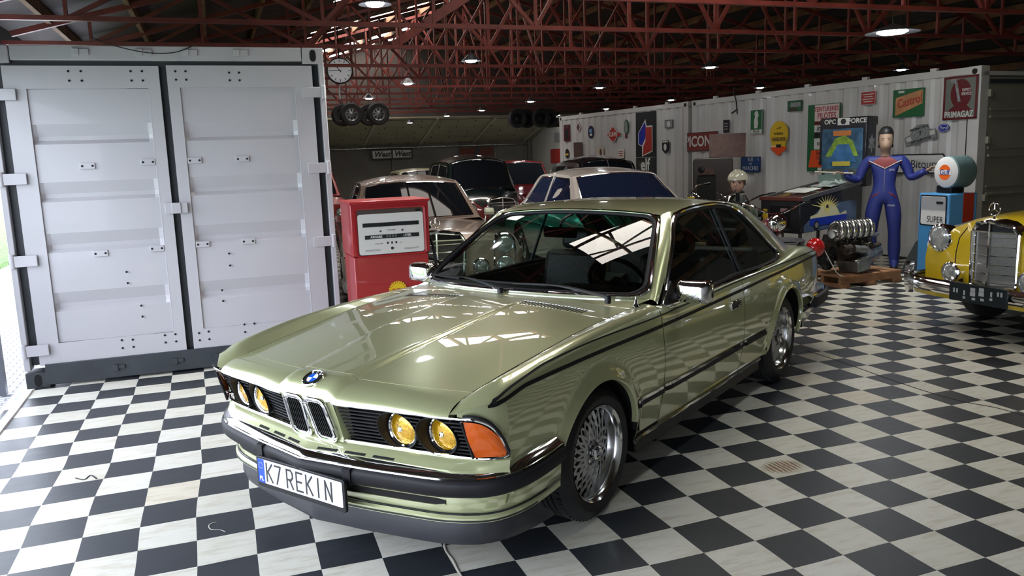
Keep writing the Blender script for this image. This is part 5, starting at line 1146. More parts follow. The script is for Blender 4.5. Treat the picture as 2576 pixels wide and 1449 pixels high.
def round_lamp(t, loc, r, depth=.05, yaw=0, lens=LENS, name='headlight', shell=CHROME):
    o = thing(name, None, None); o.parent = t; o.location = loc; o.rotation_euler = (0, 0, yaw)
    MB().lathe([(r * .9, -depth), (r * 1.08, -.01), (r * 1.06, .012), (r * .93, .02), (r * .9, .01)], ax='x', n=30).build('lamp_rim', shell, o)
    MB().lathe([(.0005, .035), (r * .4, .032), (r * .75, .020), (r * .92, .008)], ax='x', n=30).build('lamp_lens', lens, o)
    return o
# ---------------- two pale four-door sedans with stacked headlights
def sedan(name, label, loc, rz, paint, glass, stacked=True):
    t = thing(name, label, 'car', loc, rz)
    ar = [(0, .33, .37), (-2.75, .33, .37)]
    B = Body(t, paint, [(.82, .80), (.78, .865), (.6, .895), (0, .905), (-2.8, .905), (-3.6, .87), (-3.95, .80), (-4.02, .70)],
        [(.82, .60), (.5, .76), (0, .80), (-2.8, .80), (-3.6, .76), (-4.0, .66)], [(.82, .66), (.5, .74), (-.6, .76), (-3.0, .76), (-4.0, .60)],
        [(.82, .84), (.7, .88), (.3, .90), (-.6, .935), (-2.8, .935), (-3.6, .90), (-4.0, .80)], [(.82, .86), (.7, .92), (.3, .96), (-.6, 1.0), (-2.9, 1.0), (-3.6, .965), (-4.0, .84)], ar)
    B.shell(.82, -4.02, 'body'); B.houses()
    g = dict(b0=(-.60, .72, .975), t0=(-1.22, .585, 1.365), t1=(-2.62, .585, 1.36), b1=(-3.15, .70, .985), zr=.03, zc=.075, cf=.16, cr=.14, yb=.77, zb=.93,
        win=[[(-.78, .98), (-1.20, 1.30), (-1.25, 1.34), (-1.80, 1.36), (-1.86, .98)], [(-1.93, .98), (-1.90, 1.36), (-2.42, 1.355), (-2.52, 1.32), (-2.85, .98)]])
    greenhouse(t, paint, g, glass)
    for s in (1, -1):
        MB().tube([(x, s * (B.y(x, .745) + .004), .745) for x in [.7 - .12 * k for k in range(39)]], .008, 6).build('waist_trim', CHROME, t)
        MB().tube([(-.62 - .14 * k, s * .772, .945) for k in range(18)], .01, 6).build('belt_trim', CHROME, t)
        # stacked lamps in an upright oval housing
        o = thing('headlight_unit', None, None); o.parent = t; o.location = (.80, s * .685, .695)
        MB().grid([[(-.10, a * 1.0, b * 1.0), (.02, a, b), (.03, a * .9, b * .94)] for a, b in rrect(.23, .44, .112, 8)], cu=True).build('lamp_rim', CHROME, o)
        MB().poly([(.012, a * .92, b * .95) for a, b in rrect(.23, .44, .112, 8)]).build('lamp_backing', mat('lamp_silver', (.35, .37, .36), .25, .7), o)
        for dz in (.095, -.10): MB().lathe([(.0005, .045), (.045, .040), (.085, .022), (.093, .012)], (0, 0, dz), 'x', 26).build('lamp_lens', LENS, o); MB().lathe([(.092, .012), (.099, .026), (.104, .012)], (0, 0, dz), 'x', 26).build('lens_ring', CHROME, o)
        round_lamp(t, (.86, s * .43, .60), .078, .06, name='fog_light')
        m_ = MB().box((-.75, s * .86, 1.03), (.04, .12, .08)).bar((-.75, s * .82, .98), (-.72, s * .80, .90), .015).build('door_mirror', CHROME, t, bevel=.012)
        for cx in (0, -2.75): road_wheel(t, cx, s * .86)
        MB().box((-4.0, s * .66, .70), (.06, .20, .14)).build('tail_light', mat('red_lens', (.4, .01, .01), .15, coat=.8), t, bevel=.02)
        MB().box((-1.6, s * .915, .84), (.14, .02, .025)).build('door_handle', CHROME, t, bevel=.004); MB().box((-2.55, s * .915, .84), (.14, .02, .025)).build('door_handle', CHROME, t, bevel=.004)
    shell_grille(t, .84, .50, .56, .42, .96, .03, 6); star(t, (.84, 0, .97))
    bp = [(p.x, p.y, .46) for p in crv([(.45, .90, 0), (.75, .88, 0), (.93, .72, 0), (.99, .3, 0), (1.0, 0, 0)], 24)]; bp += [(x, -y, z) for x, y, z in bp[::-1][1:]]
    MB().sweep(bp, [(-.03, .06), (.01, .055), (.025, .0), (.01, -.055), (-.03, -.06)], flip=True).build('front_bumper', CHROME, t)
    bp = [(p.x, p.y, .48) for p in crv([(-3.6, .89, 0), (-3.9, .88, 0), (-4.1, .7, 0), (-4.15, 0, 0)], 24)]; bp += [(x, -y, z) for x, y, z in bp[::-1][1:]]
    MB().sweep(bp, [(-.03, .06), (.01, .055), (.025, .0), (.01, -.055), (-.03, -.06)]).build('rear_bumper', CHROME, t)
    return t
BEI = mat('beige_paint', (.40, .30, .24), .25, coat=.8); WHP = mat('ivory_paint', (.62, .55, .50), .25, coat=.8)
hb = atan2(-.993, -.115)
sedan('sedan_car', 'beige four-door sedan with stacked headlights, directly behind the red petrol pump', (2.06, 8.50, 0), hb, BEI, WBLK)
sedan('sedan_car', 'white four-door sedan with a bluish windscreen, just behind the roof of the green-gold coupe', (4.80, 8.45, 0), atan2(-.995, -.09), WHP, WBLU)
# ---------------- pre-war style saloons, rounded roofs
def oldsaloon(label, loc, rz, paint, top, split=False, H=1.64, k=1.0, green=None):
    t = thing('saloon_car', label, 'car', loc, rz)
    ar = [(0, .35, .40), (-2.75, .35, .40)]
    B = Body(t, paint, [(.55, .45), (.45, .62), (.1, .74), (-.9, .76), (-2.8, .78), (-3.4, .7), (-3.7, .5)], [(.55, .55), (-.6, .80), (-2.8, .82), (-3.7, .6)], [(.55, .3), (.1, .40), (-.8, .62), (-2.8, .66), (-3.7, .4)],
        [(.55, .80), (.1, .92), (-.8, 1.0), (-2.8, 1.05), (-3.4, .9), (-3.7, .7)], [(.55, .95), (.1, 1.02), (-.8, 1.10), (-2.8, 1.12), (-3.4, .95), (-3.7, .75)], ar)
    B.shell(.55, -3.7, 'body'); B.houses()
    if top is not paint:
        f = MB(); G = []
        for x in [.5 - .1 * q for q in range(14)]:
            zc, yc, zh = pch(B.ZC, x), pch(B.YC, x), pch(B.ZH, x); G.append([(x, (yc + .015) * v, zc + .006 + (zh - zc) * (1 - v * v)) for v in [j / 8 for j in range(-8, 9)]])
        f.grid(G); f.build('bonnet', top, t)
    g = dict(b0=(-.80, .60, 1.06), t0=(-1.05, .545, H - .14), t1=(-2.75, .56, H - .17), b1=(-3.35, .60, 1.04), zr=.05, zc=.12, cf=.06, cr=.2, ex=2.0, yb=.70, zb=1.0,
        win=[[(-.98, 1.10), (-1.10, H - .20), (-1.66, H - .16), (-1.70, 1.10)], [(-1.80, 1.10), (-1.78, H - .16), (-2.40, H - .18), (-2.56, 1.12)]])
    greenhouse(t, top, g, WBLK, split)
    for s in (1, -1):
        f = MB(); G = []
        for q in range(21):
            a = radians(-10 + 190 * q / 20); x = .0 + .52 * cos(a); z = .38 + .42 * sin(a); G.append([(x, s * .56, z + .03), (x, s * .74, z + .02), (x * .98, s * .86, z - .06), (x * .97, s * .88, z - .14)])
        f.grid(G); f.build('front_fender', paint, t, smooth=60)
        f = MB(); G = []
        for q in range(21):
            a = radians(0 + 180 * q / 20); x = -2.75 + .52 * cos(a); z = .38 + .40 * sin(a); G.append([(x, s * .6, z + .03), (x, s * .76, z + .02), (x, s * .86, z - .06), (x, s * .88, z - .14)])
        f.grid(G); f.build('rear_fender', paint, t, smooth=60)
        MB().box((-1.4, s * .78, .34), (1.9, .22, .04)).build('running_board', BLACKP, t, bevel=.01)
        round_lamp(t, (.45, s * .52, .78), .11, .14)
        for cx in (0, -2.75): road_wheel(t, cx, s * .80, .35, .15)
        MB().box((-1.2, s * .765, .98), (.12, .02, .02)).build('door_handle', CHROME, t, bevel=.004)
    shell_grille(t, .56, .40, .48, .40, .98, .05, 5)
    bp = [(p.x, p.y, .42) for p in crv([(.55, .85, 0), (.75, .6, 0), (.80, 0, 0)], 16)]; bp += [(x, -y, z) for x, y, z in bp[::-1][1:]]
    MB().sweep(bp, [(-.01, .04), (.01, .03), (.01, -.03), (-.01, -.04)], flip=True).build('front_bumper', CHROME, t)
    return t
CRIM = mat('crimson_paint', (.20, .012, .018), .22, coat=.9); DGRN = mat('black_green_paint', (.008, .016, .014), .18, coat=1.0); BLKC = mat('black_car_paint', (.007, .009, .012), .16, coat=1.0)
oldsaloon('vintage saloon with black-green roof over crimson body, between and behind the pale sedans', (4.55, 13.6, 0), atan2(-1, -.06), CRIM, DGRN, H=1.70)
oldsaloon('black vintage saloon with a split windscreen, behind the white sedan by the tall black sign', (6.95, 13.2, 0), atan2(-1, -.12), BLKC, BLKC, split=True, H=1.60)
def plain(label, loc, rz, paint, roofp, H=1.46, half=False):
    t = thing('parked_car', label, 'car', loc, rz); ar = [(0, .31, .35), (-2.5, .31, .35)]
    B = Body(t, paint, [(.75, .7), (.6, .80), (-3.0, .82), (-3.5, .7)], [(.75, .58), (0, .72), (-3.5, .66)], [(.75, .6), (-.5, .68), (-3.5, .58)], [(.75, .78), (-.5, .88), (-3.0, .88), (-3.5, .78)], [(.75, .80), (-.5, .94), (-3.0, .94), (-3.5, .82)], ar)
    B.shell(.75, -3.5, 'body'); B.houses()
    g = dict(b0=(-.55, .68, .92), t0=(-1.0, .58, H - .08), t1=(-2.35, .58, H - .08), b1=(-2.9, .68, .92), zr=.02, zc=.06, cf=.1, cr=.1, yb=.72, zb=.88, win=[[(-.75, .94), (-1.05, H - .13), (-1.65, H - .10), (-1.68, .94)], [(-1.75, .94), (-1.72, H - .10), (-2.3, H - .13), (-2.6, .94)]])
    greenhouse(t, roofp, g)
    for s in (1, -1):
        round_lamp(t, (.74, s * .55, .62), .085)
        for cx in (0, -2.5): road_wheel(t, cx, s * .79, .31, .15)
    MB().bar((.80, -.75, .45), (.80, .75, .45), .05, .10).build('front_bumper', CHROME, t, bevel=.01)
    return t
t_ = plain('crimson-roofed car farther back, between the two vintage saloons', (7.05, 18.2, 0), atan2(-1, -.1), CRIM, CRIM, 1.56)
MB().cyl((-.7, -.70, .95), (-.62, -.70, 1.75), .006, n=6).build('aerial', CHROME, t_)
plain('cream-roofed green car just behind the roof of the beige sedan', (4.75, 18.7, 0), atan2(-1, -.05), mat('dark_green_paint', (.02, .05, .035), .25, coat=.8), mat('cream_paint', (.50, .46, .30), .3, coat=.6), 1.44)
plain('bright red car far left, seen over the roof of the beige sedan', (1.90, 18.2, 0), atan2(-1, -.05), mat('bright_red_paint', (.35, .02, .02), .3, coat=.7), mat('bright_red_paint', (.35, .02, .02)), 1.52)
# ---------------- the yellow saloon at the right edge
YP = mat('yellow_paint', (.60, .43, .015), .22, coat=.9)
t = thing('saloon_car', 'bright yellow rounded saloon with upright chrome grille at the right picture edge', 'car', (6.80, 4.87, 0), pi)
ar = [(0, .33, .36), (-2.65, .33, .36)]
B = Body(t, YP, [(.86, .42), (.855, .60), (.83, .70), (.77, .79), (.62, .85), (.3, .87), (-3.0, .87), (-3.6, .75), (-3.75, .5)], [(.86, .52), (.77, .60), (.5, .68), (-3, .72), (-3.75, .5)], [(.86, .36), (.77, .60), (.5, .62), (-.6, .66), (-3, .66), (-3.75, .4)],
    [(.86, .66), (.83, .76), (.77, .84), (.6, .905), (0, .95), (-.6, .97), (-3, .95), (-3.75, .7)], [(.86, .93), (.77, 1.01), (.5, 1.05), (0, 1.07), (-.6, 1.07), (-3, 1.05), (-3.6, .85), (-3.75, .75)], ar, .34)
B.shell(.86, -3.75, 'body'); B.houses()
g = dict(b0=(-.65, .66, 1.03), t0=(-1.1, .57, 1.44), t1=(-2.5, .57, 1.43), b1=(-3.0, .66, 1.02), zr=.04, zc=.09, cf=.14, cr=.14, yb=.74, zb=.96, win=[[(-.85, 1.02), (-1.15, 1.38), (-1.7, 1.40), (-1.75, 1.02)], [(-1.85, 1.02), (-1.8, 1.40), (-2.4, 1.38), (-2.7, 1.02)]])
greenhouse(t, YP, g)
MESHG = mat('grille_fine_mesh', (.30, .30, .29), .35, .6, var=.35, vscale=160)
shell_grille(t, .87, .42, .42, .46, 1.0, .07, 6, MESHG)
star(t, (.90, 0, 1.02), .05)
for s in (1, -1):
    MB().tube([(x, s * y, z) for x, y, z in [(.885, .36, .50), (.888, .355, .72), (.885, .33, .84), (.87, .27, .93)]], .004, 6).build('bonnet_seam', BLACKP, t)
    round_lamp(t, (.80, s * .60, .815), .115, .12); round_lamp(t, (.93, s * .36, .545), .085, .10, name='fog_light')
    MB().bar((.84, s * .30, .47), (.92, s * .35, .50), .03).build('fog_light_bracket', BLACKP, t)
    og = MB(); og.grid([[(1.02 + .035 * sin(pi * k / 8) , s * .72 + a, .34 + .27 * k / 8) for a in (-.035, 0, .035)] if False else [(1.0, s * .72 - .035, .33 + .28 * k / 8), (1.03 + .03 * sin(pi * k / 8), s * .72 - .02, .33 + .28 * k / 8), (1.03 + .03 * sin(pi * k / 8), s * .72 + .02, .33 + .28 * k / 8), (1.0, s * .72 + .035, .33 + .28 * k / 8)] for k in range(9)]); og.build('bumper_guard', CHROME, t)
    for cx in (0, -2.65): road_wheel(t, cx, s * .83, .33, .17)
bp = [(p.x, p.y, .42) for p in crv([(.30, .93, 0), (.62, .93, 0), (.86, .86, 0), (.97, .7, 0), (1.0, .4, 0), (1.01, 0, 0)], 30)]; bp += [(x, -y, z) for x, y, z in bp[::-1][1:]]
MB().sweep(bp, [(-.04, .05), (-.01, .06), (.02, .035), (.03, .0), (.02, -.035), (-.01, -.06), (-.04, -.05)], flip=True).build('front_bumper', CHROME, t)
MB().sweep([(x - .05, y * .97, z - .07) for x, y, z in bp if x > .6], [(-.02, .02), (.03, .02), (.01, -.03)], flip=True).build('lower_apron', YP, t)
pp = thing('number_plate', None, None); pp.parent = t; pp.location = (1.055, .02, .415)
MB().box((0, 0, 0), (.015, .54, .155)).build('plate_base', mat('plate_black', (.008, .014, .018), .35), pp, bevel=.004)
f = MB()
for y, z, w, h in ((-.04, .035, .055, .03), (.04, .045, .055, .03), (-.04, .0, .06, .035), (.04, .01, .06, .035), (-.03, -.04, .04, .02), (.05, -.035, .04, .02), (.13, -.02, .03, .02), (-.12, -.04, .03, .02), (.19, .03, .02, .035), (.22, .03, .02, .035), (-.19, .01, .02, .035), (-.22, .01, .02, .035), (.13, .02, .02, .04), (-.12, .0, .02, .04)): f.box((.009, y, z), (.002, w * .8, h))
f.build('plate_symbols', mat('plate_symbol_grey', (.38, .40, .42), .4), pp, smooth=0)
# ============================================================ FUEL PUMPS
PR = mat('pump_red', (.34, .012, .018), .35, coat=.3, var=.06, vscale=2); PRD = mat('pump_red_side', (.28, .010, .014), .4, coat=.2)
t = thing('fuel_pump', 'red petrol pump with a white dial face and yellow shell emblem', 'fuel pump', (1.296, 6.54, 0), radians(1.5))
MB().box((0, .205, .45), (.62, .41, .90)).build('pump_cabinet', PR, t, bevel=.008)
MB().box((0, .195, 1.125), (.64, .45, .435)).box((0, .19, 1.335), (.665, .48, .025)).build('pump_head', PR, t, bevel=.008)
f = MB(); rr_ = rrect(.545, .37, .02, 3)
f.grid([[(a * 1.06, -.042, b * 1.06 + 1.095), (a, -.036, b + 1.095), (a * .995, -.022, b * .99 + 1.095)] for a, b in rr_], cu=True); f.build('window_frame', PR, t)
MB().poly([(a, -.034, b + 1.095) for a, b in rrect(.545, .365, .02, 3)]).build('dark_reveal', mat('brown_dark', (.05, .035, .03), .6), t, smooth=0)
dial = thing('dial_face', None, None); dial.parent = t; dial.location = (0, -.036, 1.08); dial.rotation_euler = (radians(90), 0, 0)
PW = mat('dial_white', (.60, .58, .56), .35)
MB().poly([(a, b, 0) for a, b in rrect(.535, .325, .02, 3)], .004, (0, 0, 1)).build('white_plate', PW, dial, smooth=0)
MB().box((0, .075, .005), (.46, .032, .003)).build('price_bar', BLACKE, dial, smooth=0); MB().box((.005, -.022, .005), (.445, .032, .003)).build('litre_bar', BLACKE, dial, smooth=0)
WL = mat('white_ink', (.6, .6, .58), .5)
text('ABGABE', .026, WL, dial, (-.125, -.022, .0072), th=.0003, bold=.0006); text('LITER', .026, WL, dial, (.13, -.022, .0072), th=.0003, bold=.0006); text('0 0 0 0', .030, mat('grey_ink', (.25, .25, .25), .5), dial, (.0, -.022, .0072), th=.0003)
for x in (-.035, 0, .035): MB().box((x, -.075, .005), (.013, .017, .003)).build('price_window', BLACKE, dial, smooth=0)
text('PREIS JE LITER', .011, BLACKE, dial, (-.105, -.078, .0045), th=.0003); text('DM', .011, BLACKE, dial, (.075, -.078, .0045), th=.0003); text('Tankanlagen', .014, BLACKE, dial, (.0, .028, .0045), th=.0003)
for x, y, r in ((-.09, .022, .007), (.09, .022, .007), (0, -.12, .012)): MB().cyl((x, y, .003), (x, y, .008), r, n=14).build('dial_screw', STEELD, dial)
for x in (-.16, .16):
    for k in range(2): MB().box((x, -.125 - k * .008, .005), (.12, .002, .001)).build('small_print', BLACKE, dial, smooth=0)
MB().box((.23, -.03, 1.255), (.04, .012, .02)).build('latch', BLACKP, t, smooth=0)
MB().box((0, -.004, .904), (.625, .006, .006)).build('seam', DARK, t, smooth=0)
sh = thing('shell_emblem', None, None); sh.parent = t; sh.location = (.035, -.004, .607); sh.rotation_euler = (radians(90), 0, 0)
YS_ = mat('emblem_yellow', (.70, .48, .01), .4)
P = []
for k in range(14):
    a0 = radians(-20 + 220 * k / 13)
    for q in (-.5, 0, .5): a = a0 + radians(7.5 * q); r = .078 if q == 0 else .0735; P.append((r * cos(a), r * sin(a)))
P += [(-.045, -.06), (-.03, -.085), (.03, -.085), (.045, -.06)]
MB().poly([(a, b, 0) for a, b in P], .003, (0, 0, 1)).build('yellow_shell', YS_, sh, smooth=0)
f = MB()
for k in range(13): a = radians(-12 + 204 * k / 12); f.bar((.055 * cos(a), .055 * sin(a), .0034), (.077 * cos(a), .077 * sin(a), .0034), .004, .001, up=(0, 0, 1))
f.build('shell_ribs', PR, sh, smooth=0); text('SHELL', .046, REDE, sh, (0, -.005, .0036), th=.0005, sx=.78, bold=.0015)
f = MB(); f.tube(crv([(.33, .10, 1.07), (.345, .06, 1.02), (.37, .05, .92), (.39, .05, .75), (.42, .08, .60), (.50, .10, .55)], 20), .012, 8); f.tube(crv([(.33, .12, .84), (.42, .10, .80), (.52, .08, .70)], 10), .011, 8); f.build('hose', RUB, t)
MB().tube(crv([(.33, .10, 1.00), (.34, .10, 1.09), (.35, .07, 1.10)], 6), .016, 8).build('nozzle', BLACKP, t)
# ---- blue / red replica pump with a round lamp head, front turned to -x
GB = mat('pump_sky_blue', (.05, .22, .46), .35, coat=.3); GR_ = mat('pump_dark_red', (.26, .015, .012), .35, coat=.3); GO = mat('disc_orange', (.75, .12, .01), .4); GW = mat('disc_white', (.60, .60, .60), .3, coat=.3); GN = mat('ink_navy', (.01, .03, .22), .4)
t = thing('fuel_pump', 'blue and red petrol pump with a round lamp head, beside the yellow car', 'fuel pump', (7.84, 7.27, 0), radians(-90 - 4))
# local: x right for someone facing it, -y front
MB().box((0, .20, .53), (.46, .40, 1.06)).build('pump_cabinet', GB, t, bevel=.02)
MB().box((0, .24, .04), (.50, .5, .08)).build('pump_plinth', BLACKP, t, bevel=.01)
MB().box((.2315, .27, .57), (.006, .15, .98)).build('red_side_panel', GR_, t, smooth=0)
MB().box((.03, -.003, .33), (.085, .006, .62)).build('red_stripe', GR_, t, smooth=0)
MB().poly([(a, -.004, b + .86) for a, b in rrect(.40, .36, .03, 4)], .012, (0, 1, 0)).build('dial_frame', BLACKP, t)
MB().poly([(a, -.0055, b + .86) for a, b in rrect(.37, .33, .025, 4)], .004, (0, 1, 0)).build('dial_face', GW, t, smooth=0)
MB().box((0, -.007, .945), (.37, .003, .15)).build('counter_window', mat('counter_grey', (.30, .31, .33), .15, coat=.6), t, smooth=0)
MB().box((.10, -.009, .955), (.10, .003, .03)).build('counter', BLACKE, t, smooth=0)
text('SUPER', .105, BLACKE, t, (.035, -.0075, .755), (radians(90), 0, 0), th=.0004, sx=.85)
def roundel(par, x, z, r, y=-.006):
    MB().cyl((x, y, z), (x, y - .004, z), r, n=36).build('roundel_disc', GW, par, smooth=0); MB().cyl((x, y - .0041, z), (x, y - .0055, z), r * .86, n=36).build('roundel_orange', GO, par, smooth=0)
    MB().box((x, y - .0065, z), (r * 1.98, .002, r * .52)).build('roundel_band', GW, par, smooth=0); text('Gulf', r * .78, GN, par, (x, y - .0082, z), (radians(90), 0, 0), th=.0004, bold=r * .015)
roundel(t, .03, .46, .085)
MB().box((.0, .22, 1.10), (.22, .18, .09)).build('head_neck', BLACKP, t, bevel=.01)
hd = thing('lamp_head', None, None); hd.parent = t; hd.location = (.06, .10, 1.30)
MB().lathe([(.0005, -.004), (.175, -.004), (.185, .01), (.185, .25), (.175, .265), (.0005, .265)], ax='y', n=40).build('drum', mat('drum_teal_grey', (.11, .18, .185), .4, coat=.2, var=.2, vscale=3), hd)
MB().lathe([(.0005, -.012), (.16, -.012), (.175, -.004)], ax='y', n=40).build('front_glass', GW, hd)
MB().cyl((-.01, -.0125, 0), (-.01, -.014, 0), .088, n=36).build('roundel_orange', GO, hd, smooth=0); MB().box((-.01, -.015, 0), (.20, .002, .055)).build('roundel_band', GW, hd, smooth=0); text('Gulf', .085, GN, hd, (-.01, -.0165, 0), (radians(90), 0, 0), th=.0004, bold=.001)
# ============================================================ PINBALL MACHINE
pb = thing('pinball_machine', 'black pinball machine with a blue police car painted on its side', 'pinball machine', (7.97, 8.99, 0), atan2(-.29, -.94))
# local: +x towards the player end, y left
L_ = 1.30; CABM = mat('cabinet_black', (.008, .009, .012), .4, coat=.3)
def side(s): return [(-.12, s * .29, .60), (L_, s * .29, .57), (L_, s * .29, .98), (-.12, s * .29, 1.13)]
f = MB(); f.add(side(-1) + side(1), [(0, 1, 2, 3), (7, 6, 5, 4), (0, 4, 5, 1), (1, 5, 6, 2), (2, 6, 7, 3), (3, 7, 4, 0)]); f.build('cabinet', CABM, pb, bevel=.006)
for s in (1, -1): MB().bar((-.1, s * .285, 1.15), (L_ - .02, s * .285, 1.0), .035, .05, up=(0, 0, 1)).build('side_rail', mat('rail_steel', (.20, .20, .20), .35, .8), pb, bevel=.004)
MB().bar((L_, -.30, 1.005), (L_, .30, 1.005), .06, .05).build('lockdown_bar', mat('red_brown_bar', (.14, .04, .03), .35, .3), pb, bevel=.008)
MB().add([(0, -.26, 1.145), (L_ - .03, -.26, 1.005), (L_ - .03, .26, 1.005), (0, .26, 1.145)], [(0, 1, 2, 3)]).build('playfield_glass', mat('playfield_sheen', (.12, .05, .04), .15, coat=1), pb, smooth=0)
for x in (.02, L_ - .04):
    for s in (1, -1): MB().tube([(x, s * .27, .70), (x + (.05 if x > .5 else -.05), s * .30, .0)], .022, 6).build('leg', STEELD, pb)
MB().box((-.20, 0, 1.30), (.18, .66, .42)).box((-.20, 0, 1.66), (.24, .70, .55)).box((-.22, 0, 1.96), (.28, .70, .12)).build('backbox', CABM, pb, bevel=.02)
GLS = mat('backglass_blue', (.05, .13, .22), .15, coat=.8, var=.6, vscale=7); LIME = mat('art_lime', (.22, .36, .05), .3, var=.5, vscale=12); AORG = mat('art_orange', (.45, .16, .04), .3); AYL = mat('art_yellow', (.50, .42, .06), .3)
bgx = -.075
MB().poly([(bgx, a, b + 1.60) for a, b in rrect(.60, .54, .02, 3)], .004, (1, 0, 0)).build('backglass', GLS, pb, smooth=0)
MB().poly([(bgx + .006, a, b) for a, b in ((-.24, 1.50), (.24, 1.50), (.16, 1.70), (.04, 1.78), (-.10, 1.74))], .002, (1, 0, 0)).build('art_patch', LIME, pb, smooth=0)
MB().poly([(bgx + .009, a, b) for a, b in ((-.20, 1.42), (.22, 1.42), (.10, 1.66), (-.06, 1.66))], .002, (1, 0, 0)).build('art_patch', mat('art_blue', (.05, .16, .34), .3, var=.4, vscale=10), pb, smooth=0)
MB().box((bgx + .008, 0, 1.81), (.004, .26, .07)).build('art_patch', AORG, pb, smooth=0); MB().box((bgx + .012, 0, 1.40), (.004, .26, .06)).build('art_patch', AYL, pb, smooth=0)
MB().box((-.10, 0, 1.25), (.05, .56, .24)).build('score_panel', mat('score_grey', (.10, .12, .11), .3, coat=.5, var=.5, vscale=20), pb, smooth=0)
for yy, b in ((-.19, 'OPC'), (.21, 'FORCE')): text(b, .085, PALE, pb, (-.078, -yy * -1, 1.965), (radians(90), 0, radians(90)), th=.001, bold=.002)
MB().box((-.077, .01, 1.965), (.004, .17, .095)).build('badge_panel', PALE, pb, smooth=0); MB().cyl((-.076, .01, 1.965), (-.072, .01, 1.965), .042, n=6).build('black_emblem', BLACKE, pb, smooth=0)
# star badge on the backbox side
f = MB()
P = []
for k in range(12): a = pi * k / 6 + pi / 2; r = .13 if k % 2 == 0 else .07; P.append((-.20 + r * .75 * cos(a), .352, 1.66 + r * sin(a)))
f.poly(P, .002, (0, 1, 0)); 
for s in (1, -1): q = [(x, s * y, z) for x, y, z in P]; MB().poly(q, .002, (0, s, 0)).build('star_badge', GRY, pb, smooth=0)
text('POLICE', .075, GRY, pb, (-.20, .353, 1.47), (radians(90), 0, radians(180)), th=.0008, bold=.001)
text('POLICE', .075, GRY, pb, (-.20, -.353, 1.47), (radians(90), 0, 0), th=.0008, bold=.001)
# cabinet side art : car, ground, beacon rays  (visible side y=+.29 when the player end points to us on the left)
ab = MB(); SGN = 1
def art(pts, m, k, nm='side_art'): return MB().poly([(x, SGN * (.292 + .0012 * k), z) for x, z in pts], .001, (0, SGN, 0)).build(nm, m, pb, smooth=0)
art([(.02, .61), (1.22, .58), (1.22, .66), (.80, .90), (.02, .93)], mat('art_slate', (.06, .10, .18), .4, var=.3, vscale=8), 0)
CR = mat('art_cream', (.50, .48, .30), .4); BC = mat('art_car_blue', (.01, .03, .30), .35)
f = MB()
for k in range(22):
    a = radians(8 + 164 * k / 21); r = (.30 if k % 2 else .18) * (1.3 if (k in (1, 20)) else 1); c_ = (.72, .86); w = .016
    f.add([(c_[0] - w * sin(a), .2965, c_[1] + w * cos(a)), (c_[0] + w * sin(a), .2965, c_[1] - w * cos(a)), (c_[0] + r * cos(a), .2965, c_[1] + r * .62 * sin(a))], [(0, 1, 2)])
f.cyl((.72, .295, .86), (.72, .2975, .86), .06, n=24); f.build('beacon_rays', mat('art_ray_yellow', (.55, .48, .16), .4), pb, smooth=0)
art([(.69, .86), (.75, .86), (.74, .90), (.70, .90)], BLACKE, 6, 'beacon')
art([(.42, .765), (.50, .86), (.60, .885), (.84, .885), (.93, .80), (1.08, .775), (1.10, .735), (.25, .755), (.28, .80)], CR, 3, 'car_roof_art')
art([(.25, .755), (1.10, .745), (1.10, .665), (.98, .645), (.25, .655)], BC, 4, 'car_flank_art')
MB().cyl((.95, .297, .655), (.95, .3005, .655), .055, n=26).build('car_wheel_art', BLACKE, pb, smooth=0); MB().cyl((.95, .3006, .655), (.95, .302, .655), .036, n=26).build('car_hub_art', GRY, pb, smooth=0)
# front of cabinet: coin door and stickers
MB().box((L_ + .004, 0, .78), (.008, .30, .28)).build('coin_door', mat('coin_door_black', (.012, .012, .014), .3, .5), pb, bevel=.003)
MB().box((L_ + .009, .06, .86), (.004, .10, .05)).build('price_card', mat('card_pinkish', (.25, .16, .16), .5, var=.5, vscale=30), pb, smooth=0)
MB().lathe([(.0005, .006), (.04, .004), (.045, 0)], (0, 0, 0), 'x', 16).build('yellow_light_art', YEL, pb, loc=(L_ + .002, -.22, .78)); MB().cyl((L_, .22, .9), (L_ + .03, .22, .9), .018, n=14).build('start_button', REDE, pb)
MB().box((L_ + .003, -.22, .78), (.003, .06, .18)).build('lamp_post_art', YEL, pb, smooth=0)
# crumpled plastic and papers lying on the glass
PLA = mat('clear_plastic_film', (.35, .40, .38), .15, .1, coat=.6)
for k, (x, y, w, lab) in enumerate(((.30, .05, .42, 'crumpled clear plastic sheet lying on the pinball glass near the backbox'), (.80, -.02, .36, 'white papers lying on the player end of the pinball glass'))):
    f = MB(); G = []; random.seed(5 + k)
    for i in range(9):
        G.append([(x + w * (i / 8 - .5), y + .34 * (j / 6 - .5), 0) for j in range(7)])
    G = [[(px, py, 1.158 - .1105 * px + (.012 + (.055 if k == 0 else .02) * random.random() * (1 if 0 < i < 8 and 0 < j < 6 else .1))) for j, (px, py, _) in enumerate(r)] for i, r in enumerate(G)]
    o = f.grid([[(a_, b_, c2 + .004) for a_, b_, c2 in r_] for r_ in G]).build('plastic_sheet' if k == 0 else 'paper_sheet', PLA if k == 0 else PALE, smooth=0, loc=pb.location, rot=(0, 0, pb.rotation_euler[2])); props(o, lab, 'plastic sheet' if k == 0 else 'paper')
for k in range(2):
    f = MB(); G = [[(.13 + .16 * k + .04 * sin(a), -.10 + .12 * j, 1.12 + .02 * k * -1 + .13 * sin(a * 1.0) + .035) for a in [pi * i / 8 for i in range(5)]] for j in range(3)]
    o = f.grid(G).build('curved_guard', mat('grey_green_plastic', (.20, .28, .25), .3), loc=pb.location, rot=(0, 0, pb.rotation_euler[2])); props(o, 'curved grey-green plastic guard standing on the pinball glass, %s of two' % ('right' if k == 0 else 'left'), 'plastic part')
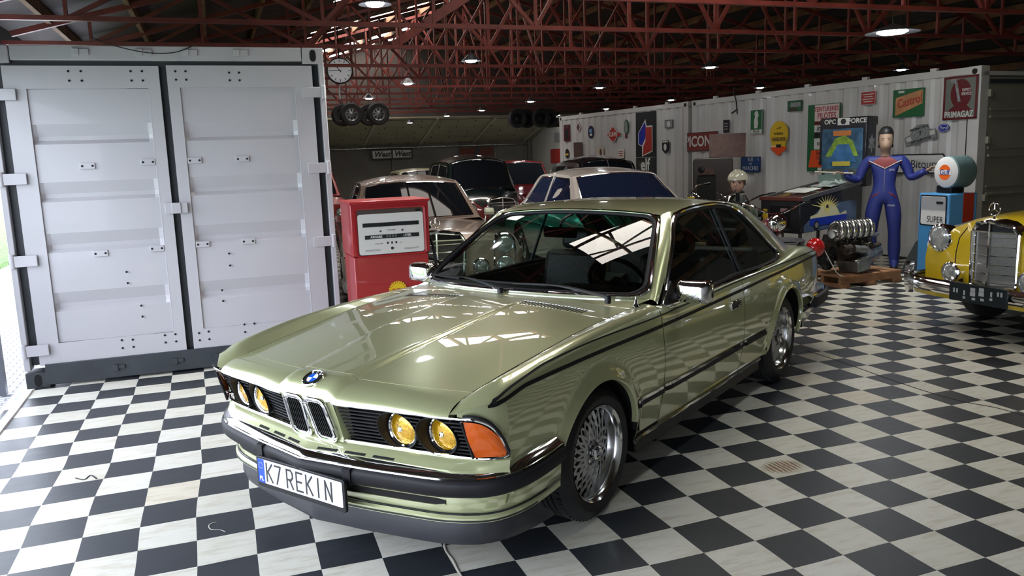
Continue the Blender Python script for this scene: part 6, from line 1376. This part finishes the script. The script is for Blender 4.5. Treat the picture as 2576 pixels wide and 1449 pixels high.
# ============================================================ ENGINE ON A PALLET
WOOD = mat('pallet_wood', (.30, .15, .07), .75, var=.45, vscale=5)
t = thing('wooden_pallet', 'brown wooden pallet on the checkered floor carrying the bare engine', 'pallet', (7.20, 7.83, 0), radians(4))
for x in (-.42, -.25, -.08, .09, .26, .42): MB().box((x, 0, .130), (.13, .62, .02)).build('deck_board', WOOD, t, smooth=0)
for y in (-.27, 0, .27): MB().box((0, y, .082), (.96, .045, .075)).build('stringer', WOOD, t, smooth=0)
for x in (-.42, 0, .42): MB().box((x, 0, .0225), (.12, .62, .043)).build('base_board', WOOD, t, smooth=0)
ALC = mat('cast_aluminium', (.30, .32, .33), .42, .8, var=.35, vscale=12); SHIN = mat('bright_aluminium', (.62, .62, .60), .2, 1, var=.3, vscale=14); BRN = mat('rusty_iron', (.055, .040, .030), .6, .5, var=.6, vscale=20)
e = thing('engine', 'bare straight-six car engine with bright curved intake pipes on the wooden pallet', 'engine', (7.06, 7.80, .141), radians(6))
e.scale = (.93, .93, .93)
def hull(name, pts0, pts1, m): 
    f = MB(); n = len(pts0); f.add(pts0 + pts1, [tuple(range(n))[::-1], tuple(range(n, 2 * n))] + [(i, (i + 1) % n, n + (i + 1) % n, n + i) for i in range(n)]); return f.build(name, m, e, bevel=.006)
hull('oil_sump', [(-.08, -.28, .02), (-.08, .02, .02), (-.12, .06, .16), (-.12, -.30, .16)], [(.13, -.28, .05), (.13, .0, .05), (.16, .06, .22), (.16, -.30, .22)], ALC)
hull('sump_flange', [(-.14, -.29, .16), (-.14, .07, .16), (-.14, .07, .185), (-.14, -.29, .185)], [(.17, -.29, .22), (.17, .07, .22), (.17, .07, .24), (.17, -.29, .24)], SHIN)
MB().cyl((.10, -.14, .19), (.44, -.10, .25), .135, .10, n=24).build('gearbox_housing', ALC, e)
f = MB()
for k in range(12): f.cyl((.10 + .028 * k, -.235 + .005 * k, .27 + .003 * k), (.10 + .028 * k, -.25 + .005 * k, .275 + .003 * k), .008, n=8)
f.build('flange_bolts', SHIN, e)
f = MB()
for k in range(12): f.cyl((-.10 + .02 * k, -.30, .17 + .004 * k), (-.10 + .02 * k, -.312, .17 + .004 * k), .007, n=8)
f.build('sump_bolts', SHIN, e)
hull('engine_block', [(-.30, -.16, .18), (-.30, .14, .18), (-.30, .12, .40), (-.30, -.10, .40)], [(.34, -.16, .22), (.34, .14, .22), (.34, .12, .42), (.34, -.10, .42)], BRN)
hull('cylinder_head', [(-.30, -.09, .40), (-.30, .13, .40), (-.30, .10, .50), (-.30, -.04, .50)], [(.36, -.09, .42), (.36, .13, .42), (.36, .10, .52), (.36, -.04, .52)], STEELD)
for k in range(6):
    x = -.27 + .105 * k; MB().tube(crv([(x, .02, .49), (x + .01, .0, .60), (x + .015, -.09, .655), (x + .01, -.175, .60), (x, -.18, .50), (x, -.11, .45)], 18), .034, 12).build('intake_runner', SHIN, e)
MB().cyl((-.33, -.13, .45), (.42, -.14, .47), .022, n=14).build('fuel_rail', ALC, e); MB().cyl((-.37, -.10, .52), (-.30, -.10, .53), .055, n=22).build('throttle_body', SHIN, e)
for (c_, r, nm) in (((-.34, -.12, .30), .065, 'alternator_pulley'), ((-.34, .0, .16), .11, 'crank_pulley'), ((-.34, .12, .33), .05, 'water_pump_pulley')):
    MB().lathe([(.001, -.02), (r * .4, -.022), (r * .5, -.008), (r * .9, -.008), (r, -.02), (r * .9, .0), (r, .02), (.001, .02)], c_, 'x', 28).build(nm, BLACKP, e)
MB().cyl((-.28, -.20, .32), (-.14, -.20, .32), .065, n=24).build('alternator', BRN, e)
f = MB()
for k in range(14): a = 2 * pi * k / 14; f.bar((-.21, -.20 + .05 * cos(a), .32 + .05 * sin(a)), (-.21, -.20 + .07 * cos(a), .32 + .07 * sin(a)), .02, .008)
f.build('alternator_fins', ALC, e, smooth=0)
MB().cyl((-.08, -.19, .32), (.10, -.21, .30), .05, n=20).build('starter_motor', ALC, e); MB().tube(crv([(.14, -.12, .36), (.22, -.20, .34), (.30, -.19, .32), (.42, -.17, .34)], 12), .025, 10).build('exhaust_stub', BRN, e); MB().lathe([(.045, 0), (.05, .02), (.038, .03), (.032, 0)], (.22, -.21, .34), 'y', 20).build('rubber_clamp', SHIN, e)
random.seed(3)
for k in range(7):
    a = Vector((-.30 + .09 * k, -.12, .42)); b = a + Vector((random.uniform(-.08, .08), -.10, random.uniform(-.12, .02))); MB().tube(crv([a, a.lerp(b, .5) + Vector((0, -.05, .04)), b], 8), .007, 6).build('engine_hose', BLACKP, e)
MB().tube([(-.355, -.12 + .065 * cos(a), .30 + .065 * sin(a)) for a in [radians(q) for q in range(20, 200, 20)]] + [(-.355, .0 - .02, .05), (-.355, .10, .12), (-.355, .16, .34)], .006, 6, closed=True).build('fan_belt', RUB, e)
# rounded red object of unclear use, with a white cable
t = thing('red_dome', 'glossy red plastic rounded object with a white cable, between the coupe tail and the engine', 'lamp', (6.40, 7.55, 0))
MB().ball((0, 0, .50), .105, 26, 16, (1, 1, 1.1)).build('dome', mat('gloss_red_plastic', (.45, .01, .012), .12, coat=1, bump=.6, bscale=14), t); MB().cyl((0, 0, 0), (0, 0, .42), .03, n=12).cyl((0, 0, 0), (0, 0, .02), .12, n=20).build('dome_stand', BLACKP, t)
MB().tube(crv([(.08, -.06, .47), (.11, -.12, .35), (.17, -.16, .22), (.30, -.10, .16), (.34, -.02, .155)], 20), .006, 6).build('white_cable', PALE, t)
# shark-fin shaped dark panel behind the pallet
o = MB().poly([(0, 0, 0), (.24, 0, 0), (.26, 0, .50), (.16, 0, .40), (.06, 0, .18)], .02, (0, 1, 0)).build('dark_fender_panel', mat('dark_panel', (.03, .035, .035), .4), loc=(8.15, 8.02, 0), rot=(radians(-6), 0, radians(-40)), smooth=0); props(o, 'dark fin-shaped body panel leaning behind the pallet beside the blue pump', 'car part')
w = road_wheel(None, 8.72, 8.02, .27, .16, hub=BLACKP); w.name = 'loose_road_wheel'; w.rotation_euler = (0, 0, radians(40)); props(w, 'black tyre standing between the mannequin and the blue pump', 'tyre')
# ============================================================ CHEST, BOARD, BIKES, HELMET
t = thing('upholstered_chest', 'tall dark brown padded chest with rounded corners before the right wall', 'chest', (8.02, 12.05, 0), radians(-35))
BR = mat('brown_leatherette', (.024, .016, .013), .55, var=.3, vscale=5, bump=.3, bscale=60)
f = MB(); rr_ = rrect(.66, 1.50, .06, 5); f.poly([(a, -.2, b + .76) for a, b in rr_], .42, (0, 1, 0)); f.build('chest_body', BR, t, bevel=.012)
MB().poly([(a - .10, -.212, b + .95) for a, b in rrect(.30, .60, .04, 4)], .012, (0, 1, 0)).build('dark_opening', DARK, t, smooth=0); MB().box((-.10, -.216, 1.28), (.26, .008, .10)).build('brown_patch', RUST, t, smooth=0)
o = MB().box((0, 0, .20), (.60, .03, .40)).build('brown_board', RUST, loc=(8.22, 11.93, 1.515), rot=(radians(-12), 0, radians(-35)), smooth=0); props(o, 'flat reddish brown board leaning on top of the tall brown chest', 'board')
MR = mat('bike_red', (.22, .01, .02), .2, coat=.9)
def bike(name, label, loc, rz, col, bars=1, mirror=False, tank=None):
    t = thing(name, label, 'motorcycle', loc, rz)
    for x in (.62, -.62):
        o = thing('wheel', None, None); o.parent = t; o.location = (x, 0, .29)
        MB().tube([(.26 * cos(2 * pi * k / 36), 0, .26 * sin(2 * pi * k / 36)) for k in range(36)], .034, 8, closed=True, up=(0, 1, 0)).build('tyre', TYRE, o)
        f = MB(); f.tube([(.225 * cos(2 * pi * k / 36), 0, .225 * sin(2 * pi * k / 36)) for k in range(36)], .012, 6, closed=True, up=(0, 1, 0))
        for k in range(18): a = 2 * pi * k / 18; f.bar((.03 * cos(a), .02 * (-1)**k, .03 * sin(a)), (.225 * cos(a), 0, .225 * sin(a)), .003)
        f.cyl((0, -.04, 0), (0, .04, 0), .035, n=14); f.build('rim_and_spokes', CHROME, o)
        G = []
        for k in range(13): a = radians(20 + 140 * k / 12) if x > 0 else radians(10 + 150 * k / 12); G.append([(x + .31 * cos(a), j * .055, .29 + .31 * sin(a) - .02 * j * j) for j in (-1, -.5, 0, .5, 1)])
        MB().grid(G).build('mudguard', col, t)
    for s in (1, -1): MB().tube([(.62, s * .065, .29), (.50, s * .065, .72)], .018, 8).build('fork_leg', CHROME, t); MB().tube([(-.62, s * .06, .29), (-.40, s * .06, .62)], .02, 8).build('shock_absorber', CHROME, t)
    f = MB(); f.tube(crv([(.47, 0, .78), (.1, 0, .62), (-.4, 0, .60), (-.62, 0, .30)], 12), .02, 8); f.tube(crv([(.47, 0, .72), (.30, 0, .35), (0, 0, .22), (-.45, 0, .28)], 12), .02, 8); f.build('frame', BLACKP, t)
    f = MB(); f.ball((.14, 0, .72), .17, 20, 12, (1.5, .72, .75)); f.build('fuel_tank', tank or col, t)
    MB().box((-.32, 0, .72), (.52, .22, .09)).build('seat', LEATHER, t, bevel=.035)
    MB().cyl((.08, -.10, .36), (.08, .10, .36), .11, n=20).box((.10, 0, .52), (.16, .16, .16)).build('motor', ALC, t, bevel=.01)
    MB().tube(crv([(.12, .08, .42), (.18, .12, .30), (-.1, .14, .24), (-.7, .14, .26)], 12), .03, 10).build('exhaust_pipe', CHROME, t)
    rl_ = MB().lathe([(.0005, .17), (.02, .168), (.07, .14), (.095, .06), (.10, 0)], ax='x', n=24, sgn=-1); hl = thing('headlight', None, None); hl.parent = t; hl.location = (.58, 0, .82); rl_.build('nacelle', col, hl); MB().lathe([(.0005, .03), (.06, .022), (.09, .004), (.102, -.012)], ax='x', n=24).build('lamp_lens', CHROME, hl)
    hb_ = .16 if bars > 1 else .05
    f = MB(); f.tube(crv([(.44, 0, .92), (.44, .10, .93), (.40, .26, .96 + hb_), (.30, .36, .98 + hb_)], 12), .011, 8); f.mirror(); f.build('handlebar', CHROME, t)
    for s in (1, -1): MB().tube([(.32, s * .345, .978 + hb_), (.24, s * .41, .985 + hb_)], .018, 8).build('hand_grip', BLACKP, t)
    if mirror: m_ = MB().tube(crv([(.40, .26, 1.0 + hb_), (.44, .30, 1.10 + hb_), (.42, .33, 1.16 + hb_)], 8), .006, 6).ball((.42, .34, 1.20 + hb_), .055, 14, 8, (.3, 1, 1)); m_.build('rear_mirror', BLACKP, t)
    return t
bike('motorcycle', 'red motorcycle with a black mirror on its bars, behind the roof of the coupe', (7.0, 11.12, 0), radians(215), MR, 2, True, tank=BLKC)
bike('motorcycle', 'dark red motorcycle half hidden behind the coupe roof, right of the bike with the mirror', (7.10, 10.42, 0), radians(215), MR, 1, tank=mat('dark_tank', (.02, .02, .03), .2, coat=.8))
bike('motorcycle', 'green-tanked motorcycle under the white helmet', (7.12, 9.74, 0), radians(215), mat('bike_green', (.06, .10, .04), .25, coat=.8), 1)
mp = bike('moped', 'dark red moped with wide chrome handlebars and yellow lettering, behind the coupe tail', (6.10, 8.02, 0), radians(243), mat('moped_red', (.12, .006, .008), .3, coat=.6), 1)
text('PRIX', .06, AYL, mp, (.10, .125, .74), (radians(90), 0, radians(180)), th=.001, bold=.001)
# helmeted dummy head on a post
t = thing('helmeted_head', 'cream open-face helmet on a dummy head above the bikes', 'helmet', (6.38, 9.02, 0))
MB().cyl((0, 0, 0), (0, 0, 1.08), .025, n=10).cyl((0, 0, 0), (0, 0, .02), .16, n=20).build('post', BLACKP, t)
hs = MB(); G = []
for k in range(24):
    a = 2 * pi * k / 24; G.append([(.135 * cos(q) * cos(a), .125 * cos(q) * sin(a), 1.255 + .135 * sin(q)) for q in [radians(-12 - (-10 if cos(a - radians(215)) > .2 else 22) + 90 * j / 10 * 1.05) if True else 0 for j in range(11)]])
hs.grid(G, cu=True); hs.build('helmet_shell', mat('helmet_cream', (.50, .48, .36), .2, coat=.9), t)
fh = MB(); fh.ball((-.02, -.02, 1.20), .095, 20, 14, (.95, .85, 1.25)); fh.ball((-.085, -.07, 1.19), .02, 10, 8, (1, 1, 1.4)); fh.build('dummy_face', SKIN, t)
for s in (1, -1): MB().ball((-.085 + s * .022, -.085 - s * .03, 1.225), .010, 8, 6).build('eye', BLACKE, t)
MB().tube(crv([(-.10, .06, 1.22), (-.10, -.02, 1.08), (-.03, -.10, 1.22)], 10), .008, 6).build('chin_strap', RUST, t)
f = MB(); G = []
random.seed(11)
for i in range(13):
    a = 2 * pi * i / 12; G.append([((.10 + .13 * j / 6) * (1 + .25 * random.random()) * cos(a), (.10 + .13 * j / 6) * (1 + .25 * random.random()) * sin(a), 1.05 - .08 * j) for j in range(7)])
G[12] = G[0]; f.grid(G); o = f.build('plastic_wrap', glassmat('wrap_film', (.75, .80, .78), .7), loc=(6.38, 9.02, 0), smooth=0); props(o, 'loose clear plastic wrap hanging under the cream helmet', 'plastic sheet')
# ============================================================ CLOCK, HANGING WHEELS
t = thing('round_clock', 'round black-rimmed station clock with a white dial hanging beside the white container', 'clock', (2.06, 13.8, 3.13)); t.rotation_euler = (0, 0, radians(-8))
MB().lathe([(.19, -.055), (.205, -.05), (.21, -.01), (.21, .05), (.19, .06), (.0005, .06)], ax='y', n=48).build('clock_case', BLACKP, t); MB().cyl((0, -.048, 0), (0, -.052, 0), .19, n=48).build('clock_dial', mat('dial_glow', (.55, .54, .55), .4, emit=.22), t, smooth=0)  # faint glow put into the dial to brighten it, no lamp inside
for k in range(12): a = 2 * pi * k / 12; MB().bar((.135 * cos(a), -.054, .135 * sin(a)), (.178 * cos(a), -.054, .178 * sin(a)), .010, .002, up=(0, 1, 0)).build('hour_mark', BLACKE, t, smooth=0)
f = MB()
for k in range(60): a = 2 * pi * k / 60; f.bar((.166 * cos(a), -.0535, .166 * sin(a)), (.178 * cos(a), -.0535, .178 * sin(a)), .003, .001, up=(0, 1, 0))
f.build('minute_track', BLACKE, t, smooth=0)
def hand(deg, l, w, nm): a = radians(90 - deg); MB().bar((-.03 * cos(a), -.057, -.03 * sin(a)), (l * cos(a), -.057, l * sin(a)), w, .002, up=(0, 1, 0)).build(nm, BLACKE, t, smooth=0)
hand(270, .16, .009, 'minute_hand'); hand(322, .10, .012, 'hour_hand')
MB().cyl((0, 0, .2), (0, 0, roofz(2.06) - 3.13), .010, n=8).build('hanging_rod', BLACKP, t); MB().tube(crv([(0, 0, -.20), (-.03, 0, -.32), (-.02, 0, -.45)], 8), .012, 6).build('white_cable', PALE, t)
def hwheel(x, y, z, lab, c_=ALC):
    t = thing('spare_roadwheel', lab, 'tyre', (x, y, z)); MB().lathe([(.16, -.0), (.24, .01), (.27, -.02), (.27, -.14), (.24, -.17), (.16, -.16)], ax='y', n=36, sgn=-1).build('tyre', TYRE, t)
    MB().lathe([(.001, .01), (.04, .0), (.07, -.02), (.13, -.03), (.165, -.005)], ax='y', n=30, sgn=-1).build('rim', c_, t); f = MB()
    for k in range(8): a = 2 * pi * k / 8; f.cyl((.10 * cos(a), .0, .10 * sin(a)), (.10 * cos(a), .02, .10 * sin(a)), .02, n=10)
    f.build('rim_holes', DARK, t, smooth=0); MB().cyl((0, .08, .1), (0, .08, roofz(x) - z - .03), .006, n=6).build('chain', STEELD, t)
    f = MB(); f.bar((-.3, .08, .33), (.3, .08, .33), .02); return t
for x, y, lab in ((3.18, 19.9, 'spare wheel with a grey rim hanging under the roof, front one of the left pair'), (3.03, 20.2, 'dark spare wheel hanging behind the front one of the left pair'), (3.83, 19.9, 'spare wheel with a grey rim hanging under the roof, front one of the right pair'), (3.67, 20.2, 'dark spare wheel hanging behind the front one of the right pair')):
    hwheel(x, y, 2.78, lab, ALC if 'grey rim' in lab else STEELD)
for k, x in enumerate((8.35, 8.72, 9.08, 9.44)): hwheel(x, 22.4 + .22 * (k % 2), 2.72, 'dark wheel in the far hanging row under the roof, %s of four' % ['first', 'second', 'third', 'last'][k] + ' from the left', BLACKP)
# fire-extinguisher-red toolbox etc. kept out: nothing else is seen there
# ============================================================ MANNEQUIN IN BLUE OVERALLS
def skinned(name, pts, edges, radii, m, parent, sub=2, root=0):
    me = bpy.data.meshes.new(name); me.from_pydata([tuple(p) for p in pts], edges, []); o = bpy.data.objects.new(name, me); COL.objects.link(o)
    if len(me.skin_vertices) == 0: me.attributes  # layer is created by the modifier
    sk = o.modifiers.new('skin', 'SKIN'); sk.use_smooth_shade = True; sk.branch_smoothing = .6
    if not me.skin_vertices: 
        bm = bmesh.new(); bm.from_mesh(me); bm.verts.layers.skin.verify(); bm.to_mesh(me); bm.free()
    for i, r in enumerate(radii):
        sv = me.skin_vertices[0].data[i]; rr = r if isinstance(r, tuple) else (r, r); sv.radius = rr; sv.use_root = (i == root)
    s = o.modifiers.new('sub', 'SUBSURF'); s.levels = sub; s.render_levels = sub
    bpy.context.view_layer.update(); dg = bpy.context.evaluated_depsgraph_get(); m2 = bpy.data.meshes.new_from_object(o.evaluated_get(dg)); bpy.data.objects.remove(o)
    m2.materials.clear(); m2.materials.append(m); m2.polygons.foreach_set('use_smooth', [True] * len(m2.polygons)); o2 = bpy.data.objects.new(name, m2); COL.objects.link(o2); o2.parent = parent; return o2
# local: -y is forward, x to the figure's left as we face it on the right
p = thing('mannequin', 'life-size male mannequin in blue overalls with red shoulders, arms spread, left of the blue pump', 'mannequin', (8.15, 8.35, 0), radians(-44))
OV = mat('overall_blue', (.012, .022, .16), .6, bump=.3, bscale=25); OR_ = mat('overall_red', (.16, .012, .015), .6); SK = mat('mannequin_skin', (.36, .24, .17), .5); HAIR = mat('black_hair', (.008, .007, .007), .5, bump=.6, bscale=60)
S = [(0, 0, .98), (0, .0, 1.12), (0, .0, 1.28), (0, .01, 1.42), (0, .01, 1.48), (0, 0, 1.52),
     (.10, 0, .92), (.13, 0, .70), (.14, .0, .50), (.145, .02, .28), (.15, .01, .10), (.15, -.10, .05), (.15, -.16, .045),
     (-.10, 0, .92), (-.13, 0, .70), (-.14, .0, .50), (-.145, .02, .28), (-.15, .01, .10), (-.15, -.10, .05), (-.15, -.16, .045),
     (.19, .01, 1.455), (.265, .02, 1.33), (.31, .0, 1.20), (.38, -.06, 1.24), (.46, -.10, 1.29),
     (-.19, .01, 1.455), (-.265, .02, 1.33), (-.32, .0, 1.19), (-.40, -.08, 1.22), (-.48, -.13, 1.27)]
E_ = [(0, 1), (1, 2), (2, 3), (3, 4), (4, 5), (0, 6), (6, 7), (7, 8), (8, 9), (9, 10), (10, 11), (11, 12), (0, 13), (13, 14), (14, 15), (15, 16), (16, 17), (17, 18), (18, 19), (3, 20), (20, 21), (21, 22), (22, 23), (23, 24), (3, 25), (25, 26), (26, 27), (27, 28), (28, 29)]
R_ = [(.17, .12), (.155, .115), (.185, .13), (.175, .115), (.065, .065), (.055, .055), (.11, .11), (.10, .10), (.08, .08), (.085, .085), (.075, .06), (.055, .04), (.045, .03), (.11, .11), (.10, .10), (.08, .08), (.085, .085), (.075, .06), (.055, .04), (.045, .03), .078, .068, .06, .052, .042, .078, .068, .06, .052, .042]
ov = skinned('overalls', S, E_, R_, OV, p)
# neck and head: one surface shaped by a lathe-like ring stack
G = []
HP = [(1.49, .060, .060, .0), (1.52, .056, .058, .0), (1.555, .056, .064, -.008), (1.575, .062, .084, -.024), (1.62, .073, .097, -.022), (1.67, .081, .104, -.013), (1.72, .085, .108, -.006), (1.77, .083, .106, .0), (1.815, .070, .090, .004), (1.845, .040, .055, .004), (1.853, .001, .001, .004)]
for k in range(24):
    a = 2 * pi * k / 24; row = []
    for z, rx, ry, oy in HP:
        x, y = rx * sin(a), oy - ry * cos(a)
        fr_ = max(cos(a), 0)**10
        if 1.61 <= z <= 1.68: y -= .020 * fr_ * (1 if z < 1.64 else .5)      # nose
        if abs(z - 1.72) < .01: y += .006 * max(cos(a), 0)**3              # eye line
        row.append((x, y, z))
    G.append(row)
hd = MB().grid(G, cu=True).build('head', SK, p, smooth=80)
for s in (1, -1):
    MB().ball((s * .085, .005, 1.66), .026, 12, 8, (.35, .8, 1.3)).build('ear', SK, hd); MB().ball((s * .031, -.104, 1.695), .009, 10, 6, (1.3, .6, .8)).build('eye', BLACKE, hd); MB().box((s * .033, -.110, 1.718), (.036, .006, .006)).build('eyebrow', HAIR, hd, bevel=.002)
MB().ball((0, -.112, 1.602), .018, 12, 6, (1.3, .5, .28)).build('mouth', mat('lips', (.30, .10, .08), .5), hd)
G = []
for k in range(24):
    a = 2 * pi * k / 24; low = 1.775 if cos(a) > .35 else (1.66 if cos(a) > -.2 else 1.60); G.append([(r * 1.13 * sin(a) * .95, .004 - q * 1.09 * cos(a), z) for z, r, q in ((low, .084, .104), (max(low, 1.79), .084, .104), (1.83, .070, .090), (1.862, .044, .055), (1.872, .001, .001))])
MB().grid(G, cu=True).build('hair', HAIR, hd, smooth=60)
# red yoke with a pale V piping, laid on the chest and shoulders
def chest(x, z, o=.004): return (x, -.122 - o + .9 * x * x, z)
def surf_front(x, z): return -.128 + 1.1 * x * x
Y_ = MB(); G = []
from mathutils.bvhtree import BVHTree
bvh = BVHTree.FromPolygons([v.co.copy() for v in ov.data.vertices], [tuple(q.vertices) for q in ov.data.polygons])
def onf(x, z, off=.004):
    h = bvh.ray_cast(Vector((x, -1, z)), Vector((0, 1, 0)))
    return (x, (h[0].y if h[0] else -.10) - off, z)
def patch(nm, m, rows): 
    f = MB(); f.grid([[onf(x, z) for x, z in r] for r in rows]); return f.build(nm, m, p, smooth=60)
for s in (1, -1):
    rows = [[(s * (.02 + (.175 - .02) * i / 6), 1.505 - .03 * i / 6 + 0 * j) if j == 0 else None for i in range(7)] for j in (0,)]
    rows = []
    for i in range(8):
        x = s * (.0 + .19 * i / 7); zt = 1.505 - .012 * i if i < 4 else 1.50 - .012 * i - .004 * (i - 3)**2 / 2; zb_ = 1.335 + .10 * i / 7
        rows.append([(x, zb_ + (zt - zb_) * j / 5) for j in range(6)])
    patch('red_yoke', OR_, rows)
    MB().tube([onf(s * .19 * i / 7, 1.335 + .10 * i / 7, .007) for i in range(8)], .005, 6).build('pale_piping', PALE, p)
    MB().grid([[onf(s * (.06 + .10 * i / 4), 1.02 - .07 * i / 4 + dz, .005) for dz in (0, .018)] for i in range(5)]).build('red_pocket_flash', OR_, p)
    MB().tube([(s * .036 * sin(q) , .0 - .045 * cos(q), 1.505 - .02 * cos(q)) for q in [pi * k / 10 for k in range(11)]], .011, 6).build('collar', OR_, p)
text('JMG', .035, PALE, p, onf(.085, 1.315, .006), (radians(90), 0, 0), th=.0006); text('IONA', .035, PALE, p, onf(.09, .86, .006), (radians(90), 0, 0), th=.0006)
MB().tube([onf(0, 1.33 - .06 * k, .004) for k in range(6)], .003, 6).build('zip', GRY, p)
# hands: palm, four fingers, thumb each
def handm(s, base, aim, up, curl=.5):
    base = Vector(base); aim = Vector(aim).normalized(); up = Vector(up); up = (up - aim * up.dot(aim)).normalized(); sd = aim.cross(up)
    pts = [base - aim * .03, base, base + aim * .045, base + aim * .075]; ed = [(0, 1), (1, 2), (2, 3)]; rad = [.024, .026, (.036, .018), (.034, .015)]
    for k, (o, l) in enumerate(((-.028, .062), (-.010, .072), (.009, .068), (.026, .052))):
        i = len(pts); a = base + aim * .078 + sd * o; b = a + aim * l * .45 - up * curl * .012; c_ = b + (aim * (1 - curl * .6) - up * curl).normalized() * l * .33; d = c_ + (aim * (.6 - curl * .6) - up * curl).normalized() * l * .28
        pts += [a, b, c_, d]; ed += [(3, i), (i, i + 1), (i + 1, i + 2), (i + 2, i + 3)]; rad += [.0095, .009, .0085, .007]
    i = len(pts); a = base + aim * .02 - sd * .032; b = a + (aim * .6 - sd).normalized() * .030; c_ = b + (aim - sd * .2 - up * .4).normalized() * .030; pts += [a, b, c_]; ed += [(1, i), (i, i + 1), (i + 1, i + 2)]; rad += [.013, .0105, .009]
    return skinned('hand', pts, ed, rad, SK, p, 2, 1)
handm(1, (.475, -.105, 1.30), (.8, -.35, .45), (0, .3, 1), .4); handm(-1, (-.495, -.135, 1.28), (-.85, -.4, .30), (0, .2, 1), .9)
for s in (1, -1): MB().tube([(s * .455, -.098, 1.285), (s * .478, -.112, 1.297)], .044, 14).build('cuff', OV, p)
st = MB().cyl((-.25, 0, 0), (.22, 0, 0), .010, n=10).build('wooden_rod', CRM); st.parent = None
_mw = Matrix.Translation(p.location) @ Matrix.Rotation(p.rotation_euler[2], 4, 'Z'); st.location = _mw @ Vector((-.59, -.185, 1.300)); st.rotation_euler = (0, radians(4), p.rotation_euler[2] + radians(12)); props(st, 'pale wooden rod held in the mannequin hand nearer the pinball machine', 'rod')
for s in (1, -1): MB().ball((s * .15, -.05, .05), .06, 16, 10, (.85, 2.0, .85)).build('black_boot', BLACKP, p)
